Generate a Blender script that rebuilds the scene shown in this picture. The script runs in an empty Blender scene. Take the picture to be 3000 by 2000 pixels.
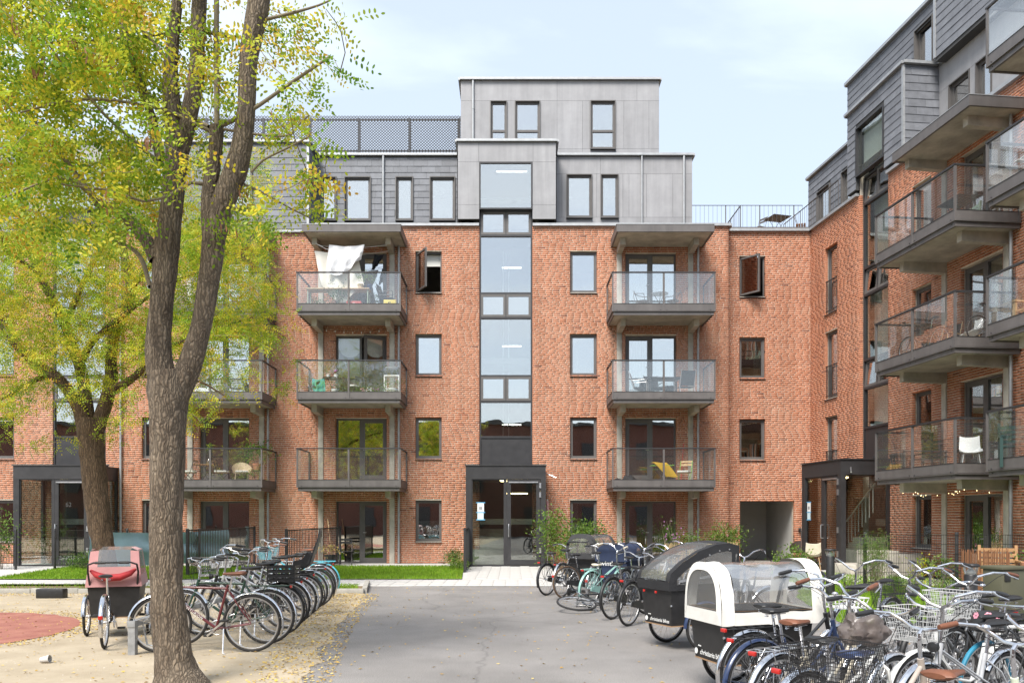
import bpy, bmesh, math, random
import numpy as np
from mathutils import Vector, Matrix, noise
random.seed(7); rng = np.random.default_rng(7)
R = math.radians
S = bpy.context.scene
COL = S.collection
# ---------------------------------------------------------------- camera, sky, sun, exposure
FPX, EYE, HOR = 2400.0, 1.6, 1515.0            # focal length in photo pixels, eye height, horizon row
cam = bpy.data.cameras.new('camera'); cam.sensor_width = 36; cam.lens = FPX / 3000 * 36
cam.shift_y = (HOR - 1000) / 3000; cam.clip_start = .1; cam.clip_end = 2000
co = bpy.data.objects.new('camera', cam); COL.objects.link(co)
co.location = (0, 0, EYE); co.rotation_euler = (R(90), 0, 0); S.camera = co
SUN_EL, SUN_AZ = 52, 205                        # degrees; azimuth clockwise from +Y (behind the camera, a little to the left)
W = bpy.data.worlds.new('World'); S.world = W; W.use_nodes = True
nt = W.node_tree; nt.nodes.clear()
N, L = nt.nodes.new, nt.links.new
out = N('ShaderNodeOutputWorld'); bg = N('ShaderNodeBackground'); sky = N('ShaderNodeTexSky')
sky.sky_type = 'NISHITA'; sky.sun_disc = False; sky.sun_elevation = R(SUN_EL); sky.sun_rotation = R(SUN_AZ)
sky.air_density = 1.0; sky.dust_density = 1.2; sky.ozone_density = 1.0
tc = N('ShaderNodeTexCoord'); sep = N('ShaderNodeSeparateXYZ'); L(tc.outputs['Generated'], sep.inputs[0])
add = N('ShaderNodeMath'); add.operation = 'ADD'; add.inputs[1].default_value = .12; L(sep.outputs['Z'], add.inputs[0])
dx = N('ShaderNodeMath'); dx.operation = 'DIVIDE'; L(sep.outputs['X'], dx.inputs[0]); L(add.outputs[0], dx.inputs[1])
dy = N('ShaderNodeMath'); dy.operation = 'DIVIDE'; L(sep.outputs['Y'], dy.inputs[0]); L(add.outputs[0], dy.inputs[1])
cmb = N('ShaderNodeCombineXYZ'); L(dx.outputs[0], cmb.inputs[0]); L(dy.outputs[0], cmb.inputs[1])
mp = N('ShaderNodeMapping'); mp.inputs['Scale'].default_value = (.55, 1.5, 1); mp.inputs['Location'].default_value = (2.2, 0.55, 0); L(cmb.outputs[0], mp.inputs[0])
nz = N('ShaderNodeTexNoise'); nz.inputs['Scale'].default_value = 1.1; nz.inputs['Detail'].default_value = 7; nz.inputs['Roughness'].default_value = .52; nz.inputs['Distortion'].default_value = .4
L(mp.outputs[0], nz.inputs['Vector'])
rp = N('ShaderNodeValToRGB'); rp.color_ramp.elements[0].position = .46; rp.color_ramp.elements[1].position = .72
rp.color_ramp.elements[0].color = (.50, .50, .50, 1); rp.color_ramp.elements[1].color = (.97, .97, .97, 1); L(nz.outputs[0], rp.inputs[0])
mx = N('ShaderNodeMix'); mx.data_type = 'RGBA'; L(rp.outputs[0], mx.inputs[0]); L(sky.outputs[0], mx.inputs[6]); mx.inputs[7].default_value = (6.7, 7.45, 8.3, 1)
L(mx.outputs[2], bg.inputs[0]); bg.inputs[1].default_value = .0745; L(bg.outputs[0], out.inputs[0])
sl = bpy.data.lights.new('sun', 'SUN'); sl.energy = 2.6; sl.angle = R(26); sl.color = (1, .95, .88)
so = bpy.data.objects.new('sun', sl); COL.objects.link(so)
sd = Vector((math.sin(R(SUN_AZ)) * math.cos(R(SUN_EL)), math.cos(R(SUN_AZ)) * math.cos(R(SUN_EL)), math.sin(R(SUN_EL))))
so.rotation_euler = sd.to_track_quat('Z', 'Y').to_euler()
S.view_settings.view_transform = 'Standard'; S.view_settings.look = 'None'; S.view_settings.gamma = 1; S.view_settings.exposure = 1.36
S.view_settings.use_curve_mapping = False
S.cycles.use_denoising = True; S.cycles.denoising_prefilter = 'ACCURATE'; S.cycles.use_adaptive_sampling = False; S.cycles.max_bounces = 7; S.cycles.transparent_max_bounces = 24; S.cycles.diffuse_bounces = 3; S.cycles.glossy_bounces = 3
S.cycles.caustics_reflective = False; S.cycles.caustics_refractive = False; S.cycles.sample_clamp_indirect = 4

# ---------------------------------------------------------------- pixel helpers (photo is 3000 x 2000)
def G(u, v):                                    # a pixel on the ground
    y = EYE * FPX / (v - HOR); return Vector(((u - 1500) / FPX * y, y, 0))
def P(u, v, d):                                 # a pixel at known depth
    return Vector(((u - 1500) / FPX * d, d, EYE + (HOR - v) / FPX * d))

# ---------------------------------------------------------------- mesh builder
class MB:
    def __init__(s): s.v = []; s.f = []; s.m = []
    def add(s, vs, fs, mi=0):
        o = len(s.v); s.v += [tuple(p) for p in vs]
        s.f += [tuple(i + o for i in f) for f in fs]; s.m += [mi] * len(fs); return s
    def box(s, x0, x1, y0, y1, z0, z1, mi=0):
        return s.add([(x0,y0,z0),(x1,y0,z0),(x1,y1,z0),(x0,y1,z0),(x0,y0,z1),(x1,y0,z1),(x1,y1,z1),(x0,y1,z1)],
                     [(0,3,2,1),(4,5,6,7),(0,1,5,4),(1,2,6,5),(2,3,7,6),(3,0,4,7)], mi)
    def bbox(s, x0, x1, y0, y1, z0, z1, b=.01, mi=0):          # box with chamfered edges
        bm = bmesh.new(); bmesh.ops.create_cube(bm, size=1)
        for v in bm.verts: v.co = Vector(((x0+x1)/2 + v.co.x*(x1-x0), (y0+y1)/2 + v.co.y*(y1-y0), (z0+z1)/2 + v.co.z*(z1-z0)))
        bmesh.ops.bevel(bm, geom=list(bm.edges), offset=b, segments=2, affect='EDGES', profile=.5)
        bm.verts.index_update(); s.add([v.co[:] for v in bm.verts], [[v.index for v in f.verts] for f in bm.faces], mi); bm.free(); return s
    def mbox(s, M, sx, sy, sz, mi=0):                           # box centred at M's origin
        return s.add([M @ Vector((x*sx/2, y*sy/2, z*sz/2)) for z in (-1,1) for x, y in ((-1,-1),(1,-1),(1,1),(-1,1))],
                     [(0,3,2,1),(4,5,6,7),(0,1,5,4),(1,2,6,5),(2,3,7,6),(3,0,4,7)], mi)
    def bar(s, p, q, w, h=None, mi=0, up=(0,0,1)):              # rectangular beam from p to q
        p, q = Vector(p), Vector(q); h = h or w; d = (q - p); l = d.length; d.normalize()
        u = Vector(up)
        if abs(d.dot(u)) > .99: u = Vector((0,1,0))
        a = d.cross(u).normalized(); b = a.cross(d)
        M = Matrix((d, a, b)).transposed().to_4x4(); M.translation = (p + q) / 2
        return s.mbox(M, l, w, h, mi)
    def tube(s, pts, r, n=8, mi=0, cap=True, closed=False):
        pts = [Vector(p) for p in pts]; k = len(pts); rs = r if isinstance(r, (list, tuple)) else [r] * k
        T = []
        for i in range(k):
            a = pts[i-1] if (i > 0 or closed) else pts[i]; b = pts[(i+1) % k] if (i < k-1 or closed) else pts[i]
            t = (b - a); T.append(t.normalized() if t.length > 1e-9 else Vector((0,0,1)))
        u = T[0].orthogonal().normalized(); vs = []; ang = [(math.cos(2*math.pi*j/n), math.sin(2*math.pi*j/n)) for j in range(n)]
        for i in range(k):
            u = (u - T[i] * u.dot(T[i])); u = u.normalized() if u.length > 1e-6 else T[i].orthogonal().normalized(); w = T[i].cross(u)
            vs += [pts[i] + (u*c + w*d) * rs[i] for c, d in ang]
        fs = []
        for i in range(k if closed else k-1):
            a, b = i*n, ((i+1) % k)*n
            fs += [(a+j, a+(j+1)%n, b+(j+1)%n, b+j) for j in range(n)]
        if cap and not closed: fs += [tuple(range(n-1,-1,-1)), tuple(range((k-1)*n, k*n))]
        return s.add(vs, fs, mi)
    def ring(s, c, axis, Rr, r, n=32, m=6, mi=0, a0=0, a1=360):
        c = Vector(c); ax = Vector(axis).normalized(); u = ax.orthogonal().normalized()
        if abs(ax.y) > .99: u = Vector((1,0,0))
        w = ax.cross(u); full = abs(a1 - a0) >= 360
        pts = [c + (u*math.cos(R(a0 + (a1-a0)*i/n)) + w*math.sin(R(a0 + (a1-a0)*i/n)))*Rr for i in range(n if full else n+1)]
        return s.tube(pts, r, m, mi, closed=full)
    def cyl(s, p, q, r, n=12, mi=0, r2=None): return s.tube([p, q], [r, r if r2 is None else r2], n, mi)
    def lathe(s, prof, n=16, c=(0,0,0), mi=0, M=None):
        vs = []
        for r, z in prof:
            for j in range(n):
                p = Vector((c[0] + r*math.cos(2*math.pi*j/n), c[1] + r*math.sin(2*math.pi*j/n), c[2] + z)); vs.append(M @ p if M else p)
        fs = []; k = len(prof)
        for i in range(k-1): fs += [(i*n+j, i*n+(j+1)%n, (i+1)*n+(j+1)%n, (i+1)*n+j) for j in range(n)]
        if prof[0][0] > 1e-4: fs.append(tuple(range(n-1,-1,-1)))
        if prof[-1][0] > 1e-4: fs.append(tuple(range((k-1)*n, k*n)))
        return s.add(vs, fs, mi)
    def sheet(s, rows, mi=0, th=0):                              # grid of points, optional thickness along the normal
        a, b = len(rows), len(rows[0]); vs = [Vector(p) for r in rows for p in r]
        fs = [(i*b+j, i*b+j+1, (i+1)*b+j+1, (i+1)*b+j) for i in range(a-1) for j in range(b-1)]
        s.add(vs, fs, mi)
        if th:
            n = (Vector(rows[0][-1]) - Vector(rows[0][0])).cross(Vector(rows[-1][0]) - Vector(rows[0][0])).normalized() * th
            s.add([p + n for p in vs], [f[::-1] for f in fs], mi)
            e = [i for i in range(b)] + [i*b+b-1 for i in range(1,a)] + [(a-1)*b+j for j in range(b-2,-1,-1)] + [i*b for i in range(a-2,0,-1)]
            s.add([vs[i] for i in e] + [vs[i] + n for i in e], [(k, (k+1)%len(e), len(e)+(k+1)%len(e), len(e)+k) for k in range(len(e))], mi)
        return s
    def poly(s, pts, z0, z1, mi=0):                              # prism over a plan polygon (counter-clockwise)
        k = len(pts); vs = [(p[0], p[1], z0) for p in pts] + [(p[0], p[1], z1) for p in pts]
        return s.add(vs, [tuple(range(k-1,-1,-1)), tuple(range(k, 2*k))] + [(i, (i+1)%k, k+(i+1)%k, k+i) for i in range(k)], mi)
    def mesh(s, name, mats, smooth=True, angle=38):
        me = bpy.data.meshes.new(name); me.from_pydata(s.v, [], s.f)
        for m in (mats if isinstance(mats, (list, tuple)) else [mats]): me.materials.append(MAT[m] if isinstance(m, str) else m)
        me.polygons.foreach_set('material_index', s.m)
        if smooth:
            me.polygons.foreach_set('use_smooth', [True]*len(s.f)); me.set_sharp_from_angle(angle=R(angle))
        me.update(); return me
    def build(s, name, mats, parent=None, smooth=True, loc=None, angle=38):
        return link(name, s.mesh(name, mats, smooth, angle), parent, loc)

def link(name, me, parent=None, loc=None, rot=None):
    o = bpy.data.objects.new(name, me); COL.objects.link(o)
    if parent: o.parent = parent
    if loc is not None: o.location = loc
    if rot is not None: o.rotation_euler = rot
    return o
def tag(o, label=None, cat=None, group=None, kind=None):
    if label: o['label'] = label
    if cat: o['category'] = cat
    if group: o['group'] = group
    if kind: o['kind'] = kind
    return o
def thing(name, label, cat, loc=(0,0,0), rz=0, group=None):
    o = bpy.data.objects.new(name, None); COL.objects.link(o); o.location = loc; o.rotation_euler = (0,0,rz); o.empty_display_size = .1
    return tag(o, label, cat, group)
def copy_tree(o, parent=None):
    c = o.copy(); COL.objects.link(c); c.parent = parent
    for ch in o.children: copy_tree(ch, c)
    return c
def np_mesh(name, V, F, mat, attr=None, smooth=False):           # V (n,3), F (m,k) arrays; attr: (name, per-vertex values)
    me = bpy.data.meshes.new(name); k = F.shape[1]
    me.vertices.add(len(V)); me.vertices.foreach_set('co', V.astype(np.float32).ravel())
    me.loops.add(F.size); me.loops.foreach_set('vertex_index', F.astype(np.int32).ravel())
    me.polygons.add(len(F)); me.polygons.foreach_set('loop_start', np.arange(0, F.size, k, dtype=np.int32))
    if smooth: me.polygons.foreach_set('use_smooth', np.ones(len(F), bool))
    if attr:
        a = me.attributes.new(attr[0], 'FLOAT', 'POINT'); a.data.foreach_set('value', attr[1].astype(np.float32))
    me.materials.append(MAT[mat]); me.update(calc_edges=True); return me

# ---------------------------------------------------------------- materials
MAT = {}
def mat(name, col, rough=.6, metal=0., var=0., vscale=6., bump=0., bscale=60., spec=.5, coat=0., emit=None, alpha=1., stretch=None, col2=None, coords='Object', sheen=0):
    m = bpy.data.materials.new(name); MAT[name] = m; m.use_nodes = True; t = m.node_tree; b = t.nodes['Principled BSDF']
    b.inputs['Base Color'].default_value = (*col, 1); b.inputs['Roughness'].default_value = rough; b.inputs['Metallic'].default_value = metal
    b.inputs['Specular IOR Level'].default_value = spec; b.inputs['Coat Weight'].default_value = coat; b.inputs['Alpha'].default_value = alpha
    b.inputs['Sheen Weight'].default_value = sheen
    if emit: b.inputs['Emission Color'].default_value = (*emit[0], 1); b.inputs['Emission Strength'].default_value = emit[1]
    vec = None
    if var or bump or col2:
        c = t.nodes.new('ShaderNodeTexCoord'); vec = c.outputs[coords]
        if stretch:
            q = t.nodes.new('ShaderNodeMapping'); q.inputs['Scale'].default_value = stretch; t.links.new(vec, q.inputs[0]); vec = q.outputs[0]
    if var or col2:
        n = t.nodes.new('ShaderNodeTexNoise'); n.inputs['Scale'].default_value = vscale; n.inputs['Detail'].default_value = 6; n.inputs['Roughness'].default_value = .62; t.links.new(vec, n.inputs['Vector'])
        r = t.nodes.new('ShaderNodeValToRGB'); r.color_ramp.elements[0].position = .32; r.color_ramp.elements[1].position = .7
        a = col if col2 else [x*(1-var) for x in col]; z = col2 or [min(1, x*(1+var)) for x in col]
        r.color_ramp.elements[0].color = (*a, 1); r.color_ramp.elements[1].color = (*z, 1)
        t.links.new(n.outputs[0], r.inputs[0]); t.links.new(r.outputs[0], b.inputs['Base Color'])
        rr = t.nodes.new('ShaderNodeMapRange'); rr.inputs[3].default_value = max(.03, rough-.1); rr.inputs[4].default_value = min(1, rough+.12)
        t.links.new(n.outputs[0], rr.inputs[0]); t.links.new(rr.outputs[0], b.inputs['Roughness'])
    if bump:
        n2 = t.nodes.new('ShaderNodeTexNoise'); n2.inputs['Scale'].default_value = bscale; n2.inputs['Detail'].default_value = 4; t.links.new(vec, n2.inputs['Vector'])
        bp = t.nodes.new('ShaderNodeBump'); bp.inputs['Strength'].default_value = bump; bp.inputs['Distance'].default_value = .02; t.links.new(n2.outputs[0], bp.inputs['Height']); t.links.new(bp.outputs[0], b.inputs['Normal'])
    return m
def glass(name, refl, tint=(.9,.95,.93), rough=0., edge=.9, milk=0., wob=.03):
    m = bpy.data.materials.new(name); MAT[name] = m; m.use_nodes = True; t = m.node_tree; t.nodes.clear(); n = t.nodes.new; l = t.links.new
    o = n('ShaderNodeOutputMaterial'); tr = n('ShaderNodeBsdfTransparent'); tr.inputs[0].default_value = (*tint, 1)
    gl = n('ShaderNodeBsdfGlossy'); gl.inputs['Roughness'].default_value = rough; gl.inputs['Color'].default_value = (1,.985,.965,1)
    lw = n('ShaderNodeLayerWeight'); lw.inputs[0].default_value = .35
    mr = n('ShaderNodeMapRange'); mr.inputs[3].default_value = refl; mr.inputs[4].default_value = edge; l(lw.outputs['Fresnel'], mr.inputs[0])
    nn = n('ShaderNodeTexNoise'); nn.inputs['Scale'].default_value = .9; tcn = n('ShaderNodeTexCoord'); l(tcn.outputs['Object'], nn.inputs['Vector'])
    bp = n('ShaderNodeBump'); bp.inputs['Strength'].default_value = wob; bp.inputs['Distance'].default_value = .1; l(nn.outputs[0], bp.inputs['Height']); l(bp.outputs[0], gl.inputs['Normal'])
    mx = n('ShaderNodeMixShader'); l(mr.outputs[0], mx.inputs[0]); l(tr.outputs[0], mx.inputs[1]); l(gl.outputs[0], mx.inputs[2])
    last = mx.outputs[0]
    if milk:
        df = n('ShaderNodeBsdfDiffuse'); df.inputs[0].default_value = (.8,.8,.8,1); m2 = n('ShaderNodeMixShader'); m2.inputs[0].default_value = milk; l(last, m2.inputs[1]); l(df.outputs[0], m2.inputs[2]); last = m2.outputs[0]
    l(last, o.inputs[0]); return m
def attr_mat(name, attr, stops, rough=.8, noise_scale=30, noise_amt=.25, patch=None, bump=.3, bscale=80, translucent=0., spec=.3):
    m = bpy.data.materials.new(name); MAT[name] = m; m.use_nodes = True; t = m.node_tree; b = t.nodes['Principled BSDF']; n = t.nodes.new; l = t.links.new
    a = n('ShaderNodeAttribute'); a.attribute_name = attr; r = n('ShaderNodeValToRGB'); e = r.color_ramp.elements
    e[0].position = stops[0][0]; e[0].color = (*stops[0][1], 1); e[1].position = stops[-1][0]; e[1].color = (*stops[-1][1], 1)
    for p, c in stops[1:-1]: x = e.new(p); x.color = (*c, 1)
    l(a.outputs['Fac'], r.inputs[0]); c = n('ShaderNodeTexCoord'); last = r.outputs[0]
    if noise_amt:
        z = n('ShaderNodeTexNoise'); z.inputs['Scale'].default_value = noise_scale; z.inputs['Detail'].default_value = 5; l(c.outputs['Object'], z.inputs['Vector'])
        mr = n('ShaderNodeMapRange'); mr.inputs[1].default_value = .3; mr.inputs[2].default_value = .7; mr.inputs[3].default_value = 1-noise_amt; mr.inputs[4].default_value = 1+noise_amt; l(z.outputs[0], mr.inputs[0])
        mu = n('ShaderNodeMix'); mu.data_type = 'RGBA'; mu.blend_type = 'MULTIPLY'; mu.inputs[0].default_value = 1; l(last, mu.inputs[6]); l(mr.outputs[0], mu.inputs[7]); last = mu.outputs[2]
    if patch:                                    # pale salt bloom / dirt patches
        col, sc, lo, hi, amt = patch
        z = n('ShaderNodeTexNoise'); z.inputs['Scale'].default_value = sc; z.inputs['Detail'].default_value = 6; z.inputs['Roughness'].default_value = .65; l(c.outputs['Object'], z.inputs['Vector'])
        mr = n('ShaderNodeMapRange'); mr.inputs[1].default_value = lo; mr.inputs[2].default_value = hi; mr.inputs[4].default_value = amt; l(z.outputs[0], mr.inputs[0])
        mu = n('ShaderNodeMix'); mu.data_type = 'RGBA'; l(mr.outputs[0], mu.inputs[0]); l(last, mu.inputs[6]); mu.inputs[7].default_value = (*col, 1); last = mu.outputs[2]
    l(last, b.inputs['Base Color']); b.inputs['Roughness'].default_value = rough; b.inputs['Specular IOR Level'].default_value = spec
    if bump:
        z = n('ShaderNodeTexNoise'); z.inputs['Scale'].default_value = bscale; z.inputs['Detail'].default_value = 4; l(c.outputs['Object'], z.inputs['Vector'])
        bp = n('ShaderNodeBump'); bp.inputs['Strength'].default_value = bump; bp.inputs['Distance'].default_value = .01; l(z.outputs[0], bp.inputs['Height']); l(bp.outputs[0], b.inputs['Normal'])
    if translucent:
        tl = n('ShaderNodeBsdfTranslucent'); l(last, tl.inputs[0]); ms = n('ShaderNodeMixShader'); ms.inputs[0].default_value = translucent
        o = t.nodes['Material Output']; l(b.outputs[0], ms.inputs[1]); l(tl.outputs[0], ms.inputs[2]); l(ms.outputs[0], o.inputs[0])
    return m
BR = [(0,(.22,.074,.042)),(.12,(.35,.124,.066)),(.45,(.440,.170,.090)),(.8,(.475,.19,.104)),(1,(.52,.235,.138))]
attr_mat('brick', 'bv', BR, .85, 22, .16, ((.54,.33,.23), .35, .52, .8, .34), .35, 120)
mat('mortar', (.66,.575,.475), .95, var=.2, vscale=3, bump=.3, bscale=150)
mat('steel_grey', (.125,.115,.112), .5, .1, var=.12, vscale=3, spec=.4)
mat('steel_dark', (.035,.034,.036), .45, .1, var=.15, vscale=4)
mat('frame_grey', (.105,.098,.094), .5, 0, var=.1, vscale=5)
mat('concrete', (.42,.39,.335), .85, var=.28, vscale=2.2, bump=.25, bscale=40)
mat('concrete_light', (.50,.485,.46), .85, var=.12, vscale=1.6, bump=.15, bscale=60)
mat('zinc', (.36,.37,.38), .5, .45, var=.12, vscale=7)
mat('panel', (.30,.30,.312), .8, var=.10, vscale=1.7, bump=.05, bscale=30)
mat('slate', (.155,.162,.18), .62, var=.18, vscale=4, bump=.2, bscale=35)
mat('plaster', (.62,.60,.56), .9, var=.05, vscale=2)
mat('interior', (.34,.32,.29), .9, var=.1, vscale=1)
mat('interior_white', (.72,.72,.70), .8, var=.04, vscale=1)
mat('curtain', (.55,.53,.47), .9, var=.12, vscale=3, stretch=(30,1,1))
mat('blind', (.70,.70,.66), .85)
mat('roofing', (.06,.06,.06), .9, var=.2, vscale=2)
mat('screen_metal', (.10,.10,.105), .45, .5)
mat('white_metal', (.75,.75,.74), .35, .1)
mat('chrome', (.68,.68,.70), .2, 1, var=.12, vscale=25)
mat('alu', (.62,.62,.63), .33, .9, var=.1, vscale=15)
mat('galv', (.42,.44,.46), .45, .7, var=.2, vscale=12)
mat('rubber', (.022,.021,.021), .75, var=.3, vscale=18, bump=.15, bscale=90)
mat('black_plastic', (.018,.018,.019), .45, var=.25, vscale=14)
mat('wood', (.36,.20,.09), .6, var=.25, vscale=4, stretch=(1,1,8), bump=.1)
mat('wood_pale', (.52,.36,.20), .55, var=.2, vscale=5, bump=.08)
mat('white', (.78,.78,.77), .5, var=.03, vscale=4)
mat('lamp', (1,.9,.6), .5, emit=((1,.78,.38), 5))
mat('tube_lamp', (1,1,.95), .5, emit=((1,.96,.88), 2.5))
glass('window_glass', .45, (.78,.82,.80))
glass('stair_glass', .36, (.85,.89,.87)); glass('wing_glass', .10, (.88,.92,.90), edge=.40)
glass('clear_glass', .10, (.92,.95,.94), edge=.75, wob=.004)
glass('balcony_glass', .08, (.96,.975,.97), edge=.25, milk=.012, wob=.004)
glass('film', .12, (.80,.81,.81), rough=.12, edge=.42, milk=.08)

def tone_by_piece(name, amt):                    # cladding pieces differ a little in tone from one another
    t = MAT[name].node_tree; b = t.nodes['Principled BSDF']; n = t.nodes.new; l = t.links.new; src = b.inputs['Base Color'].links[0].from_socket
    oi = n('ShaderNodeObjectInfo'); mr = n('ShaderNodeMapRange'); mr.inputs[3].default_value = 1-amt; mr.inputs[4].default_value = 1+amt; l(oi.outputs['Random'], mr.inputs[0])
    mu = n('ShaderNodeMix'); mu.data_type = 'RGBA'; mu.blend_type = 'MULTIPLY'; mu.inputs[0].default_value = 1; l(src, mu.inputs[6]); l(mr.outputs[0], mu.inputs[7]); l(mu.outputs[2], b.inputs['Base Color'])
tone_by_piece('panel', .055); tone_by_piece('slate', .13); tone_by_piece('concrete', .08)
def run_off(name, amt, sc=(1.6,1.6,.10)):        # rain streaks: dirt drawn out vertically
    t = MAT[name].node_tree; b = t.nodes['Principled BSDF']; n = t.nodes.new; l = t.links.new; src = b.inputs['Base Color'].links[0].from_socket
    c = n('ShaderNodeTexCoord'); q = n('ShaderNodeMapping'); q.inputs['Scale'].default_value = sc; l(c.outputs['Object'], q.inputs[0])
    z = n('ShaderNodeTexNoise'); z.inputs['Scale'].default_value = 1.7; z.inputs['Detail'].default_value = 6; z.inputs['Roughness'].default_value = .6; l(q.outputs[0], z.inputs['Vector'])
    mr = n('ShaderNodeMapRange'); mr.inputs[1].default_value = .34; mr.inputs[2].default_value = .62; mr.inputs[3].default_value = 1-amt; mr.inputs[4].default_value = 1.04; l(z.outputs[0], mr.inputs[0])
    mu = n('ShaderNodeMix'); mu.data_type = 'RGBA'; mu.blend_type = 'MULTIPLY'; mu.inputs[0].default_value = 1; l(src, mu.inputs[6]); l(mr.outputs[0], mu.inputs[7]); l(mu.outputs[2], b.inputs['Base Color'])
run_off('brick', .16); run_off('mortar', .14); run_off('panel', .10, (3,3,.2)); run_off('steel_grey', .12, (3,3,.3))

# ================================================================ ground
mat('asphalt', (.215,.202,.192), .9, var=.2, vscale=.7, bump=.35, bscale=160)
def asphalt_extra():
    m = MAT['asphalt']; t = m.node_tree; b = t.nodes['Principled BSDF']; n = t.nodes.new; l = t.links.new
    src = b.inputs['Base Color'].links[0].from_socket; c = n('ShaderNodeTexCoord')
    z = n('ShaderNodeTexNoise'); z.inputs['Scale'].default_value = 90; z.inputs['Detail'].default_value = 3; l(c.outputs['Object'], z.inputs['Vector'])
    r = n('ShaderNodeMapRange'); r.inputs[1].default_value = .35; r.inputs[2].default_value = .65; r.inputs[3].default_value = .66; r.inputs[4].default_value = 1.3; l(z.outputs[0], r.inputs[0])
    mu = n('ShaderNodeMix'); mu.data_type = 'RGBA'; mu.blend_type = 'MULTIPLY'; mu.inputs[0].default_value = 1; l(src, mu.inputs[6]); l(r.outputs[0], mu.inputs[7])
    v = n('ShaderNodeTexVoronoi'); v.feature = 'DISTANCE_TO_EDGE'; v.inputs['Scale'].default_value = .33; q = n('ShaderNodeTexNoise'); q.inputs['Scale'].default_value = 1.5
    l(c.outputs['Object'], q.inputs['Vector']); mv = n('ShaderNodeMix'); mv.data_type = 'RGBA'; mv.inputs[0].default_value = .3; l(c.outputs['Object'], mv.inputs[6]); l(q.outputs['Color'], mv.inputs[7]); l(mv.outputs[2], v.inputs['Vector'])
    r2 = n('ShaderNodeMapRange'); r2.inputs[2].default_value = .006; r2.inputs[3].default_value = .62; r2.inputs[4].default_value = 1; l(v.outputs['Distance'], r2.inputs[0])
    m2 = n('ShaderNodeMix'); m2.data_type = 'RGBA'; m2.blend_type = 'MULTIPLY'; m2.inputs[0].default_value = .55; l(mu.outputs[2], m2.inputs[6]); l(r2.outputs[0], m2.inputs[7]); l(m2.outputs[2], b.inputs['Base Color'])
asphalt_extra()
mat('sand', (.32,.26,.18), .95, col2=(.44,.37,.27), vscale=1.6, bump=.5, bscale=110)
mat('soil', (.13,.09,.05), .95, col2=(.22,.16,.085), vscale=3, bump=.6, bscale=60)
mat('lawn_base', (.15,.25,.025), .9, var=.3, vscale=2.5)
mat('red_rubber', (.25,.085,.065), .9, col2=(.36,.155,.11), vscale=3, bump=.4, bscale=220)
mat('dirt', (.24,.19,.12), .95, var=.25, vscale=1)
mat('kerb_concrete', (.34,.325,.29), .9, var=.2, vscale=5, bump=.3)
mat('paver', (.47,.455,.43), .85, var=.1, vscale=3, bump=.15, bscale=90)
attr_mat('grass_blade', 'bv', [(0,(.11,.20,.012)),(.55,(.21,.36,.025)),(1,(.36,.48,.05))], .7, 1.3, .25, bump=0, translucent=.35)
attr_mat('leaf', 'bv', [(0,(.12,.25,.02)),(.35,(.28,.41,.03)),(.62,(.50,.53,.045)),(.85,(.72,.58,.05)),(1,(.55,.32,.04))], .5, 2, .12, bump=0, translucent=.5)
attr_mat('shrub_leaf', 'bv', [(0,(.03,.08,.012)),(.5,(.08,.17,.025)),(1,(.20,.29,.05))], .5, 3, .15, bump=0, translucent=.35)
attr_mat('litter', 'bv', [(0,(.26,.15,.04)),(.5,(.50,.33,.07)),(1,(.62,.48,.16))], .8, 5, .1, bump=0)

def wobble(pts, step, amp, seed=0):
    o = []
    for i in range(len(pts)):
        a, b = Vector((*pts[i], 0)), Vector((*pts[(i+1) % len(pts)], 0)); k = max(1, int((b-a).length / step))
        nrm = Vector((-(b-a).y, (b-a).x, 0)).normalized()
        for j in range(k):
            p = a.lerp(b, j/k); o.append(p + nrm * amp * noise.noise(p*1.9 + Vector((seed, 3, 0))) + nrm*amp*.5*noise.noise(p*6 + Vector((seed,0,5))))
    return o
def flat(name, pts, z, m, kind='structure', parent=None):
    mb = MB(); mb.add([(p[0], p[1], z) for p in pts], [tuple(range(len(pts)))])
    o = mb.build(name, m, parent, smooth=False)
    if kind: o['kind'] = kind
    return o
flat('ground', [(-400,-300),(400,-300),(400,500),(-400,500)], -.035, 'dirt')
flat('road', [(-3.6,-40),(30,-40),(30,21),(-3.6,21)], 0, 'asphalt')
sandp = wobble([(-1.2,0),(-2.03,7.9),(-2.55,12),(-3.02,16.7),(-3.12,17.22),(-40,17.22),(-40,-14),(-.4,-14)], .28, .16, 3)
flat('sand', sandp, .004, 'sand')
rub = [(-8.75 + (2.5+.06*noise.noise(Vector((math.cos(i*math.pi/64)*9,math.sin(i*math.pi/64)*9,0))))*math.cos(i*math.pi/64), 11.25 + (2.5+.06*noise.noise(Vector((math.cos(i*math.pi/64)*9,math.sin(i*math.pi/64)*9,0))))*math.sin(i*math.pi/64)) for i in range(128)]
flat('playground_path', rub, .010, 'red_rubber')
flat('soil_path', [(-40,17.3),(-3.2,17.3),(-3.5,19.6),(-40,19.6)], .012, 'soil')
kb = MB()
kroot = tag(MB().box(-24,-24.02,17.2,17.3,0,.1).build('kerb', 'kerb_concrete'), kind='structure')
for i in range(21):                                             # edging stones, one metre each
    x = -3.12 - i*1.0; MB().bbox(x-.992, x, 17.2+random.uniform(-.01,.01), 17.3, -.02, .11+random.uniform(-.008,.008), .008).build('kerb_stone', 'kerb_concrete', kroot)
for i in range(3):
    a = Vector((-3.12-.115*i, 17.32+.78*i, 0)); b = a + Vector((-.113, .77, 0))
    MB().bar(a + Vector((0,0,.045)), b + Vector((0,0,.045)), .1, .13).build('kerb_stone', 'kerb_concrete', kroot)
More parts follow.
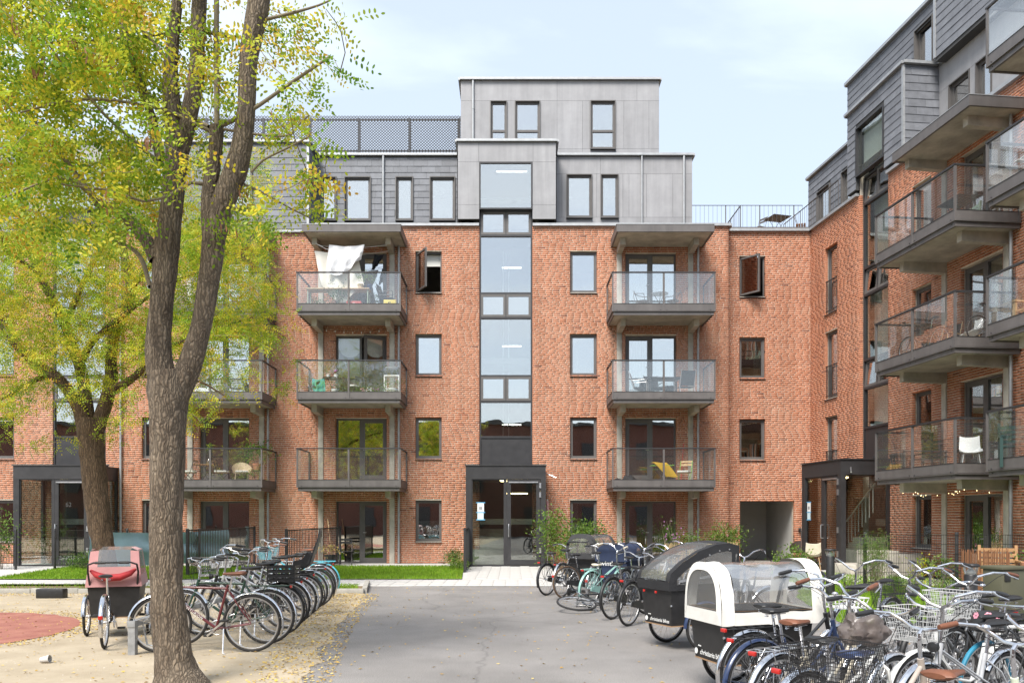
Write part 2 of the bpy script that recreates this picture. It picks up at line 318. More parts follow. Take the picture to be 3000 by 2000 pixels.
# paved path and entrance apron, each paver a piece
pth = tag(MB().add([(-40,19.0,.012),(-3.4,19.0,.012),(1.9,18.95,.012),(9.5,18.95,.012),(9.5,20.9,.012),(1.3,20.9,.012),(1.3,26.6,.012),(-1.4,26.6,.012),(-1.4,20.9,.012),(-40,20.9,.012)], [tuple(range(10))]).build('path', 'concrete_light', smooth=False), kind='structure')
pm = [MB().bbox(-.147,.147,-.307,.307,-.02,.018+.002*k,.004).mesh('paver', 'paver') for k in range(3)]
for i in range(9):
    for j in range(9):
        link('paver', pm[(i*7+j*3) % 3], pth, (-1.10 + .3*i, 21.25 + .62*j + (.31 if i % 2 else 0) - .15, .004))
for i in range(38):
    for j in range(3): link('paver', pm[(i*5+j) % 3], pth, (-9.0 + .3*i, 19.30 + .62*j, .004))
flat('entrance_path', [(-18,20.9),(-13.4,20.9),(-14.3,26.6),(-18,26.6)], .02, 'concrete_light')
flat('wall_base_path', [(-18.5,26.45),(-1.45,26.45),(-1.45,28.3),(-18.5,28.3)], .024, 'concrete_light')
flat('terrace_path', [(1.35,26.9),(8.0,26.9),(8.0,28.9),(1.35,28.9)], .024, 'concrete_light')
lawnA = [(-13.4,21.0),(-1.28,21.0),(-1.55,26.45),(-14.2,26.45)]
flat('lawn', lawnA, .03, 'lawn_base')
lawnB = [tuple(p[:2]) for p in wobble([(5.0,12.2),(5.75,11.6),(9.8,11.6),(10.9,17),(10.6,23.5),(7.4,23.5),(6.7,18.9),(5.7,16.4)], .4, .18, 9)]
flat('lawn', lawnB, .008, 'lawn_base')
flat('garden_path', [(8.2,18.95),(10.9,18.95),(10.7,24.5),(9.0,24.5)], .03, 'concrete_light')
flat('garden_soil_path', [(1.35,21.0),(6.9,21.0),(7.1,26.9),(1.35,26.9)], .02, 'soil')

def in_poly(P_, poly):
    x, y = P_[:,0], P_[:,1]; c = np.zeros(len(P_), bool); k = len(poly)
    for i in range(k):
        (x0,y0),(x1,y1) = poly[i][:2], poly[(i+1) % k][:2]
        t = ((y0 > y) != (y1 > y)) & (x < (x1-x0)*(y-y0)/((y1-y0) or 1e-9) + x0); c ^= t
    return c
def scatter(poly, n):
    a = np.array([p[:2] for p in poly]); lo, hi = a.min(0), a.max(0); o = np.zeros((0,2))
    while len(o) < n:
        q = rng.uniform(lo, hi, (n*2, 2)); o = np.vstack([o, q[in_poly(q, poly)]])
    return o[:n]
def blades(name, pts, h, z, label, w=.006, mt='grass_blade', lean=.5):
    n = len(pts); a = rng.uniform(0, 2*np.pi, n); hh = h*rng.uniform(.5,1.25,n); ww = w*rng.uniform(.7,1.4,n); ln = lean*hh*rng.uniform(.1,1,n); b = rng.uniform(0,2*np.pi,n)
    base = np.c_[pts, np.full(n, z)]; d = np.c_[np.cos(a)*ww, np.sin(a)*ww, np.zeros(n)]; l1 = np.c_[np.cos(b)*ln, np.sin(b)*ln, hh]
    V = np.stack([base-d, base+d, base+d*.6+l1*[.4,.4,.6], base+l1, base-d*.6+l1*[.4,.4,.6]], 1).reshape(-1,3)
    F = np.arange(5*n).reshape(n,5); val = np.repeat(np.clip(rng.normal(.5,.22,n),0,1), 5)
    return tag(link(name, np_mesh(name, V, F, mt, ('bv', val))), label, 'grass', kind='stuff')
blades('grass', scatter(lawnA, 42000), .06, .03, 'bright green mown lawn in front of the brick facade', .007)
blades('grass', scatter(lawnB, 45000), .06, .006, 'bright green lawn behind the parked bicycles beside the wing', .007)
blades('grass', np.vstack([scatter([(-3.5,17.4),(-3.3,17.4),(-3.6,19.3),(-5.2,19.3),(-5.2,17.4)], 2600), scatter([(-14,17.4),(-3.6,17.4),(-3.6,19.5),(-14,19.5)], 3500)]), .05, .012, 'sparse grass in the kerbed strip behind the bicycles', .006)
def litter(name, pts, z, size, label, kindmat='litter'):
    n = len(pts); a = rng.uniform(0,2*np.pi,n); s = size*rng.uniform(.55,1.3,n); e = s*rng.uniform(.35,.6,n)
    c, si = np.cos(a), np.sin(a); t = rng.uniform(-.004,.012,(n,4))
    base = np.c_[pts, np.full(n,z)]
    def pt(k, l, i): return base + np.c_[c*k - si*l, si*k + c*l, t[:,i] + .004]
    V = np.stack([pt(-s,0*s,0), pt(0*s,-e,1), pt(s,0*s,2), pt(0*s,e,3)], 1).reshape(-1,3)
    return tag(link(name, np_mesh(name, V, np.arange(4*n).reshape(n,4), kindmat, ('bv', np.repeat(rng.uniform(0,1,n),4)))), label, 'leaves', kind='stuff')
q = scatter([(-3.4,5),(5.5,5),(5.5,18.9),(-3.4,18.9)], 900)
litter('fallen_leaves', q, .002, .022, 'small yellow leaves scattered over the grey asphalt')
ed = scatter([(-2.0,7),(-1.75,8),(-2.3,12),(-2.75,17.1),(-3.9,17.1),(-3.2,12),(-2.6,8)], 2600)
rr = scatter([(-12,6.5),(-1.9,6.5),(-3.0,17.1),(-12,17.1)], 2200)
th = rng.uniform(0,2*np.pi,2200); rd = 2.5 + np.abs(rng.normal(0,.22,2200)); pr = np.c_[-8.75 + rd*np.cos(th), 11.25 + rd*np.sin(th)]
sl_ = scatter([(-12,16.6),(-3.1,16.6),(-3.1,17.2),(-12,17.2)], 900)
litter('fallen_leaves', np.vstack([ed, rr, pr, sl_]), .007, .02, 'yellow and brown leaf litter over the pale sand')
q = np.vstack([scatter(lawnA, 120), scatter(lawnB, 150)]); litter('fallen_leaves', q, .07, .025, 'few yellow leaves lying on the lawns')
# pebbles in the sand
n = 2500; pp = scatter([(-12,5.5),(-1.8,5.5),(-2.9,17),(-12,17)], n); s = rng.uniform(.004,.013,n); base = np.c_[pp, np.full(n,.004)]
dirs = np.array([(1,0,0),(0,1,0),(-1,0,0),(0,-1,0),(0,0,.7)]); V = (base[:,None,:] + dirs[None]*s[:,None,None]*rng.uniform(.6,1.3,(n,5,1))).reshape(-1,3)
F = (np.arange(n)[:,None,None]*5 + np.array([(0,1,4),(1,2,4),(2,3,4),(3,0,4)])[None]).reshape(-1,3)
attr_mat('pebble', 'bv', [(0,(.2,.17,.13)),(1,(.5,.45,.38))], .9, 5, .1, bump=0)
tag(link('gravel', np_mesh('gravel', V, F, 'pebble', ('bv', np.repeat(rng.uniform(0,1,n),5)))), 'loose pebbles on the sandy ground', 'gravel', kind='stuff')

# ================================================================ buildings
COURSE, BL, JT, BH = .0667, .230, .0095, .0518
def brick_list(x0, x1, z0, z1, openings, seed):
    """course by course stretchers with a header now and then; returns rows of (xa, xb, za, zb)"""
    r = random.Random(seed); o = []; k = 0; z = z0
    while z < z1 - .02:
        zc = z + BH/2; free = [(x0, x1)]
        for (a, b, c, d) in openings:
            if c - .01 < zc < d + .01:
                nf = []
                for (p, q) in free:
                    if b <= p or a >= q: nf.append((p, q)); continue
                    if a > p: nf.append((p, a))
                    if b < q: nf.append((b, q))
                free = nf
        x = x0 - BL * (((k % 2) * .5 + r.random()*.34) % 1)
        while x < x1:
            w = BL if r.random() > .08 else .108
            for (p, q) in free:
                a, b = max(x, p), min(x + w, q)
                if 0 < q - b < .026: b = q
                if 0 < a - p < .026: a = p
                if b - a > .012: o.append((a, b, z, min(z + BH, z1)))
            x += w + JT
        z += COURSE; k += 1
    return np.array(o)
def brick_mesh(B, y0, seed):
    n = len(B); g = np.random.default_rng(seed); pj = y0 + np.clip(g.normal(0, .0012, n), -.003, .003); dep = .105
    X0, X1, Z0, Z1 = B.T; Y1 = np.full(n, y0 + dep)
    V = np.stack([np.c_[X0,pj,Z0], np.c_[X1,pj,Z0], np.c_[X1,pj,Z1], np.c_[X0,pj,Z1], np.c_[X0,Y1,Z0], np.c_[X1,Y1,Z0], np.c_[X1,Y1,Z1], np.c_[X0,Y1,Z1]], 1).reshape(-1,3)
    F = (np.arange(n)[:,None,None]*8 + np.array([(0,1,2,3),(1,5,6,2),(4,0,3,7),(3,2,6,7),(4,5,1,0)])[None]).reshape(-1,4)
    cv = np.clip(g.normal(.52,.10,n),0,1); dk = g.random(n) < .025; cv[dk] = g.uniform(0,.15,dk.sum())
    return V, F, np.repeat(cv, 8)
bv_mesh = []
for k in range(10):
    V, F, c = brick_mesh(np.array([(0, BL, 0, BH)]), 0, 50+k); c[:] = [.12,.3,.4,.45,.5,.55,.6,.68,.75,.9][k]
    bv_mesh.append(np_mesh('brick', V, F, 'brick', ('bv', c)))
def brick_wall(root, x0, x1, z0, z1, openings, y=0., seed=1, pick=None, npick=300, ends=(False, False)):
    """mortar body with reveals, bricks proud of it; npick bricks nearest to pick(x,z) become objects of their own"""
    B = brick_list(x0, x1, z0, z1, openings, seed)
    if pick:
        full = np.where(np.abs(B[:,1]-B[:,0]-BL) < 1e-4)[0]; sc = np.array([pick(B[i,0], B[i,2]) for i in full]); ids = full[np.argsort(sc)[:npick]]
        r = random.Random(seed)
        for i in ids: link('brick', bv_mesh[r.randrange(10)], root, (B[i,0], y + r.uniform(-.002,.002), B[i,2]))
        B = np.delete(B, ids, 0)
    V, F, c = brick_mesh(B, y, seed); tag(link('brickwork', np_mesh('brickwork', V, F, 'brick', ('bv', c)), root), kind='stuff')
    mb = MB(); e = .008; yy = y + .005
    ops = [(a-e, b+e, c_-e, d+e) for a,b,c_,d in openings]
    xs = sorted({x0, x1} | {min(max(v,x0),x1) for o in ops for v in o[:2]}); zs = sorted({z0, z1} | {min(max(v,z0),z1) for o in ops for v in o[2:]})
    for i in range(len(xs)-1):
        for j in range(len(zs)-1):
            cx, cz = (xs[i]+xs[i+1])/2, (zs[j]+zs[j+1])/2
            if any(a < cx < b and c_ < cz < d for a,b,c_,d in ops): continue
            mb.add([(xs[i],yy,zs[j]),(xs[i+1],yy,zs[j]),(xs[i+1],yy,zs[j+1]),(xs[i],yy,zs[j+1])], [(0,1,2,3)])
    for a,b,c_,d in ops:
        for p, q in (((a,c_),(a,d)),((b,d),(b,c_)),((a,d),(b,d)),((b,c_),(a,c_))):
            mb.add([(p[0],yy,p[1]),(q[0],yy,q[1]),(q[0],y+.3,q[1]),(p[0],y+.3,p[1])], [(0,1,2,3)])
    return mb.build('wall', 'mortar', root, smooth=False)
def frame_mb(mb, x0, x1, z0, z1, y0, y1, t, tb=None):
    tb = tb or t
    mb.box(x0, x0+t, y0, y1, z0, z1); mb.box(x1-t, x1, y0, y1, z0, z1); mb.box(x0+t, x1-t, y0, y1, z1-t, z1); mb.box(x0+t, x1-t, y0, y1, z0, z0+tb)
def pane(root, x0, x1, z0, z1, y, m='window_glass', name='pane'):
    return MB().box(x0, x1, y-.004, y+.004, z0, z1).build(name, m, root, smooth=False)
def wavy(x0, x1, z0, z1, y, amp=.02, k=10):
    n = int((x1-x0)/.012)+2; rows = [[(x0+(x1-x0)*i/n, y + amp*math.sin(i*.012*k*6), z) for i in range(n+1)] for z in (z0, z1)]
    return MB().sheet(rows)
def window(root, x0, x1, z0, z1, y=.10, curtain=None, open_=None, proj=0, t=.05):
    mb = MB(); frame_mb(mb, x0, x1, z0, z1, y, y+.08, t)
    if proj: frame_mb(mb, x0-.012, x1+.012, z0-.012, z1+.012, -proj, y+.01, .03)
    w = mb.build('window', 'frame_grey', root, smooth=False)
    MB().add([(x0-.01,-.045-proj,z0-.035),(x1+.01,-.045-proj,z0-.035),(x1+.01,y+.005,z0-.004),(x0-.01,y+.005,z0-.004),(x0-.01,-.045-proj,z0-.05),(x1+.01,-.045-proj,z0-.05),(x1+.01,y+.005,z0-.05),(x0-.01,y+.005,z0-.05)],
             [(0,1,2,3),(4,5,1,0),(5,6,2,1),(7,4,0,3),(7,6,5,4)]).build('sill', 'steel_dark', w, smooth=False)
    a, b, c, d = x0+t, x1-t, z0+t, z1-t; s = .045
    if open_:                                   # sash swung out on its side hinge
        ang, side = open_; o = MB(); W_ = b-a; sg = 1 if side == 'L' else -1
        frame_mb(o, 0 if sg > 0 else -W_, W_ if sg > 0 else 0, 0, d-c, -.03, .03, s+.01)
        so_ = o.build('sash', 'frame_grey', w, smooth=False, loc=(a if sg > 0 else b, y+.03, c)); so_.rotation_euler = (0,0,R(-ang*sg))
        x_ = (s, W_-s) if sg > 0 else (-W_+s, -s)
        MB().box(x_[0], x_[1], -.004, .004, s, d-c-s).build('pane', 'window_glass', w, smooth=False, loc=so_.location).rotation_euler = so_.rotation_euler
    else:
        o = MB(); frame_mb(o, a, b, c, d, y+.012, y+.07, s); o.build('sash', 'frame_grey', w, smooth=False)
        pane(w, a+s, b-s, c+s, d-s, y+.045)
    if curtain == 'side': wavy(a, a+.3*(b-a), c, d, y+.22, .02).build('curtain', 'curtain', w)
    elif curtain == 'right': wavy(b-.35*(b-a), b, c, d, y+.22, .02).build('curtain', 'curtain', w)
    elif curtain == 'full': wavy(a, b, c, d, y+.22, .02).build('curtain', 'curtain', w)
    elif curtain == 'low': MB().box(a, b, y+.16, y+.165, c, c+.5*(d-c)).build('blind', 'blind', w)
    elif curtain == 'top': MB().box(a, b, y+.16, y+.165, d-.3*(d-c), d).build('blind', 'blind', w)
    return w
def balcony_door(root, x0, x1, z0, z1, door='L', y=.13, curtain=None, open_=0, gm='window_glass'):
    mb = MB(); t = .05; frame_mb(mb, x0, x1, z0, z1, y, y+.09, t); xm = (x0+x1)/2 + (.04 if door == 'L' else -.04)
    mb.box(xm-.04, xm+.04, y+.001, y+.089, z0+t, z1-t); w = mb.build('door_frame', 'frame_grey', root, smooth=False)
    d0, d1, f0, f1 = (x0+t, xm-.04, xm+.04, x1-t) if door == 'L' else (xm+.04, x1-t, x0+t, xm-.04)
    pane(w, f0+.005, f1-.005, z0+t, z1-t, y+.045, gm)
    o = MB(); hx = d1 if door == 'R' else d0; sg = -1 if door == 'R' else 1; Wd = d1-d0
    xa, xb = (0, Wd) if sg > 0 else (-Wd, 0)
    frame_mb(o, xa+.004, xb-.004, 0, z1-z0-2*t, -.02, .05, .095, .13); o.box(xa+.14, xb-.14, -.024, -.019, z1-z0-2*t-.06, z1-z0-2*t-.045)
    dl = o.build('door', 'frame_grey', w, smooth=False, loc=(hx, y+.025, z0+t)); dl.rotation_euler = (0,0,R(-open_*sg))
    p = MB().box(xa+.09, xb-.09, .01, .018, .12, z1-z0-2*t-.09).build('pane', gm, w, smooth=False, loc=dl.location); p.rotation_euler = dl.rotation_euler
    h = MB().tube([(xa+.05 if sg < 0 else xb-.05, -.05, 1.0), (xa+.15 if sg < 0 else xb-.15, -.055, 1.0)], .009, 6).build('handle', 'alu', w, loc=dl.location); h.rotation_euler = dl.rotation_euler
    if curtain == 'full': wavy(x0+.1, x1-.1, z0, z1, y+.3, .03).build('curtain', 'curtain', w)
    if curtain == 'door': wavy(d0, d1, z0, z1, y+.3, .03).build('curtain', 'curtain', w)
    if curtain == 'side': wavy(x0+.25, x0+.7, z0, z1, y+.3, .03).build('curtain', 'curtain', w)
    return w
BD = 1.64
def balcony(root, x0, x1, zb, dep=BD):
    mb = MB(); y0 = -dep
    mb.box(x0+.09, x1-.09, y0+.10, -.005, zb+.03, zb+.17, 0)
    for (a,b,c,d) in ((x0+.045,x1-.045,y0+.045,y0+.10),(x0+.045,x0+.09,y0+.10,-.02),(x1-.09,x1-.045,y0+.10,-.02)): mb.box(a,b,c,d,zb,zb+.112,1)
    for (a,b,c,d) in ((x0,x1,y0,y0+.115),(x0,x0+.10,y0+.115,-.02),(x1-.10,x1,y0+.115,-.02)): mb.box(a,b,c,d,zb+.112,zb+.128,1)
    bo = mb.build('balcony', ['concrete','steel_grey'], root, smooth=False)
    xm = (x0+x1)/2; zt = zb+1.356
    def post(px, py, sx, sy): MB().box(px, px+sx, py, py+sy, zb+.128, zt).build('post', 'steel_grey', bo, smooth=False)
    post(x0+.004, y0+.004, .045, .05); post(x1-.049, y0+.004, .045, .05); post(xm-.03, y0+.006, .06, .045)
    post(x0+.006, -.075, .04, .05); post(x1-.046, -.075, .04, .05)
    def side(p, q, n):                          # one bay of base plate and glass; p, q plan points
        p, q, n = Vector((*p,0)), Vector((*q,0)), Vector((*n,0))
        for nm, m_, za, zc, th in (('base_panel','steel_grey',.14,.36,.012),('glass_panel','balcony_glass',.372,1.345,.01)):
            M_ = MB(); a, b = p + n*.02, q + n*.02
            M_.bar(a + Vector((0,0,zb+(za+zc)/2)), b + Vector((0,0,zb+(za+zc)/2)), th, zc-za); M_.build(nm, m_, bo, smooth=False)
        MB().bar(p + n*.018 + Vector((0,0,zb+.366)), q + n*.018 + Vector((0,0,zb+.366)), .025, .012).build('glazing_bead', 'steel_dark', bo, smooth=False)
    side((x0+.05,y0+.008),(xm-.03,y0+.008),(0,1)); side((xm+.03,y0+.008),(x1-.05,y0+.008),(0,1))
    side((x0+.006,y0+.055),(x0+.006,-.076),(1,0)); side((x1-.006,y0+.055),(x1-.006,-.076),(-1,0))
    hr = MB(); hr.box(x0-.006,x1+.006,y0-.006,y0+.05,zt,zt+.04); hr.box(x0-.006,x0+.05,y0+.05,-.02,zt,zt+.04); hr.box(x1-.05,x1+.006,y0+.05,-.02,zt,zt+.04)
    hr.build('handrail', 'steel_dark', bo, smooth=False)
    for bx in (x0+.16, xm-.1, xm+.1, x1-.16):
        for z in (zb+.165, zb+.07): MB().cyl((bx, y0+(.024 if z > zb+.1 else .047), z), (bx, y0+(.0 if z > zb+.1 else .03), z), .011, 6).build('bolt', 'steel_dark', bo)
    return bo
def canopy(root, x0, x1, zb, dep=1.55, h=.24):
    mb = MB(); mb.box(x0+.06, x1-.06, -dep+.06, -.004, zb+.02, zb+h-.02, 0)
    for (a,b,c,d) in ((x0,x1,-dep,-dep+.06),(x0,x0+.06,-dep+.06,-.01),(x1-.06,x1,-dep+.06,-.01)): mb.box(a,b,c,d,zb,zb+h,1)
    mb.box(x0-.01,x1+.01,-dep-.01,-.01,zb+h,zb+h+.015,2)
    return mb.build('canopy', ['concrete','steel_grey','zinc'], root, smooth=False)
def bracket(root, x, zb, dep=.98, w=.175, h=.235):
    MB().add([(x,-dep,zb-h+.0),(x+w,-dep,zb-h),(x+w,-.045,zb-h-.03),(x,-.045,zb-h-.03),(x,-dep,zb),(x+w,-dep,zb),(x+w,-.045,zb),(x,-.045,zb)],
             [(0,3,2,1),(4,5,6,7),(0,1,5,4),(1,2,6,5),(2,3,7,6),(3,0,4,7)]).build('bracket', 'concrete', root, smooth=False)
def column(root, x, z0, z1, w=.175): MB().bbox(x, x+w, -.045, .06, z0, z1, .008).build('column', 'concrete', root)
def downpipe(root, x, y, z0, z1, r=.04, ring=2.4):
    mb = MB(); mb.cyl((x,y,z0),(x,y,z1), r, 12); z = z0 + 1.9
    while z < z1 - .3: mb.cyl((x,y,z-.02),(x,y,z+.02), r+.008, 12); mb.box(x-.01,x+.01,y,y+.06,z-.01,z+.01); z += ring
    return mb.build('downpipe', 'zinc', root)
def coping(root, pts, z, name='coping', h=.09, w=.12, m='zinc'):
    mb = MB()
    for a, b in zip(pts, pts[1:]): mb.bar((*a, z), (*b, z), w, h)
    return mb.build(name, m, root, smooth=False)
def panels(root, x0, x1, z0, z1, y, xs_rows, openings=(), m='panel', gap=.007):
    """fibre cement sheets: xs_rows = [(z_low, z_high, [x joints])]; each sheet a piece; sheets are cut round the openings"""
    for za, zc, xs in xs_rows:
        e = [x0] + list(xs) + [x1]
        for a, b in zip(e, e[1:]):
            cells = [(a, b, za, zc)]
            for (oa, ob, oc, od) in openings:
                nc = []
                for (p, q, r, s) in cells:
                    if ob <= p or oa >= q or od <= r or oc >= s: nc.append((p,q,r,s)); continue
                    if oa > p: nc.append((p, oa, r, s))
                    if ob < q: nc.append((ob, q, r, s))
                    if oc > r: nc.append((max(p,oa), min(q,ob), r, oc))
                    if od < s: nc.append((max(p,oa), min(q,ob), od, s))
                cells = nc
            for (p, q, r, s) in cells:
                if q-p > .03 and s-r > .03: MB().box(p+gap/2, q-gap/2, y, y+.012, r+gap/2, s-gap/2).build('facade_panel', m, root, smooth=False)
def backing(root, x0, x1, z0, z1, y, openings, m='roofing', name='wall_backing'):
    mb = MB(); xs = sorted({x0,x1}|{min(max(v,x0),x1) for o in openings for v in o[:2]}); zs = sorted({z0,z1}|{min(max(v,z0),z1) for o in openings for v in o[2:]})
    for i in range(len(xs)-1):
        for j in range(len(zs)-1):
            cx, cz = (xs[i]+xs[i+1])/2, (zs[j]+zs[j+1])/2
            if not any(a < cx < b and c < cz < d for a,b,c,d in openings): mb.box(xs[i],xs[i+1],y,y+.1,zs[j],zs[j+1])
    return mb.build(name, m, root, smooth=False)
slate_count = {}
def slates(root, x0, x1, z0, z1, y, openings, seed=3, M=None, cw=.5, ch=.222, singly=True):
    """overlapping slates, each a thin tilted piece; M maps the local wall plane to the root when it is turned"""
    r = random.Random(seed); k = 0; z = z0; st = MB(); cnt = slate_count.setdefault(root.name, 0)
    while z < z1 - .02:
        x = x0 - cw * ((k*.45 + r.random()*.12) % 1); zt = min(z+ch, z1); zc = (z+zt)/2
        while x < x1:
            a, b = max(x, x0), min(x+cw, x1); cells = [(a,b)]
            for (oa,ob,oc,od) in openings:
                if oc-.03 < zc < od+.03:
                    nc = []
                    for p,q in cells:
                        if ob <= p or oa >= q: nc.append((p,q)); continue
                        if oa > p: nc.append((p,oa))
                        if ob < q: nc.append((ob,q))
                    cells = nc
            for p,q in cells:
                if q-p < .04: continue
                j = r.uniform(-.003,.003); g = .0025
                vs = [Vector(v) for v in ((p+g,y-.016+j,z),(q-g,y-.016+j,z),(q-g,y-.002,zt+.01),(p+g,y-.002,zt+.01),(p+g,y-.008+j,z),(q-g,y-.008+j,z),(q-g,y+.004,zt+.01),(p+g,y+.004,zt+.01))]
                if M: vs = [M @ v for v in vs]
                fs = [(0,1,2,3),(5,4,7,6),(4,5,1,0),(1,5,6,2),(4,0,3,7)]
                if singly and slate_count[root.name] < 300: MB().add(vs, fs).build('slate', 'slate', root, smooth=False); slate_count[root.name] += 1
                else: st.add(vs, fs)
            x += cw
        z += ch; k += 1
    if st.v: tag(st.build('slate_cladding', 'slate', root, smooth=False), kind='stuff')
def stair_glazing(root, x0, x1, y=.06, panel_z=(3.27,4.34), top=12.13, tilt=False, gm='stair_glass'):
    """dark frame with large fixed lights and pairs of small sashes"""
    segs = [(4.38,5.58,'big'),(5.60,6.46,'pair'),(6.48,8.42,'big'),(8.48,9.29,'pair'),(9.32,11.27,'big'),(11.31,12.12,'pair')]
    mb = MB(); f = .055; mb.box(x0,x0+f,y-.03,y+.1,panel_z[0],top); mb.box(x1-f,x1,y-.03,y+.1,panel_z[0],top)
    for a,b,k in segs: mb.box(x0+f,x1-f,y-.029,y+.099,a-.05,a+.02)
    mb.box(x0+f,x1-f,y-.029,y+.099,top-.03,top+.03)
    fr = mb.build('stair_window', 'steel_dark', root, smooth=False)
    MB().box(x0+f,x1-f,y,y+.03,panel_z[0],panel_z[1]).build('spandrel_panel', 'steel_dark', fr, smooth=False)
    for a,b,k in segs:
        if k == 'big': pane(fr, x0+f, x1-f, a+.02, b, y+.03, gm)
        else:
            xm = (x0+x1)/2
            for p,q in ((x0+f,xm-.015),(xm+.015,x1-f)):
                o = MB(); h = b-a-.04; w = q-p
                frame_mb(o, 0, w, 0, h, -.03, .05, .075)
                s = o.build('sash', 'frame_grey', fr, smooth=False, loc=(p, y, a+.02)); g = MB().box(.07, w-.07, -.004, .004, .07, h-.07).build('pane', 'window_glass', fr, smooth=False, loc=(p, y, a+.02))
                if tilt and random.random() < .8: s.rotation_euler = g.rotation_euler = (R(-5),0,0)
            MB().box(xm-.015,xm+.015,y-.03,y+.09,a,b).build('mullion', 'steel_dark', fr, smooth=False)
    return fr
def text_part(body, size, mtl, parent, loc, rot, ext=.001, name='lettering', spacing=1.):
    cu = bpy.data.curves.new(name, 'FONT'); cu.body = body; cu.size = size; cu.extrude = ext; cu.space_character = spacing; cu.align_x = 'LEFT'
    o = bpy.data.objects.new(name, cu); COL.objects.link(o); dg = bpy.context.evaluated_depsgraph_get(); me = bpy.data.meshes.new_from_object(o.evaluated_get(dg))
    bpy.data.objects.remove(o); me.materials.clear(); me.materials.append(MAT[mtl]); ob = link(name, me, parent, loc); ob.rotation_euler = rot; return ob
def notice(root, x, z, y):                       # sheets of paper taped to the glass
    MB().box(x, x+.21, y-.012, y-.008, z, z+.30).build('notice', 'white', root, smooth=False)
    MB().box(x+.0, x+.20, y-.0125, y-.0085, z-.26, z-.02).build('notice', 'notice_blue', root, smooth=False)
    for zz in (z+.285, z-.03, z-.27): MB().box(x-.04, x+.25, y-.015, y-.0125, zz, zz+.03).build('tape', 'tape_blue', root, smooth=False)
    MB().box(x+.05, x+.16, y-.0135, y-.0122, z+.07, z+.17).build('notice_print', 'panel', root, smooth=False)
mat('notice_blue', (.55,.68,.74), .7); mat('tape_blue', (.10,.33,.55), .6); mat('digit', (.05,.05,.05), .6)
def porch(root, x0, x1, dep=1.67, zt=3.27, number=None, doors=True, sidecam=False):
    y = -dep; mb = MB()
    mb.box(x0, x1, y, .02, zt-.43, zt); mb.box(x0-.03, x1+.03, y-.03, .02, zt, zt+.035)            # header, roof edge
    for a,b in ((x0,x0+.19),(x1-.17,x1)): mb.box(a,b,y+.002,y+.15,0,zt-.43)
    for a,b in ((x0,x0+.08),(x1-.08,x1)): mb.box(a,b,-.10,-.0,0,zt-.43)
    mb.box(x0+.19,x1-.17,y+.03,y+.09,0,.05)
    pr = mb.build('porch', 'steel_dark', root, smooth=False)
    for vx in (x0+.16, x1-.2): MB().lathe([(.04,0),(.04,.05),(.07,.05),(.07,.09),(0,.09)], 10, (vx, -.35, zt+.03)).build('roof_vent', 'steel_dark', pr)
    xm = x0+1.29; zg = zt-.46
    MB().box(xm-.035,xm+.035,y+.02,y+.11,.05,zt-.43).build('mullion', 'steel_dark', pr, smooth=False)
    fr = MB(); frame_mb(fr, x0+.19, xm-.035, .05, zt-.43, y+.03, y+.10, .03); fr.build('glazing_frame', 'steel_dark', pr, smooth=False)
    pane(pr, x0+.22, xm-.065, .08, zg, y+.06, 'porch_glass')
    d = MB(); frame_mb(d, xm+.04, x1-.18, .06, zt-.44, y+.02, y+.09, .13, .17); d.build('door', 'steel_dark', pr, smooth=False)
    pane(pr, xm+.17, x1-.31, .23, zt-.57, y+.055, 'porch_glass')
    MB().box(xm+.1, x1-.25, y-.02, y+.018, zt-.55, zt-.51).build('door_closer', 'alu', pr, smooth=False)
    MB().tube([(xm+.10,y+.01,.98),(xm+.10,y-.06,.98),(xm+.10,y-.07,1.02),(xm+.10,y-.07,1.34),(xm+.10,y-.06,1.38),(xm+.10,y+.01,1.38)], .014, 8).build('handle', 'alu', pr)
    for z in (.45,1.15,2.25,2.55): MB().box(x1-.21,x1-.15,y-.025,y+.018,z,z+.17).build('hinge', 'alu', pr, smooth=False)
    for xx in (x0+.03, x1-.03): pane(pr, xx-.004, xx+.004, .1, zg, 0, 'porch_glass') if False else MB().box(xx-.004,xx+.004,y+.16,-.11,.1,zg).build('side_pane', 'wing_glass', pr, smooth=False)
    MB().lathe([(0,-.05),(.12,-.04),(.16,0)], 16, ((x0+x1)/2-.05, y+.75, zt-.44)).build('ceiling_lamp', 'lamp', pr)
    if number: text_part(number, .2, 'digit', pr, (xm+.38, y+.049, 1.95), (R(90),0,0))
    MB().tube([(x1+.0,y+.3,zt-.22),(x1+.34,y+.12,zt-.38)], .02, 8).build('spout', 'alu', pr)
    return pr
glass('porch_glass', .14, (.80,.87,.84), edge=.85)

# ---- the main block; root at the foot of the facade, x along the facade, y into the building
FY = 28.17
main = thing('apartment_building', 'red brick apartment block with grey clad attic and central glazed stair tower', 'building', (0, FY, 0))
FL = [0., 2.85, 5.70, 8.55]                       # floor levels
ops = []
def add_ops(x0, x1, zs, h):
    for z in zs: ops.append((x0, x1, z-h, z))
WT = [2.19, 5.04, 7.89, 10.74]
cols = [(-18.02,-17.12),(-12.73,-11.83),(-3.32,-2.42),(2.00,2.92)]
for a,b in cols: add_ops(a, b, WT, 1.41)
doors = [(-10.74,-9.04,'L'),(-6.06,-4.31,'R'),(3.90,5.65,'L')]
DT = [2.15, 5.0, 7.85, 10.68]
for a,b,_ in doors: add_ops(a, b, DT, 2.12)
SX = [(-15.79,-13.97),(-1.12,.70)]
for a,b in SX: ops.append((a, b, 0, 12.5))
ops_r = ops
brick_wall(main, -6.7, 7.45, 0.03, 11.6, [o for o in ops if o[1] > -6.7], 0, 11, lambda x, z: abs(x+2.0)*.8 + abs(z-2.9)*.55 + (9 if x > -1.7 or x < -3.7 else 0))
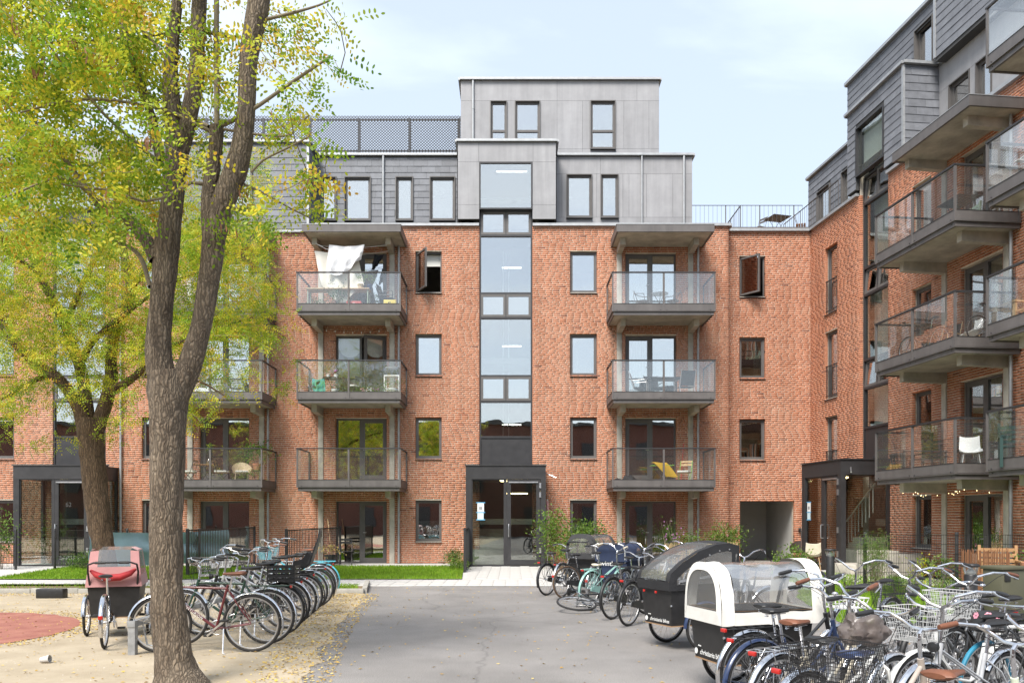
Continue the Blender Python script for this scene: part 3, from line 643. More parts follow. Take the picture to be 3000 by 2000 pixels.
brick_wall(main, -18.9, -6.712, 0.03, 11.37, [o for o in ops if o[0] < -6.8], 0, 12)
# return at the right end of the block and the recessed bay beside it
rec = .53
bay_ops = [(7.97,8.87,z-1.41,z) for z in WT[1:]] + [(7.99,9.89,0,2.17)]
brick_wall(main, 7.46, 10.62, 0.03, 11.6, bay_ops, rec, 13)
cb = brick_list(0, rec, .03, 11.6, [], 5); Vb, Fb, cbv = brick_mesh(cb, 0, 6); Vr = np.c_[7.45 - Vb[:,1]*.0 - (Vb[:,1] > .05)*.1 + .0, Vb[:,0], Vb[:,2]]; Vr[:,0] = 7.452 - Vb[:,1]
tag(link('brickwork', np_mesh('brickwork', Vr, Fb, 'brick', ('bv', cbv)), main), kind='stuff')
MB().add([(7.443,0.01,0),(7.443,rec,0),(7.443,rec,11.6),(7.443,0.01,11.6)], [(0,1,2,3)]).build('wall', 'mortar', main, smooth=False)
curt = {(2,0):'low',(2,1):None,(2,2):None,(2,3):'top',(3,0):'side',(3,1):None,(3,2):'side',(3,3):None,(0,1):None,(1,1):None}
for i,(a,b) in enumerate(cols):
    for k,z in enumerate(WT):
        if i == 1 and k > 1: pass
        window(main, a, b, z-1.41, z, curtain=curt.get((i,k)), open_=(62,'L') if (i,k) == (2,3) else None)
for k,z in enumerate(WT[1:]): pass
bay = lambda: None
for k,z in enumerate(WT[1:]):                     # windows of the recessed bay
    w = window(main, 7.97, 8.87, z-1.41, z, curtain='side' if k == 2 else ('right' if k == 1 else None), open_=(50,'L') if k == 2 else None); w.location.y += rec
dcur = {(2,2):'door',(1,2):None,(0,1):None,(2,1):None,(2,3):None}
for i,(a,b,s) in enumerate(doors):
    for k,z in enumerate(DT): balcony_door(main, a, b, z-2.12, z, s, curtain=dcur.get((i,k)), open_=38 if (i,k) == (1,2) else 0, gm='clear_glass' if (i,k) == (1,2) else 'window_glass')
BX = [(-11.48,-8.09),(-6.99,-3.60),(3.24,6.60)]
CX = [(-11.15,-8.69),(-6.66,-4.21),(3.60,6.05)]
for (a,b),(c0,c1) in zip(BX, CX):
    for zb in (2.46, 5.31, 8.16): balcony(main, a, b, zb)
    canopy(main, a+.16, b-.02, 10.88)
    for cx in (c0, c1):
        column(main, cx, 0, 10.9)
        for zb in (2.46, 5.31, 8.16): bracket(main, cx, zb+.03)
        bracket(main, cx, 10.90, .93)
    dx_ = c1 + .33
    MB().box(dx_-.0, dx_+.001, 0, .001, 0, .001)
    for z0,z1 in ((0.05,2.46),(2.62,5.31),(5.47,8.16),(8.32,10.9)): downpipe(main, dx_, -.10, z0, z1)
downpipe(main, -13.42, -.08, .05, 11.3)
for a,b in SX: stair_glazing(main, a, b)
pr = porch(main, -1.496, 1.093)
notice(pr, -1.12, 1.78, -1.61)
porch(main, -16.14, -13.55, number='62')
# concrete stair seen through the porch glass, ceiling strip lamp
for k in range(7): MB().box(-1.35, -.3, -.75+.27*k, -.45+.27*k+.02, 0, .17*(k+1)).build('step', 'concrete', pr, smooth=False)
MB().box(-.25,.55,.6,.64,2.42,2.46).build('strip_lamp', 'lamp', main, smooth=False)
# landings, rails and strip lamps inside the stair towers
for a,b in SX:
    for fz in FL[1:]:
        MB().box(a-.3,b+.3,.9,2.6,fz-1.5,fz-1.3).build('landing', 'interior_white', main, smooth=False)
        MB().box(a-.3,b+.3,.5,.53,fz+.0,fz+.82).build('stair_balustrade', 'interior_white', main, smooth=False)
        MB().box((a+b)/2-.15,(a+b)/2+.55,1.6,1.64,fz+2.1,fz+2.14).build('strip_lamp', 'tube_lamp', main, smooth=False)
    MB().box((a+b)/2-.35,(a+b)/2+.75,1.2,1.24,13.98,14.01).build('strip_lamp', 'tube_lamp', main, smooth=False)
    for xx in (-.12,.08): MB().box((a+b)/2+xx,(a+b)/2+xx+.03,.8,.83,4.0,11).build('stair_rail', 'interior_white', main, smooth=False)
# rooms: floors, partitions, back wall
it = MB()
for fz in FL[1:]: it.box(-18.9,-15.95,.32,4.5,fz-.3,fz-.02); it.box(-13.8,-1.3,.32,4.5,fz-.3,fz-.02); it.box(.9,10.6,.62,4.5,fz-.3,fz-.02)
it.box(-18.9,10.6,4.5,4.6,0,11.4); it.box(-18.9,6,4.5,4.6,11.4,14.3); it.box(-18.9,10.6,.3,4.5,-.05,0)
for x in (-18.9,-15.95,-13.8,-11.3,-7.5,-1.3,.9,3.3): it.box(x-.06,x+.06,1.05,4.5,0,14.3)
for x in (7.3,10.6): it.box(x-.06,x+.06,.7,4.5,0,11.4)
it.box(-18.9,10.6,1.5,4.5,11.35,11.6)
it.build('interior', 'interior', main, smooth=False)
mat('passage_wall', (.46,.455,.44), .9, var=.06, vscale=2)
# passage through the recessed bay
pg = MB(); pg.box(7.9,7.98,rec+.12,rec+5,0,2.3); pg.box(9.90,9.98,rec+.12,rec+5,0,2.3); pg.box(7.9,9.98,rec+3.2,rec+3.3,0,2.3); pg.box(7.9,9.98,rec+.12,rec+5,2.2,2.3)
pg.build('passage', 'passage_wall', main, smooth=False)
# copings
coping(main, [(-6.75,-.04),(-1.13,-.04)], 11.64); coping(main, [(.71,-.04),(7.51,-.04),(7.51,rec-.06),(10.5,rec-.06)], 11.64)
coping(main, [(-18.9,-.05),(-6.75,-.05)], 11.41, h=.07)
MB().box(7.5,10.5,rec-.02,rec+.02,11.68,11.76).build('terrace_edge', 'steel_grey', main, smooth=False)
# attic behind the parapet: slates left of the stair tower, sheets right of it
AY = .93; ZR = 14.46; AP = 82.5
def ax(u): return (u-1500)/2400*(FY+AY)
aw = [(ax(935),ax(986),12.14,13.67),(ax(1010),ax(1086),12.14,13.67),(ax(1160),ax(1210),12.14,13.67),(ax(1260),ax(1333),12.14,13.67)]
xa = ax(926); xb = ax(1340)
slates(main, xa, xb, 11.62, ZR-.1, AY, aw, 21)
backing(main, xa, xb, 11.5, ZR, AY+.006, aw)
for k,(a,b,c,d) in enumerate(aw):
    w = window(main, a, b, c, d, y=.02, proj=.07, t=.045, curtain=None); w.location.y = AY
rw = [(ax(1660),ax(1734),12.24,13.76),(ax(1760),ax(1811),12.24,13.76)]
xc, xd = ax(1630), ax(2028); j = lambda *us: [ax(1200+u*.4464) for u in us]
panels(main, xc, xd, 11.62, ZR, AY, [(13.79,ZR-.06,j(1253,1795)),(12.25,13.79,j(1000,1225,1400,1440,1555,1727,1795)),(11.62,12.25,j(1370,1795))], rw)
backing(main, xc, xd, 11.5, ZR, AY+.02, rw)
for a,b,c,d in rw: w = window(main, a, b, c, d, y=.03, proj=.05, t=.045); w.location.y = AY
MB().box(xd-.012,xd,AY+.013,AY+6,11.62,ZR-.06).build('facade_panel', 'panel', main, smooth=False)
downpipe(main, ax(1880), AY-.06, 11.62, ZR-.05, .032, 1.05); downpipe(main, ax(1981+22), AY-.06, 11.62, ZR-.05, .04, 1.05); downpipe(main, ax(1123.5), AY-.06, 11.62, ZR-.05, .04, 1.05)
# stair tower heads
BYH = -.17
for a,b in SX:
    x0, x1 = a-.73, b+.80; g = [(a, b, 11.5, 13.74)]
    pan = [(13.74,ZR-.06,[a-.02,b+.02]),(12.28,13.74,[]),(11.79,12.28,[])]
    panels(main, x0, x1, 11.79, ZR, BYH, pan, g)
    backing(main, x0+.01, x1-.01, 11.79, ZR, BYH+.02, g)
    for xx in (x0, x1-.012): MB().box(xx,xx+.012,BYH+.013,AY,11.79,ZR-.06).build('facade_panel', 'panel', main, smooth=False)
    coping(main, [(x0-.04,AY),(x0-.04,BYH-.03),(x1+.04,BYH-.03),(x1+.04,AY)], ZR, h=.08)
    f = MB(); frame_mb(f, a, b, 12.12, 13.74, BYH-.02, BYH+.08, .05); hw = f.build('stair_window', 'steel_dark', main, smooth=False); pane(hw, a+.05, b-.05, 12.17, 13.69, BYH+.03, 'stair_glass')
    MB().box(x0,x1,BYH,AY+.1,ZR-.05,ZR-.005).build('roof', 'roofing', main, smooth=False)
coping(main, [(xa,AY-.05),(SX[1][0]-.73,AY-.05)], ZR, h=.08); coping(main, [(SX[1][1]+.8,AY-.05),(xd+.04,AY-.05),(xd+.04,AY+6)], ZR, h=.08)
MB().box(-18.9,xd,AY+.1,AY+8,ZR-.1,ZR-.02).build('roof', 'roofing', main, smooth=False)
MB().box(-18.9,7.45,.3,AY,11.5,11.62).build('roof', 'roofing', main, smooth=False)
MB().box(7.44,16,rec+.2,rec+8,11.5,11.6).build('roof', 'roofing', main, smooth=False)
# slate storey flush with the facade over the left half
sx1 = (903-1500)/2400*(FY-.12); sw = [(-12.5,-11.6,12.2,13.7),(-9.6,-8.9,12.2,13.7),(-17.6,-16.9,12.2,13.7)]
slates(main, -11, sx1, 11.47, ZR-.08, -.10, sw, 22); slates(main, -18.9, -11, 11.47, ZR-.08, -.10, sw+[(SX[0][0]-.75,SX[0][1]+.82,11,15)], 23, singly=False)
backing(main, -18.9, sx1-.01, 11.45, ZR-.02, -.094, sw)
for a,b,c,d in sw: w = window(main, a, b, c, d, y=.02, proj=.07, t=.045); w.location.y = -.10
Ms = Matrix.Translation((sx1, -.1, 0)) @ Matrix.Rotation(R(90), 4, 'Z'); slates(main, 0, AY+.1, 11.47, ZR-.08, 0, [], 24, Ms)
MB().box(sx1-.06,sx1-.001,-.095,AY+.1,11.45,ZR-.02).build('wall_backing', 'roofing', main, smooth=False)
MB().box(sx1-.05,sx1+.03,-.14,-.085,11.47,ZR-.04).build('corner_trim', 'zinc', main, smooth=False)
coping(main, [(-18.9,-.14),(sx1+.05,-.14),(sx1+.05,AY+.05)], ZR, h=.08)
MB().box(-18.9,sx1,-.08,AY+.2,ZR-.1,ZR-.025).build('roof', 'roofing', main, smooth=False)
# top storey
PY = 1.49; ZP = 17.44
def px(u): return (u-1500)/2400*(FY+PY)
pw = [(px(1437),px(1485),14.4,16.65),(px(1509),px(1582),14.4,16.65),(px(1730),px(1802.5),14.92,16.66)]
p0, p1 = px(1350), px(1931); jj = lambda *us: [px(1200+u*.4464) for u in us]
panels(main, p0, p1, ZR-.1, ZP, PY, [(16.67,ZP-.05,jj(968,1492)),(14.93,16.67,jj(415,968,1135,1180,1406,1571)),(ZR-.1,14.93,jj(968,1135))], pw)
backing(main, p0, p1, ZR-.1, ZP-.02, PY+.02, pw); MB().box(p0,p1,PY+.12,PY+7,ZP-.1,ZP-.04).build('roof', 'roofing', main, smooth=False)
for xx in (p0, p1-.012): MB().box(xx,xx+.012,PY+.013,PY+7,ZR-.1,ZP-.05).build('facade_panel', 'panel', main, smooth=False)
for a,b,c,d in pw:
    w = window(main, a, b, max(c,14.93), d, y=.03, proj=.05, t=.045); w.location.y = PY
    MB().box(a+.045,b-.045,.03,.075,max(c,14.93)+.62,max(c,14.93)+.70).build('transom', 'frame_grey', w, smooth=False)
coping(main, [(p0-.03,PY+7),(p0-.03,PY-.05),(p1+.03,PY-.05),(p1+.03,PY+7)], ZP, h=.08); downpipe(main, px(1386), PY-.05, ZR, ZP-.04, .04, 1.05)
# expanded metal screen on the roof, left of the top storey
scr = []; SYs = 2.6; sxa, sxb = -13.5, px(1352); zc0, zc1 = 14.2, 16.72; cw, ch = .112, .0525
nr = int((zc1-zc0)/ch); ncx = int((sxb-sxa)/cw)
V = []; F = []
for r_ in range(nr):
    z = zc0 + r_*ch
    for c_ in range(ncx):
        x = sxa + c_*cw + (cw/2 if r_ % 2 else 0); t = .0185
        a, b, m_ = (x, z), (x+cw/2, z+ch), (x+cw, z)
        for p, q in ((a,b),(b,m_)):
            i = len(V); V += [(p[0],SYs,p[1]-t),(q[0],SYs+.012,q[1]-t),(q[0],SYs+.012,q[1]+t),(p[0],SYs,p[1]+t)]; F.append((i,i+1,i+2,i+3))
tag(link('expanded_metal_screen', np_mesh('expanded_metal_screen', np.array(V), np.array(F), 'screen_metal'), main), kind='stuff')
ps = MB()
for x in (-11.5,-9.35,-7.6,-5.75,-3.85,-2.0+.0): ps.box(x-.05,x+.05,SYs+.05,SYs+.13,14.3,16.6)
for z in (14.42,15.38,16.55): ps.box(sxa,sxb,SYs+.04,SYs+.10,z-.025,z+.025)
ps.build('screen_post', 'screen_metal', main, smooth=False)
# roof terrace railing right of the attic
def railing(root, p, q, z0, h, n, name='railing', r=.012):
    p, q = Vector((*p,0)), Vector((*q,0)); mb = MB(); up = Vector((0,0,1))
    mb.bar(p+up*(z0+h), q+up*(z0+h), .04, .012); mb.bar(p+up*(z0+.06), q+up*(z0+.06), .03, .012)
    for i in range(n+1):
        a = p.lerp(q, i/n); mb.tube([a+up*(z0+.06), a+up*(z0+h)], r*.5, 4)
    for i in range(0, n+1, max(1, n//3)):
        a = p.lerp(q, i/n); mb.bar(a+up*z0, a+up*(z0+h), .035, .012)
    return mb.build(name, 'steel_grey', root, smooth=False)
railing(main, (xd, rec+.5), (10.35, rec+.5), 11.66, 1.05, 26, 'terrace_railing'); railing(main, (8.15, rec+.55), (8.15, rec+5), 11.66, 1.05, 20, 'terrace_railing')
railing(main, (xd, rec+5.5), (14, rec+5.5), 11.66, 1.05, 40, 'terrace_railing')

# ---- the wing on the right: local x runs towards the viewer, y into the building
WS = .11; wn = math.hypot(1, WS)
wing = thing('apartment_building', 'red brick side wing with slate clad upper storeys and balconies along the lawn', 'building', (10.46, 28.7, 0), math.atan2(-1, WS))
def wa(u, b=0.):                                # facade coordinate of a photo column on the plane b metres proud of the wall
    k = (u-1500)/FPX; t = (WS/wn, -1/wn); n_ = (-1/wn, -WS/wn)
    return (k*(28.7 + b*n_[1]) - 10.46 - b*n_[0]) / (t[0] - k*t[1])
def wpt(a, b, z=0.):                            # wing coordinates to the world
    return Vector((10.46 + (WS*a - b)/wn, 28.7 - (a + WS*b)/wn, z))
wops = [(1.03,1.85,z-2.22,z) for z in (4.95,7.80,10.65)] + [(3.25,4.80,0,12.5)] + [(5.98,6.84,z-1.41,z) for z in WT] + [(8.04,9.55,z-2.12,z) for z in DT] + [(12.4,13.9,z-2.12,z) for z in DT]
brick_wall(wing, 0.004, 15.5, .03, 11.6, wops, 0, 31, lambda x, z: (9 if x > 10.15 or z < 1.2 or z > 11.3 else 0) - x + (3 if 7.0 < x < 9.9 and not 5.0 < z < 9.0 else 0))
for z in (4.95,7.80,10.65):
    w = window(wing, 1.03, 1.85, z-2.22, z, y=.12, curtain='right')
    rl = MB(); rl.box(1.04,1.84,.02,.05,z-2.22+1.08,z-2.22+1.11); rl.box(1.04,1.84,.02,.05,z-2.2+.06,z-2.2+.09)
    for i in range(9): rl.box(1.05+i*.096,1.062+i*.096,.028,.042,z-2.2+.06,z-2.22+1.08)
    rl.build('window_guard', 'steel_dark', w, smooth=False)
for k,z in enumerate(WT): window(wing, 5.98, 6.84, z-1.41, z, y=.13, curtain=('side','full','side','side')[k])
for k,z in enumerate(DT): balcony_door(wing, 8.04, 9.55, z-2.12, z, 'L', curtain=('side','side',None,'door')[k]); balcony_door(wing, 12.4, 13.9, z-2.12, z, 'L')
for a,b,cs in ((6.91,10.18,(7.33,9.62)),(11.19,14.45,(11.62,13.9))):
    for zb in (2.46,5.31,8.16): balcony(wing, a, b, zb)
    if a < 8: canopy(wing, a+.35, b+.1, 10.82, 1.36)
    else: balcony(wing, a, b, 11.01)
    for cx in cs:
        column(wing, cx, 0, 10.9)
        for zb in (2.46,5.31,8.16): bracket(wing, cx, zb+.03, 1.2)
        bracket(wing, cx, 10.86 if a < 8 else 11.04, 1.05)
    dx_ = cs[1]+.33
    for z0,z1 in ((0.05,2.46),(2.62,5.31),(5.47,8.16),(8.32,11.0)): downpipe(wing, dx_, -.10, z0, z1)
stair_glazing(wing, 3.25, 4.80, .14, tilt=True, gm='wing_glass'); MB().box(3.12,4.93,.55,.6,2.9,14.0).build('stair_light_catcher', 'interior_white', wing, smooth=False)  # white sheet added close behind the glazing to catch light and brighten it
wp = porch(wing, 2.44, 4.9, 1.5, number='66')
notice(wp, 2.72, 1.78, -1.44)
MB().box(2.28,2.42,-1.45,-1.33,0,1.25).build('intercom', 'alu', wp, smooth=False); MB().box(2.30,2.40,-1.47,-1.45,.95,1.18).build('intercom_panel', 'steel_grey', wp, smooth=False)
sr = MB()
for k in range(8): sr.tube([(3.2+.2*k,-.35,.75+.14*k),(3.2+.2*k,-.35,1.5+.14*k)], .012, 6)
sr.bar((3.1,-.35,1.48),(4.7,-.35,2.6), .04, .03); sr.build('stair_rail', 'interior_white', wp, smooth=False)
for k in range(6): MB().box(3.1+.27*k, 3.4+.27*k, -.9, .8, 0, .17*(k+1)).build('step', 'concrete', wp, smooth=False)
iw = MB()
for fz in FL[1:]: iw.box(0,3.1,.32,4,fz-.3,fz-.02); iw.box(4.95,15.5,.32,4,fz-.3,fz-.02); iw.box(3.1,4.95,.6,3,fz-1.5,fz-1.3)
iw.box(-.1,15.5,4,4.1,0,14.2); iw.box(-.1,15.5,.3,4,-.05,0)
for x in (0,3.1,4.95,7.2,10.7,15.5): iw.box(x-.05,x+.05,1.02,4,0,11.4)
iw.build('interior', 'interior', wing, smooth=False)
coping(wing, [(0.,-.05),(3.2,-.05)], 11.64); coping(wing, [(4.85,-.05),(11.0,-.05)], 11.64)
MB().box(-4,15.5,.3,6,11.5,11.6).build('roof', 'roofing', wing, smooth=False)
# stair head box in slate
ZW = 14.32; hx0, hx1 = wa(2483,.12), wa(2648,.12)
slates(wing, hx0, hx1, 11.78, ZW-.06, -.12, [(3.25,4.80,11.5,13.66)], 41); backing(wing, hx0, hx1, 11.76, ZW, -.114, [(3.25,4.80,11.5,13.66)])
Mw = Matrix.Translation((hx1, -.12, 0)) @ Matrix.Rotation(R(90), 4, 'Z'); slates(wing, 0, AY+.12, 11.78, ZW-.06, 0, [], 42, Mw)
MB().box(hx1-.06,hx1-.002,-.11,AY,11.76,ZW).build('wall_backing', 'roofing', wing, smooth=False); MB().box(hx0,hx0+.05,-.11,AY,11.76,ZW).build('wall_backing', 'roofing', wing, smooth=False)
MB().box(hx1-.06,hx1+.03,-.16,-.10,11.78,ZW-.03).build('corner_trim', 'zinc', wing, smooth=False)
f = MB(); frame_mb(f, 3.25, 4.80, 12.13, 13.66, -.16, .02, .05); hw = f.build('stair_window', 'steel_dark', wing, smooth=False); pane(hw, 3.30, 4.75, 12.18, 13.61, -.06, 'wing_glass')
MB().box(3.3,4.75,.1,.11,12.5,13.6).build('blind', 'blind', wing, smooth=False)
coping(wing, [(hx0-.05,AY),(hx0-.05,-.17),(hx1+.05,-.17),(hx1+.05,AY-.05),(16,AY-.05)], ZW, h=.08)
MB().box(hx0,hx1,-.1,AY,ZW-.05,ZW-.01).build('roof', 'roofing', wing, smooth=False)
# attic wall, far part in slate, near part in sheets
d0, d1 = wa(2396,-AY), wa(2433,-AY); e0 = -2.05
fw = [(d0,d1,11.66,13.5),(.45,1.25,11.9,13.5)]
slates(wing, e0, hx0+.02, 11.62, ZW-.08, AY, fw, 43); backing(wing, e0, hx0, 11.5, ZW, AY+.006, fw)
for a,b,c,d in fw: w = window(wing, a, b, c, d, y=.03, proj=.06, t=.045, curtain='full'); w.location.y = AY
Me = Matrix.Translation((e0, AY, 0)) @ Matrix.Rotation(R(-90), 4, 'Z'); slates(wing, -2.5, 0, 11.62, ZW-.08, 0, [], 44, Me, singly=False)
MB().box(e0+.01,e0+.08,AY+.01,AY+2.5,11.5,ZW).build('wall_backing', 'roofing', wing, smooth=False)
coping(wing, [(e0-.04,AY+2.5),(e0-.04,AY-.05),(hx0-.05,AY-.05)], ZW, h=.08)
nw = [(wa(2781,-AY),wa(2841,-AY),11.95,13.5),(wa(2860,-AY),wa(2905,-AY),11.95,13.5)]
panels(wing, hx1, 16, 11.62, ZW, AY, [(13.52,ZW-.05,[wa(2990,-AY)]),(11.62,13.52,[nw[0][0]-.1,nw[0][1]+.08,nw[1][0]-.02,nw[1][1]+.02,12.6])], nw); backing(wing, hx1, 16, 11.5, ZW, AY+.02, nw)
for a,b,c,d in nw: w = window(wing, a, b, c, d, y=.06, proj=.03, t=.045); w.location.y = AY
# upper storey in slate
UY = 1.62; ZU = 17.08; u0 = wa(2483,-UY)
uw = [(wa(2550,-UY),wa(2587,-UY),14.5,16.0),(wa(2685,-UY),wa(2738,-UY),14.5,16.55),(wa(2751,-UY),wa(2791,-UY),14.5,16.55)]
ue = wa(2838,-UY)
slates(wing, u0, ue, ZW-.05, ZU-.06, UY, uw, 45); backing(wing, u0, 16, ZW-.1, ZU, UY+.006, uw)
for a,b,c,d in uw: w = window(wing, a, b, c, d, y=.05, proj=.09, t=.04, curtain='full'); w.location.y = UY
coping(wing, [(u0-.04,UY+5),(u0-.04,UY-.06),(ue,UY-.06)], ZU, h=.1)
Mu = Matrix.Translation((ue, UY-1.0, 0)) @ Matrix.Rotation(R(-90), 4, 'Z')
slates(wing, -1.0, 0, ZW, ZU+.4, 0, [], 46, Mu); slates(wing, ue, ue+4, ZW, ZU+.4, UY-1.0, [], 47, singly=False)
MB().box(ue+.008,ue+4,UY-.99,UY+1,ZW-.1,ZU+.4).build('wall_backing', 'roofing', wing, smooth=False); MB().box(ue-.03,ue+.05,UY-1.04,UY-.985,ZW,ZU+.4).build('corner_trim', 'zinc', wing, smooth=False)
MB().box(u0+.01,u0+.08,UY+.01,UY+5,ZW-.1,ZU).build('wall_backing', 'roofing', wing, smooth=False)
Mf = Matrix.Translation((u0, UY, 0)) @ Matrix.Rotation(R(-90), 4, 'Z'); slates(wing, -3, 0, ZW, ZU-.06, 0, [], 48, Mf, singly=False)
downpipe(wing, wa(2822,-UY), UY-.06, ZW, ZU, .04, 1.05)
MB().box(e0,16,AY+.1,8,ZW-.1,ZW-.03).build('roof', 'roofing', wing, smooth=False); MB().box(u0,16,UY+.1,8,ZU-.1,ZU-.04).build('roof', 'roofing', wing, smooth=False)
railing(wing, (-2.4,.12), (wa(2456,-.12),.12), 11.66, 1.05, 24, 'terrace_railing')

# ---- the block across the courtyard, behind the camera (it shows only as a reflection in the panes)
mat('brick_far', (.13,.055,.04), .9, var=.2, vscale=1.5)
opp = thing('apartment_building', 'long brick block across the courtyard, showing only as reflection in the window panes', 'building', (0, -15, 0))
MB().box(-45,45,-9,0,0,9.6).build('wall', 'brick_far', opp, smooth=False); MB().box(-45.3,45.3,-9.2,.3,9.6,9.9).build('roof', 'roofing', opp, smooth=False)
wm = MB().box(0,1.3,-.02,.06,0,1.6).mesh('window', 'steel_dark', False)
for i in range(18):
    for z in (.9,3.7,6.5): link('window', wm, opp, (-42+4.8*i, 0, z))

# ================================================================ trees and plants
def bark_mat(name, a, b, sc):
    m = mat(name, a, .95, col2=b, vscale=sc, stretch=(1,1,.22)); t = m.node_tree; bs = t.nodes['Principled BSDF']; n = t.nodes.new; l = t.links.new
    c = n('ShaderNodeTexCoord'); q = n('ShaderNodeMapping'); q.inputs['Scale'].default_value = (1,1,.11); l(c.outputs['Object'], q.inputs[0])
    nz_ = n('ShaderNodeTexNoise'); nz_.inputs['Scale'].default_value = 9; l(c.outputs['Object'], nz_.inputs['Vector'])
    mixv = n('ShaderNodeMix'); mixv.data_type = 'RGBA'; mixv.inputs[0].default_value = .06; l(q.outputs[0], mixv.inputs[6]); l(nz_.outputs['Color'], mixv.inputs[7])
    v = n('ShaderNodeTexVoronoi'); v.feature = 'DISTANCE_TO_EDGE'; v.inputs['Scale'].default_value = sc*2.4; l(mixv.outputs[2], v.inputs['Vector'])
    r = n('ShaderNodeMapRange'); r.inputs[2].default_value = .22; r.inputs[3].default_value = .22; r.inputs[4].default_value = 1; l(v.outputs['Distance'], r.inputs[0])
    src = bs.inputs['Base Color'].links[0].from_socket; mu = n('ShaderNodeMix'); mu.data_type = 'RGBA'; mu.blend_type = 'MULTIPLY'; mu.inputs[0].default_value = .8; l(src, mu.inputs[6]); l(r.outputs[0], mu.inputs[7]); l(mu.outputs[2], bs.inputs['Base Color'])
    bp = n('ShaderNodeBump'); bp.inputs['Strength'].default_value = .9; bp.inputs['Distance'].default_value = .03; l(v.outputs['Distance'], bp.inputs['Height']); l(bp.outputs[0], bs.inputs['Normal'])
bark_mat('bark', (.115,.083,.056), (.265,.212,.155), 16); bark_mat('bark_dark', (.085,.055,.03), (.19,.13,.08), 12)
mat('twig', (.20,.165,.11), .9, var=.2, vscale=6)
mat('pod', (.24,.11,.05), .8, var=.35, vscale=9)
def spline(pts, step):
    P_ = [np.array(p, float) for p in pts]; P_ = [2*P_[0]-P_[1]] + P_ + [2*P_[-1]-P_[-2]]; o = []
    for i in range(1, len(P_)-2):
        a, b, c, d = P_[i-1:i+3]; k = max(1, int(np.linalg.norm((c-b)[:3])/step))
        for j in range(k):
            t = j/k; o.append(.5*((2*b) + (-a+c)*t + (2*a-5*b+4*c-d)*t*t + (-a+3*b-3*c+d)*t**3))
    o.append(P_[-2]); return o
def limb_mesh(pts, n, step, rough, seed):
    """tube whose radius is broken up by long bark ridges"""
    q = spline(pts, step); vs = []; fs = []; T = None; u = None
    for i, p in enumerate(q):
        c = Vector(p[:3]); nx = Vector(q[min(i+1,len(q)-1)][:3]) - Vector(q[max(i-1,0)][:3]); t = nx.normalized()
        u = t.orthogonal().normalized() if u is None else (u - t*u.dot(t)).normalized(); w = t.cross(u); r = p[3]
        for j in range(n):
            a = 2*math.pi*j/n; s = Vector((math.cos(a)*r*14, math.sin(a)*r*14, i*step*2.2 + seed))
            f = noise.noise(s); g = noise.noise(s*2.3 + Vector((4,1,0)))
            rr = r*(.93 + rough*(.75*(abs(f)*2-.5) + .5*g)) + .004*noise.noise(c*3)
            vs.append(c + (u*math.cos(a) + w*math.sin(a))*rr)
        if i: fs += [((i-1)*n+j, (i-1)*n+(j+1)%n, i*n+(j+1)%n, i*n+j) for j in range(n)]
    fs.append(tuple(range((len(q)-1)*n, len(q)*n))); return MB().add(vs, fs), q
def px_path(lst, d0, dd=0., loc=(0,0,0)):
    o = []
    for i, e in enumerate(lst):
        u, v, w = e[:3]; d = e[3] if len(e) > 3 else d0 + dd*i; p = P(u, v, d) - Vector(loc); o.append((*p, w/2*d/FPX))
    return o
def leaves_mesh(base, dirs, size, npair, val, name, mt='leaf'):
    """pinnate leaves: base (n,3), dirs (n,3); every leaflet one six-sided face"""
    n = len(base); d = dirs/np.linalg.norm(dirs, axis=1)[:,None]; ref = rng.normal(size=(n,3)); s = np.cross(d, ref); s /= np.linalg.norm(s,axis=1)[:,None]; nr = np.cross(s, d)
    L_ = size*rng.uniform(.8,1.25,n); V = []; val2 = []
    k = 2*npair + 1
    for j in range(k):
        t = ((j//2)+.8)/(npair+.6); side = (1 if j % 2 else -1) if j < 2*npair else 0
        pos = base + d*(L_*5.2*t)[:,None] - np.array([0,0,1.])*(L_*1.2*t*t)[:,None]
        ax_ = s*side + d*(.35 if side else 1) + nr*rng.normal(0,.25,(n,1)); ax_ /= np.linalg.norm(ax_,axis=1)[:,None]
        wd = np.cross(ax_, nr + rng.normal(0,.35,(n,3))); wd /= np.linalg.norm(wd,axis=1)[:,None]
        ll = (L_*rng.uniform(.8,1.1,n)*(1-.3*abs(t-.5)))[:,None]; ww = ll*.24
        c0 = pos + ax_*ll*.08
        V.append(np.stack([c0, c0+ax_*ll*.28+wd*ww, c0+ax_*ll*.72+wd*ww*.95, c0+ax_*ll, c0+ax_*ll*.72-wd*ww*.95, c0+ax_*ll*.28-wd*ww], 1))
        val2.append(np.clip(val + rng.normal(0,.09,n),0,1))
    V = np.stack(V,1).reshape(-1,3); m = n*k; F = np.arange(m*6).reshape(m,6)
    vv = np.repeat(np.stack(val2,1).reshape(-1), 6)
    return np_mesh(name, V, F, mt, ('bv', vv))
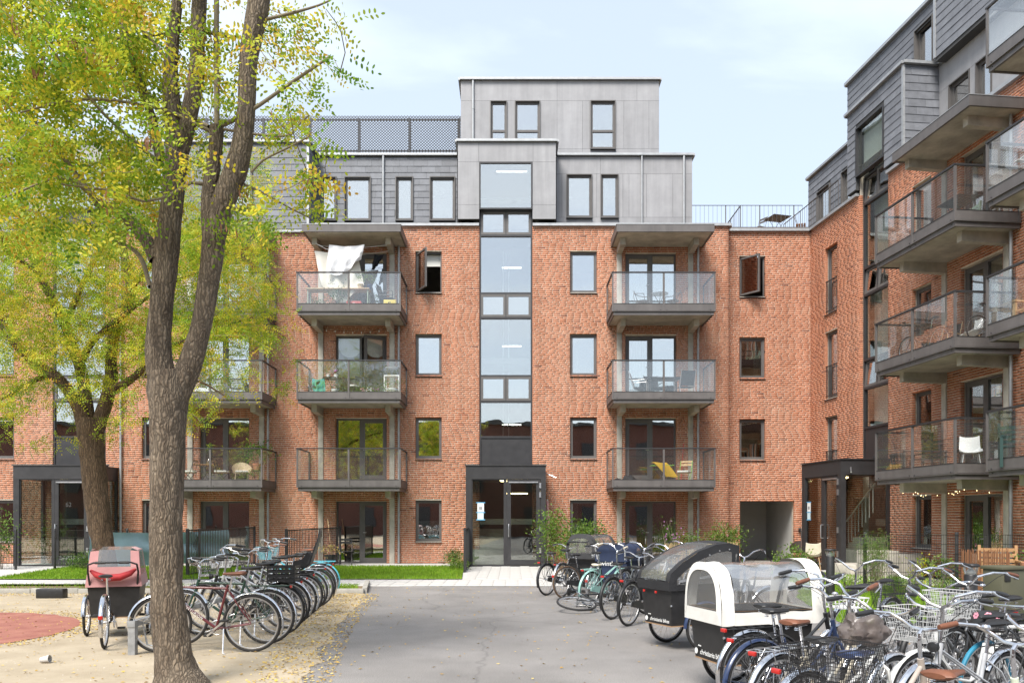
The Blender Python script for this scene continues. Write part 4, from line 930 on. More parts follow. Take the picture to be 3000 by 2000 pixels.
def make_tree(name, label, loc, limbs, bark, dens, ncl, per, size, npair, d_rng, spread, bias, seed, pods=0, nseg=24, thin=.96):
    global rng
    root = thing(name, label, 'tree', loc); L0 = Vector(loc); nodes = []; first = True
    for i, lm in enumerate(limbs):
        mb, q = limb_mesh([(*e[:3], e[3]*thin) for e in lm], nseg if lm[0][3] > .06 else 10, .05 if lm[0][3] > .06 else .09, .12 if lm[0][3] > .04 else .08, seed+i*7.3)
        mb.build('trunk' if first else 'limb', bark if lm[0][3] > .035 else 'twig', root, smooth=True, angle=60); first = False
        if i: nodes += [(Vector(p[:3]), p[3]) for p in q[::2]]
    r = random.Random(seed); cl = []
    while len(cl) < ncl:
        u, v = r.uniform(-140,1080), r.uniform(-260,1360); w = dens(u, v)
        if r.random() < w: cl.append(P(u, v, r.triangular(*d_rng)) - L0)
    NP = np.array([n_[0][:] for n_ in nodes]); C = np.array([c[:] for c in cl])
    dist = np.array([np.min(((NP - c)**2).sum(1)) for c in C]); order = np.argsort(dist); tw = MB(); NPl = [n_[:] for n_, _ in nodes]; arr = np.array(NPl); B = []; D = []; VL = []
    cap = len(arr); buf = np.vstack([arr, np.zeros((ncl*4,3))]); k = cap
    for ci in order:
        c = C[ci]; j = int(np.argmin(((buf[:k]-c)**2).sum(1))); a = buf[j]; dv = c-a; ln = np.linalg.norm(dv) + 1e-6
        mid = a + dv*.5 + np.array([r.uniform(-.12,.12), r.uniform(-.12,.12), r.uniform(.0,.16)])*ln
        pts = [a, a*.5+mid*.5 + np.array([r.uniform(-.05,.05) for _ in range(3)])*ln, mid, (mid+c)/2 + np.array([r.uniform(-.06,.06) for _ in range(3)])*ln, c]
        r0 = min(.012, .0028 + .004*ln); tw.tube(pts, [r0, r0*.9, r0*.8, r0*.65, r0*.4], 4, cap=False)
        for p in (pts[2], pts[3], pts[4]): buf[k] = p; k += 1
        cb = np.clip(r.gauss(bias, .17), .05, .95)
        for _ in range(per):
            t = r.random()**.7; p = (pts[2]*(1-t) + c*t) if t < .85 else c
            p = p + np.array([r.gauss(0,spread*.55), r.gauss(0,spread*.55), r.gauss(0,spread*.4)]); B.append(p)
            dd = np.array([r.gauss(0,1), r.gauss(0,1), r.gauss(-.35,.6)]); D.append(dd/np.linalg.norm(dd)); VL.append(np.clip(r.gauss(cb,.16),0,1))
    tag(tw.build('twigs', 'twig', root, angle=80), kind='stuff')
    link('crown', leaves_mesh(np.array(B), np.array(D), size, npair, np.array(VL), 'crown'), root)
    if pods:
        pb = MB()
        for _ in range(pods):
            c = Vector(C[r.randrange(len(C))])
            for __ in range(r.randint(3,8)):
                p = c + Vector((r.gauss(0,.035), r.gauss(0,.035), r.gauss(0,.03))); l_ = r.uniform(.06,.10); a = r.uniform(0,6.3); s_ = Vector((math.cos(a),math.sin(a),0))*.0075; b_ = Vector((r.gauss(0,.012), r.gauss(0,.012), -l_))
                pb.add([p-s_*.3, p+s_*.3, p+s_+b_*.4, p+s_*.8+b_*.85, p+b_, p-s_*.8+b_*.85, p-s_+b_*.4], [(0,1,2,3,4,5,6)])
        tag(pb.build('seed_pods', 'pod', root, smooth=False), kind='stuff')
    return root
TL = tuple(G(520,2010))
t1 = lambda *l, dd=0.: px_path(l, TL[1], dd, TL)
limbs1 = [
 t1((526,2016,200),(520,1985,158),(512,1940,126),(502,1850,110),(488,1700,103),(487,1500,106),(490,1350,108),(492,1220,116),(494,1140,126),(490,1090,118)),
 t1((492,1215,70),(482,1150,96),(468,1060,80),(465,1000,76),(473,900,75),(485,780,76),(492,700,77),(503,600,72),(514,500,72),(517,430,70),(507,330,58),(500,220,48),(508,110,38),(520,8,34)),
 t1((500,1230,60),(520,1150,84),(560,1055,77),(588,965,64),(604,880,66),(622,750,71),(630,690,74),(655,590,76),(690,500,74),(712,400,62),(722,300,56),(727,180,58),(745,80,64),(758,0,70),(775,-160,60),(790,-400,50)),
 t1((525,440,60),(556,330,54),(576,200,48),(580,100,46),(585,0,45),(590,-200,38),(600,-420,30)),
 t1((618,712,50),(612,600,50),(622,500,46),(632,430,44),(635,372,46)),
 t1((460,760,52),(430,705,42),(400,668,38),(345,620,34),(283,594,30)),
 t1((470,470,30),(440,330,28),(395,200,25),(366,100,24),(357,0,23),(345,-150,20)),
 t1((636,378,18),(634,200,17),(634,0,16),(630,-200,13)),
 t1((640,372,15),(700,345,14),(760,308,13),(850,245,11),(968,165,8)),
 t1((650,378,9),(760,395,8),(850,396,7),(880,360,6),(905,338,5)),
 t1((612,372,15),(520,325,13),(400,262,11),(290,180,9),(150,90,7), dd=.12),
 t1((615,385,14),(480,322,12),(300,292,10),(180,300,8),(60,330,6), dd=-.1),
 t1((283,594,20),(200,480,16),(120,380,12),(60,310,9),(-40,220,6), dd=.1),
 t1((300,600,14),(230,540,12),(170,520,9),(60,560,7),(-40,600,5), dd=-.15),
 t1((605,540,14),(560,535,12),(500,570,10),(420,590,8),(330,560,7),(180,540,5), dd=-.1),
 t1((690,110,12),(560,92,11),(400,110,9),(250,120,7),(90,130,5), dd=.1),
 t1((500,190,14),(420,90,12),(330,10,10),(260,-80,8), dd=.15),
 t1((470,480,13),(400,420,11),(300,330,9),(200,210,7),(120,100,5), dd=-.2),
 t1((735,505,9),(770,470,8),(850,430,6),(905,400,4)),
 t1((715,540,10),(780,570,8),(850,610,6),(910,640,4), dd=.2),
 t1((765,60,13),(850,40,10),(960,5,7),(1050,-60,5)),
 t1((440,840,16),(415,760,14),(380,725,12),(320,700,9), dd=.2),
]
def dens1(u, v):
    if v > 700 or u > 1050: return 0
    if u < 480: return 1.0 if v < 560 else .55
    if u < 640: return .45 if v < 620 else .1
    if u < 760: return .34 if v < 360 else .16
    if u < 960: return .17 if (v < 330 or 440 < v < 640) else .10
    return .10 if v < 240 else 0
make_tree('locust_tree', 'tall forked locust tree with furrowed grey bark and yellowing leaves standing in the sand', TL, limbs1, 'bark', dens1, 440, 12, .046, 5, (6.3,9.6,7.9), .11, .52, 5, pods=60)
T2 = (-8.95, 18.2, 0)
t2 = lambda *l, dd=0.: px_path(l, T2[1], dd, T2)
limbs2 = [
 t2((318,1730,125),(312,1690,96),(305,1620,82),(288,1500,88),(276,1400,92),(268,1310,90),(263,1262,96),(262,1225,92)),
 t2((256,1275,62),(236,1205,54),(205,1150,46),(165,1105,42),(100,1060,36),(40,1000,32),(-10,920,28),(-70,830,22), dd=-.12),
 t2((262,1260,56),(250,1160,48),(238,1085,44),(214,1020,40),(190,950,36),(150,870,32),(112,800,30),(88,735,24),(60,640,18), dd=.1),
 t2((282,1262,58),(308,1185,52),(326,1110,47),(326,1040,42),(340,960,42),(368,905,44),(382,840,38),(362,740,28),(342,600,20),(330,480,14), dd=.06),
 t2((318,1150,38),(368,1122,32),(410,1090,27),(480,1030,20),(560,990,14),(650,955,10),(740,930,7), dd=-.15),
 t2((232,1070,32),(272,1000,26),(335,945,20),(420,880,15),(520,820,11),(640,780,8), dd=-.25),
 t2((190,950,28),(230,860,22),(280,760,17),(360,680,12),(470,620,9), dd=.2),
 t2((120,810,24),(60,760,18),(0,700,13),(-60,650,9), dd=-.2),
 t2((378,850,26),(450,770,20),(540,700,15),(640,660,10),(730,640,7), dd=.1),
 t2((165,1100,24),(110,1110,18),(40,1150,12),(-20,1180,8), dd=-.2),
 t2((410,1095,16),(500,1100,12),(590,1120,9),(660,1160,6), dd=-.3),
]
def dens2(u, v):
    if u > 850 or v < 430 or v > 1330: return 0
    if v < 640: return .26 if u < 650 else .22 * (u < 800)
    if v < 1060:
        if u > 800: return .12
        return .9 if u < 640 else (1.0 if v < 1000 and u < 790 else .3)
    if v < 1170: return .50 if u < 400 and (u < 150 or u > 300) else (.28 if u < 420 else (.6 if u < 660 and v < 1130 else .14))
    return .30 if (500 < u < 690 and v < 1250) or u < 120 else .10 * (u < 420)
make_tree('locust_tree', 'old locust tree with dark leaning trunk behind the pink hooded cargo tricycle', T2, limbs2, 'bark_dark', dens2, 1330, 13, .045, 5, (15.2,20.5,18.), .22, .50, 9, pods=30, nseg=20, thin=.80)

def bush(name, label, loc, w, h, n, size=.05, stems=8, mt='shrub_leaf', pinn=0, bias=.5, flowers=None, cat='shrub', group=None, top=.5, lean=.12):
    root = thing(name, label, cat, loc, 0, group); st = MB(); B = []; D = []; r = random.Random(hash(label) % 9999 + 3)
    r = random.Random(sum(map(ord, label)))
    tips = []
    for i in range(stems):
        a = r.uniform(0,6.28); rad = w/2*math.sqrt(r.random()); hh = h*r.uniform(.6,1.0)
        p0 = Vector((math.cos(a)*rad*.25, math.sin(a)*rad*.25, 0)); p2 = Vector((math.cos(a)*rad, math.sin(a)*rad, hh)); p1 = (p0+p2)/2 + Vector((r.uniform(-1,1),r.uniform(-1,1),r.uniform(0,1)))*lean*h
        st.tube([p0, p1, p2], [.008,.006,.003], 5, cap=False); tips.append((p0,p1,p2))
    for i in range(n):
        p0,p1,p2 = r.choice(tips); t = r.random()**top*.85 + .15; p = p0*(1-t)**2 + p1*2*t*(1-t) + p2*t*t
        p = p + Vector((r.gauss(0,w*.11), r.gauss(0,w*.11), r.gauss(0,h*.05))); p.z = max(p.z,.03); B.append(p[:]); D.append((r.gauss(0,1), r.gauss(0,1), r.gauss(.2,.6)))
    st.build('stem', 'twig', root, angle=80); B, D = np.array(B), np.array(D); v = np.clip(rng.normal(bias,.22,n),0,1)
    link('foliage', leaves_mesh(B, D, size, pinn if pinn else 1, v, 'foliage', mt), root)
    if flowers:
        fm, k, fs = flowers; fb = MB()
        for i in range(k):
            p = Vector(B[r.randrange(n)]) + Vector((0,-w*.12,.02))
            for j in range(5): a = j*1.2566; fb.add([p, p+Vector((math.cos(a-.5)*fs, -.01, math.sin(a-.5)*fs)), p+Vector((math.cos(a)*fs*1.2, 0, math.sin(a)*fs*1.2)), p+Vector((math.cos(a+.5)*fs, -.01, math.sin(a+.5)*fs))], [(0,1,2,3)])
        fb.build('blossom', fm, root, smooth=False)
    return root
mat('pink', (.75,.30,.38), .6); mat('purple', (.42,.16,.40), .6); mat('flower_red', (.50,.10,.05), .6); mat('flower_white', (.8,.78,.75), .6)
bush('climbing_shrub', 'tall pale green leafy shrub beside the middle porch door', (1.28,25.0,0), .65, 1.72, 420, .085, 7, bias=.8)
bush('shrub', 'leafy shrub with an upright shoot under the window behind the grey hooded tricycle', (2.35,26.2,0), 1.3, 1.45, 900, .075, 12, bias=.6)
bush('shrub', 'low mixed shrub between the porch and the grey hooded tricycle', (1.75,24.2,0), .8, 1.05, 500, .06, 10, bias=.65)
bush('rose_bush', 'small rose with pink blooms at the foot of a concrete column', (3.45,25.6,0), .5, .95, 200, .06, 5, bias=.5, flowers=('pink',7,.04))
bush('aster_plant', 'tall thin stems with tiny purple flowers before the terrace door', (5.1,26.0,0), .85, 1.65, 260, .04, 13, bias=.35, flowers=('purple',45,.02))
bush('rose_bush', 'rounded bush with few pale pink roses beside the reed fence', (6.75,25.9,0), 1.05, 1.35, 1000, .06, 12, bias=.6, flowers=('pink',6,.05))
bush('shrub', 'small green bush next to the drainpipe behind the reed fence', (5.75,26.3,0), .7, 1.15, 380, .06, 8, bias=.6)
bush('herb_shrub', 'low rosemary like shrub by the dark screen of the middle porch', (-1.82,26.0,0), .55, .55, 420, .045, 12, bias=.45)
bush('herb_shrub', 'yellow green ground plant at the corner of the mown lawn', (-1.62,25.0,0), .5, .28, 240, .05, 8, bias=.9)
bush('shrub', 'tall feathery green plant growing through the wire fence', (7.65,17.35,0), .6, 1.3, 1700, .015, 22, bias=.75, pinn=3)
bush('shrub', 'low dark green bush at the foot of the wire fence', (8.05,17.1,0), .55, .42, 700, .014, 12, bias=.3, pinn=3)
bush('shrub', 'small light leafed bush beside the bollard near the porch', (7.75,22.8,0), .75, .75, 320, .07, 8, bias=.7)
bush('shrub', 'wispy weeds on the lawn under the black bollard', (6.75,16.6,0), .6, .45, 120, .04, 10, bias=.7)
bush('sumac_shrub', 'bright green shrub with drooping feathered leaves by the wire fence', (9.0,17.2,0), .7, .8, 48, .05, 5, bias=.8, pinn=5, top=.35)
bush('shrub', 'yellowing seedling beside the bright sumac shrub', (8.45,17.0,0), .3, .72, 45, .05, 4, 'leaf', bias=.6)
bush('shrub', 'dark low bush below the sumac shrub', (9.25,17.0,0), .55, .32, 380, .025, 12, bias=.15)
bush('shrub', 'dwarf plants along the foot of the porch sixty two', (-13.3,25.4,0), 1.0, .5, 450, .055, 12, bias=.5)
bush('climbing_shrub', 'thin leafy shrub by the wall at the far end of the facade', (-15.7,25.2,0), .7, 1.7, 300, .08, 7, bias=.7)

# ================================================================ fences and screens
def screen(label, p, q, h=1.27, n=26):
    p, q = Vector((*p,0)), Vector((*q,0)); d = (q-p); root = thing('terrace_screen', label, 'screen', p, math.atan2(d.y, d.x), 'dark slatted screens between the terraces'); l_ = d.length
    for z in (.06, h-.03): MB().box(0,l_,-.02,.02,z,z+.03).build('rail', 'steel_dark', root, smooth=False)
    sm = MB().box(-.02,.02,-.006,.006,.02,h+.01).mesh('slat', 'steel_dark', False)
    for i in range(n+1): link('slat', sm, root, (l_*i/n, .0, 0))
    for x in (0, l_): MB().box(x-.03,x+.03,-.03,.03,0,h+.03).build('post', 'steel_dark', root, smooth=False)
screen('dark slatted metal screen holding the blue cloth', (-8.72,22.0), (-8.80,28.0), n=44)
screen('dark slatted metal screen beside the folding chair', (-5.98,21.7), (-5.85,27.9), n=40)
screen('dark slatted metal screen against the middle porch', (-1.37,23.7), (-1.40,26.4), n=22)
mat('blue_cloth', (.27,.40,.47), .7, var=.15, vscale=2, sheen=.2)
rows = []
for j in range(9):
    z = 1.22 - .95*j/8; row = []
    for i in range(40):
        t = i/39; p = Vector((-8.86,25.6,0)).lerp(Vector((-11.3,21.9,0)), t); sag = -.06*math.sin(math.pi*t)*(1-j/8*.5)
        f = .05*math.sin(j*1.1 + t*5) + .04*math.sin(t*26 + j*.6)*math.sin(math.pi*t) + .05*noise.noise(Vector((t*4,j*.5,2)))
        row.append((p.x + f*.8, p.y - f*.5, z + sag))
    rows.append(row)
tag(MB().sheet(rows, 0, .004).build('cloth_banner', 'blue_cloth'), 'blue grey cloth stretched between tree and slatted screen', 'cloth')
def wire_fence(label, p, q, h, posts, dx=.05, dz=.2):
    p, q = Vector((*p,0)), Vector((*q,0)); d = q-p; l_ = d.length; root = thing('wire_fence', label, 'fence', p, math.atan2(d.y,d.x)); mb = MB()
    n = int(l_/dx)
    for i in range(n+1): mb.tube([(l_*i/n,0,.03),(l_*i/n,0,h)], .0042, 3, cap=False)
    for i in range(int(h/dz)+1): mb.tube([(0,-.004,h-.01-i*dz),(l_,-.004,h-.01-i*dz)], .006, 3, cap=False)
    tag(mb.build('wire_mesh', 'steel_dark', root), kind='stuff')
    for t in posts: MB().bbox(t*l_-.03,t*l_+.03,.01,.07,0,h+.05,.006).build('post', 'steel_dark', root)
    return root
wire_fence('dark wire mesh fence across the lawn before the wing', (7.40,17.5), (11.4,17.5), 1.24, (.04,.53,.98))
wire_fence('dark wire mesh fence between the leaning tree and porch sixty two', (-13.75,24.6), (-9.4,24.6), 1.22, (0,.5,1))
wire_fence('dark wire mesh fence by the wall at the far end of the facade', (-18.3,24.8), (-15.05,24.8), 1.22, (0,1))

# ================================================================ bicycles
def paint(name, col, rough=.3): return mat(name, col, rough, 0, var=.12, vscale=9, coat=.4)
for nm, c in dict(maroon=(.12,.018,.022), dark_green=(.015,.05,.03), black_paint=(.012,.012,.013), white_paint=(.72,.72,.70), silver_paint=(.45,.46,.48), cream_paint=(.62,.56,.44), mint_paint=(.30,.52,.47), cyan_paint=(.10,.48,.60), navy_paint=(.02,.035,.09), grey_paint=(.16,.17,.18), taupe_paint=(.40,.34,.29), pale_green=(.60,.66,.52)).items(): paint(nm, c)
mat('leather_brown', (.16,.06,.03), .5, var=.25, vscale=12, bump=.1); mat('tyre_brown', (.10,.06,.035), .8, var=.2, vscale=12); mat('tyre_blue', (.02,.20,.32), .6, var=.2, vscale=9); mat('tyre_cream', (.45,.40,.30), .8, var=.2)
mat('red_light', (.45,.015,.01), .25, coat=.5); mat('amber', (.7,.2,.01), .3); mat('tag_white', (.8,.8,.78), .5)
WR = .345; HUBR = Vector((-.47,0,WR)); HUBF = Vector((.58,0,WR)); BB = Vector((-.05,0,.29))
def arc(c, r, a0, a1, n): return [Vector((c.x + r*math.cos(R(a0+(a1-a0)*i/n)), 0, c.z + r*math.sin(R(a0+(a1-a0)*i/n)))) for i in range(n+1)]
def loft(mb, stations, n=10, mi=0):             # stations: (x, y, z, half width, half height)
    vs = []; fs = []
    for (x,y,z,hw,hh) in stations:
        for j in range(n): a = 2*math.pi*j/n; vs.append((x, y+hw*math.cos(a), z+hh*math.sin(a)))
    k = len(stations)
    for i in range(k-1): fs += [(i*n+j, (i+1)*n+j, (i+1)*n+(j+1)%n, i*n+(j+1)%n) for j in range(n)]
    fs += [tuple(range(n)), tuple(range(k*n-1,(k-1)*n-1,-1))]; return mb.add(vs, fs, mi)
def wheel_meshes(r=.345, spokes=28):
    o = Vector((0,0,0)); ri = r-.042
    rim = MB().ring(o,(0,1,0), ri, .0105, 44, 6); tyre = MB().ring(o,(0,1,0), r-.0185, .0185, 44, 8)
    sp = MB()
    for i in range(spokes):
        a = 2*math.pi*i/spokes; s = 1 if i % 2 else -1; b = a + (.55 if i % 4 < 2 else -.55)
        sp.tube([(.022*math.cos(b), s*.028, .022*math.sin(b)), (ri*math.cos(a), 0, ri*math.sin(a))], .0013, 3, cap=False)
    hub = MB().cyl((0,-.05,0),(0,.05,0), .016, 10).cyl((0,-.032,0),(0,-.028,0), .028, 12).cyl((0,.028,0),(0,.032,0), .028, 12)
    return [('rim', rim.mesh('wheel','alu')), ('tyre', tyre.mesh('tyre','rubber')), ('spokes', sp.mesh('spokes','chrome')), ('hub', hub.mesh('hub','alu'))]
WM = wheel_meshes(); WM24 = wheel_meshes(.285, 24)
def guard(c, a0, a1, r=.368, w=.026):
    rows = []
    for i in range(19):
        a = R(a0+(a1-a0)*i/18); row = []
        for y, dr in ((-w,-.014),(-w*.6,0),(0,.005),(w*.6,0),(w,-.014)): row.append((c.x+(r+dr)*math.cos(a), y, c.z+(r+dr)*math.sin(a)))
        rows.append(row)
    mb = MB().sheet(rows); mb.add([(x, y, z) for x,y,z in [(p[0]*1.0, p[1], p[2]) for r_ in rows for p in r_]], [])
    for s in (-1,1):
        e = rows[3][2]; mb.tube([(e[0], s*w, e[2]), (c.x, s*.05, c.z)], .0025, 4, cap=False); e = rows[14][2]; mb.tube([(e[0], s*w, e[2]), (c.x, s*.05, c.z)], .0025, 4, cap=False)
    return mb
GR = guard(HUBR, 40, 205).mesh('mudguard','chrome'); GF = guard(HUBF, -10, 150).mesh('mudguard','chrome')
def frame_mesh(style):
    mb = MB(); st = Vector((-.19,0,.70 if style != 'diamond' else .80)); hb, ht = Vector((.425,0,.645)), Vector((.385,0,.80))
    mb.tube([hb-Vector((-.005,0,.02)), ht+Vector((-.005,0,.02))], .021, 10); mb.tube([BB, st], .016, 10); mb.cyl(BB-Vector((0,.04,0)), BB+Vector((0,.04,0)), .024, 10)
    if style == 'diamond': mb.tube([st-Vector((-.01,0,.04)), ht-Vector((0,0,.02))], .015, 10); mb.tube([BB, hb], .018, 10)
    elif style == 'mixte':
        mb.tube([BB, hb], .017, 10)
        for s in (-1,1): mb.tube([ht+Vector((0,s*.012,-.03)), Vector((-.12,s*.02,.52)), HUBR+Vector((0,s*.055,0))], .008, 8)
    elif style == 'loop':
        mb.tube([hb+Vector((0,0,.02)), (.33,0,.47), (.18,0,.33), (.05,0,.285), BB], [.024]*5, 10); mb.tube([ht-Vector((0,0,.04)), (.30,0,.60), (.14,0,.45), (.0,0,.42), (-.10,0,.45)], .012, 8)
    else:
        mb.tube([hb, (.2,0,.42), BB], .022, 10); mb.tube([ht-Vector((0,0,.03)), (.2,0,.62), (-.02,0,.50), (-.13,0,.52)], .016, 10)
    for s in (-1,1):
        mb.tube([BB+Vector((0,s*.02,0)), (-.2,s*.045,.30), HUBR+Vector((0,s*.06,0))], .009, 8); mb.tube([st-Vector((0,-s*.012,.05)), (-.32,s*.045,.56), HUBR+Vector((0,s*.06,.01))], .0075, 8)
    return mb.mesh('frame','black_paint')
FM = {k: frame_mesh(k) for k in ('diamond','mixte','loop','step')}
fk = MB(); fk.tube([(.425,0,.66),(.43,0,.63)], .017, 8)
for s in (-1,1): fk.tube([(.43,s*.012,.635),(.437,s*.045,.61),(.475,s*.052,.50),(.53,s*.055,.40),(.58,s*.056,.345)], [.013,.014,.012,.010,.008], 8)
FK = fk.mesh('fork','black_paint')
def bar_mesh(kind):
    mb = MB()
    mb.tube([(.385,0,.80),(.362,0,.95)], .0125, 8)
    if kind == 'swept':
        q = [(.362,0,.95),(.40,0,1.0)]; mb.tube([(.362,0,.93),(.366,0,.97),(.40,0,.995)], .013, 8); L_ = [(.40,0,.995),(.42,.07,1.0),(.445,.14,1.03),(.42,.22,1.075),(.33,.285,1.085),(.235,.305,1.075)]
        g = [(.33,.285,1.085),(.20,.312,1.070)]
    elif kind == 'flat': mb.tube([(.362,0,.94),(.42,0,.965)], .013, 8); L_ = [(.42,0,.965),(.42,.15,.968),(.40,.30,.975)]; g = [(.405,.22,.972),(.385,.335,.976)]
    else: mb.tube([(.362,0,.93),(.352,0,1.03),(.37,0,1.06)], .014, 8); L_ = [(.37,0,1.06),(.395,.06,1.085),(.42,.13,1.15),(.37,.24,1.19),(.26,.30,1.185),(.16,.31,1.165)]; g = [(.26,.30,1.185),(.125,.315,1.158)]
    full = [(x,-y,z) for x,y,z in reversed(L_)] + L_[1:]
    mb.tube(full, .0112, 8); lev = []
    for s in (-1,1):
        a, b = Vector(g[0]), Vector(g[1]); a.y *= s; b.y *= s; d = (b-a).normalized(); o = Vector((d.y*s*.03, -d.x*s*.03+.0, -.028))
        lev.append(MB().tube([a-d*.02, a-d*.0+o*.7, a+d*.10+o*1.15], [.009,.0065,.005], 6).mesh('brake_lever','alu'))
    grips = []
    for s in (-1,1):
        a, b = Vector(g[0]), Vector(g[1]); a.y *= s; b.y *= s; grips.append(MB().tube([a, a.lerp(b,.15), a.lerp(b,.5), a.lerp(b,.9), b], [.015,.0165,.0175,.0165,.014], 10).mesh('grip','black_plastic'))
    cab = MB()
    for s in (-1,1):
        a = Vector(g[0]); a.y *= s; cab.tube([a, a+Vector((.09,-s*.03,-.03)), (.50,s*.06,.93), (.46,s*.03,.80), (.43,s*.02,.66)], .0026, 4, cap=False)
    return mb.mesh('handlebar','chrome'), grips, cab.mesh('brake_cable','black_plastic'), lev
BM = {k: bar_mesh(k) for k in ('swept','flat','high')}
sd_ = MB(); loft(sd_, [(.115,0,.952,.010,.008),(.10,0,.955,.020,.016),(.03,0,.955,.028,.02),(-.04,0,.958,.052,.024),(-.10,0,.963,.082,.027),(-.135,0,.964,.083,.025),(-.152,0,.962,.06,.014)], 12)
SDm = sd_.mesh('saddle','black_plastic'); sp_ = MB(); sp_.tube([(.05,0,.70),(-.0,0,.94)], .0125, 8); sp_.tube([(.06,.02,.935),(-.08,.025,.93)], .0035, 5); sp_.tube([(.06,-.02,.935),(-.08,-.025,.93)], .0035, 5)
for s in (-1,1): sp_.ring((-.09,s*.04,.925),(0,0,1), .014, .003, 10, 4); sp_.ring((-.09,s*.04,.912),(0,0,1), .014, .003, 10, 4)
SPm = sp_.mesh('seat_post','chrome')
rk = MB(); zr = .735
for s in (-1,1):
    rk.tube([(-.22,s*.05,zr),(-.36,s*.065,zr),(-.72,s*.065,zr),(-.75,s*.05,zr)], .005, 6); rk.tube([(-.62,s*.065,zr),(-.50,s*.065,.40),(-.47,s*.062,.345)], .0045, 6); rk.tube([(-.44,s*.065,zr),(-.47,s*.062,.355)], .0045, 6)
for x in (-.36,-.46,-.56,-.66,-.75): rk.tube([(x,-.065,zr),(x,.065,zr)], .004, 5)
RK = rk.mesh('rack','black_plastic')
ck = MB(); ck.ring(BB+Vector((0,-.055,0)),(0,1,0), .085, .005, 24, 5); ck.cyl(BB+Vector((0,-.075,0)), BB+Vector((0,.075,0)), .011, 8)
for i in range(5): a = i*1.2566; ck.bar(BB+Vector((0,-.055,0)), BB+Vector((.08*math.cos(a),-.055,.08*math.sin(a))), .006, .012)
ck.bar(BB+Vector((0,-.075,0)), BB+Vector((.13,-.075,-.105)), .012, .022); ck.bar(BB+Vector((0,.075,0)), BB+Vector((-.13,.075,.105)), .012, .022); CK = ck.mesh('crank','alu')
PD = MB().bbox(-.045,.045,-.045,.045,-.012,.012,.006).mesh('pedal','black_plastic')
cc = MB(); cc.add([BB+Vector((.10,-.062,.055)), BB+Vector((-.02,-.062,.105)), HUBR+Vector((-.03,-.062,.05)), HUBR+Vector((-.05,-.062,-.03)), BB+Vector((-.02,-.062,-.06)), BB+Vector((.09,-.062,-.04))], [(0,1,2,3,4,5)])
cc.add([BB+Vector((.10,-.048,.055)), BB+Vector((-.02,-.048,.105)), HUBR+Vector((-.03,-.048,.05)), HUBR+Vector((-.05,-.048,-.03)), BB+Vector((-.02,-.048,-.06)), BB+Vector((.09,-.048,-.04))], [(5,4,3,2,1,0)])
for i in range(6): cc.f.append((i, (i+1)%6, 6+(i+1)%6, 6+i)); cc.m.append(0)
CC = cc.mesh('chain_guard','black_plastic'); ch = MB(); ch.tube([BB+Vector((0,-.055,.085)), HUBR+Vector((0,-.055,.035))], .004, 4); ch.tube([BB+Vector((0,-.055,-.085)), HUBR+Vector((0,-.055,-.035))], .004, 4); CHm = ch.mesh('chain','galv')
KS = MB().tube([(-.15,.05,.29),(-.17,.16,.02),(-.20,.18,.012)], .008, 6).mesh('kickstand','alu')
LF = MB().lathe([(.012,-.03),(.032,-.02),(.036,.02),(.0,.026)], 12, M=Matrix.Translation((.46,0,.80)) @ Matrix.Rotation(R(90),4,'Y')).mesh('front_lamp','black_plastic')
LR = MB().bbox(-.775,-.750,-.032,.032,.705,.738,.006).mesh('rear_lamp','red_light')
BLm = MB().lathe([(.004,-.01),(.026,-.004),(.027,.006),(.018,.018),(0,.022)], 14, (.40,.16,1.07)).mesh('bell','chrome')
def basket_mesh(w0, w1, d0, d1, h, z0, x0, nw=11, nh=6, r=.0017, rim=.0038):
    """tapered wire basket, open on top"""
    mb = MB()
    def cor(t): w = w0+(w1-w0)*t; d = d0+(d1-d0)*t; z = z0+h*t; return [Vector((x0-d/2,-w/2,z)), Vector((x0+d/2,-w/2,z)), Vector((x0+d/2,w/2,z)), Vector((x0-d/2,w/2,z))]
    for i in range(nh+1):
        c = cor(i/nh)
        for k in range(4): mb.tube([c[k], c[(k+1)%4]], rim if i == nh else r, 4, cap=False)
    a, b = cor(0), cor(1)
    for k in range(4):
        n = nw
        for i in range(n): t = i/n; mb.tube([a[k].lerp(a[(k+1)%4],t), b[k].lerp(b[(k+1)%4],t)], r, 3, cap=False)
    for i in range(1,nw): t = i/nw; mb.tube([a[0].lerp(a[1],t), a[3].lerp(a[2],t)], r, 3, cap=False); mb.tube([a[0].lerp(a[3],t), a[1].lerp(a[2],t)], r, 3, cap=False)
    return mb.mesh('basket','black_plastic')
BK = {'front': basket_mesh(.28,.38,.22,.30,.24,.78,.60), 'front_fine': basket_mesh(.28,.37,.22,.29,.25,.78,.60,20,13,.0015), 'rear': basket_mesh(.28,.36,.34,.46,.24,.745,-.52,24,12,.0016), 'frack': basket_mesh(.26,.30,.26,.32,.09,.86,.60,6,2,.004,.006)}
def crate_mesh():
    mb = MB()
    for z in (.75,.81,.87,.93):
        for a,b in (((-.70,-.15),(-.34,-.15)),((-.34,-.15),(-.34,.15)),((-.34,.15),(-.70,.15)),((-.70,.15),(-.70,-.15))): mb.bar((*a,z),(*b,z), .008, .035)
    mb.box(-.70,-.34,-.15,.15,.735,.742)
    for x in (-.70,-.58,-.46,-.34):
        for y in (-.15,.15): mb.box(x-.008,x+.008,y-.008,y+.008,.735,.95)
    return mb.mesh('crate','black_plastic')
CR = crate_mesh()
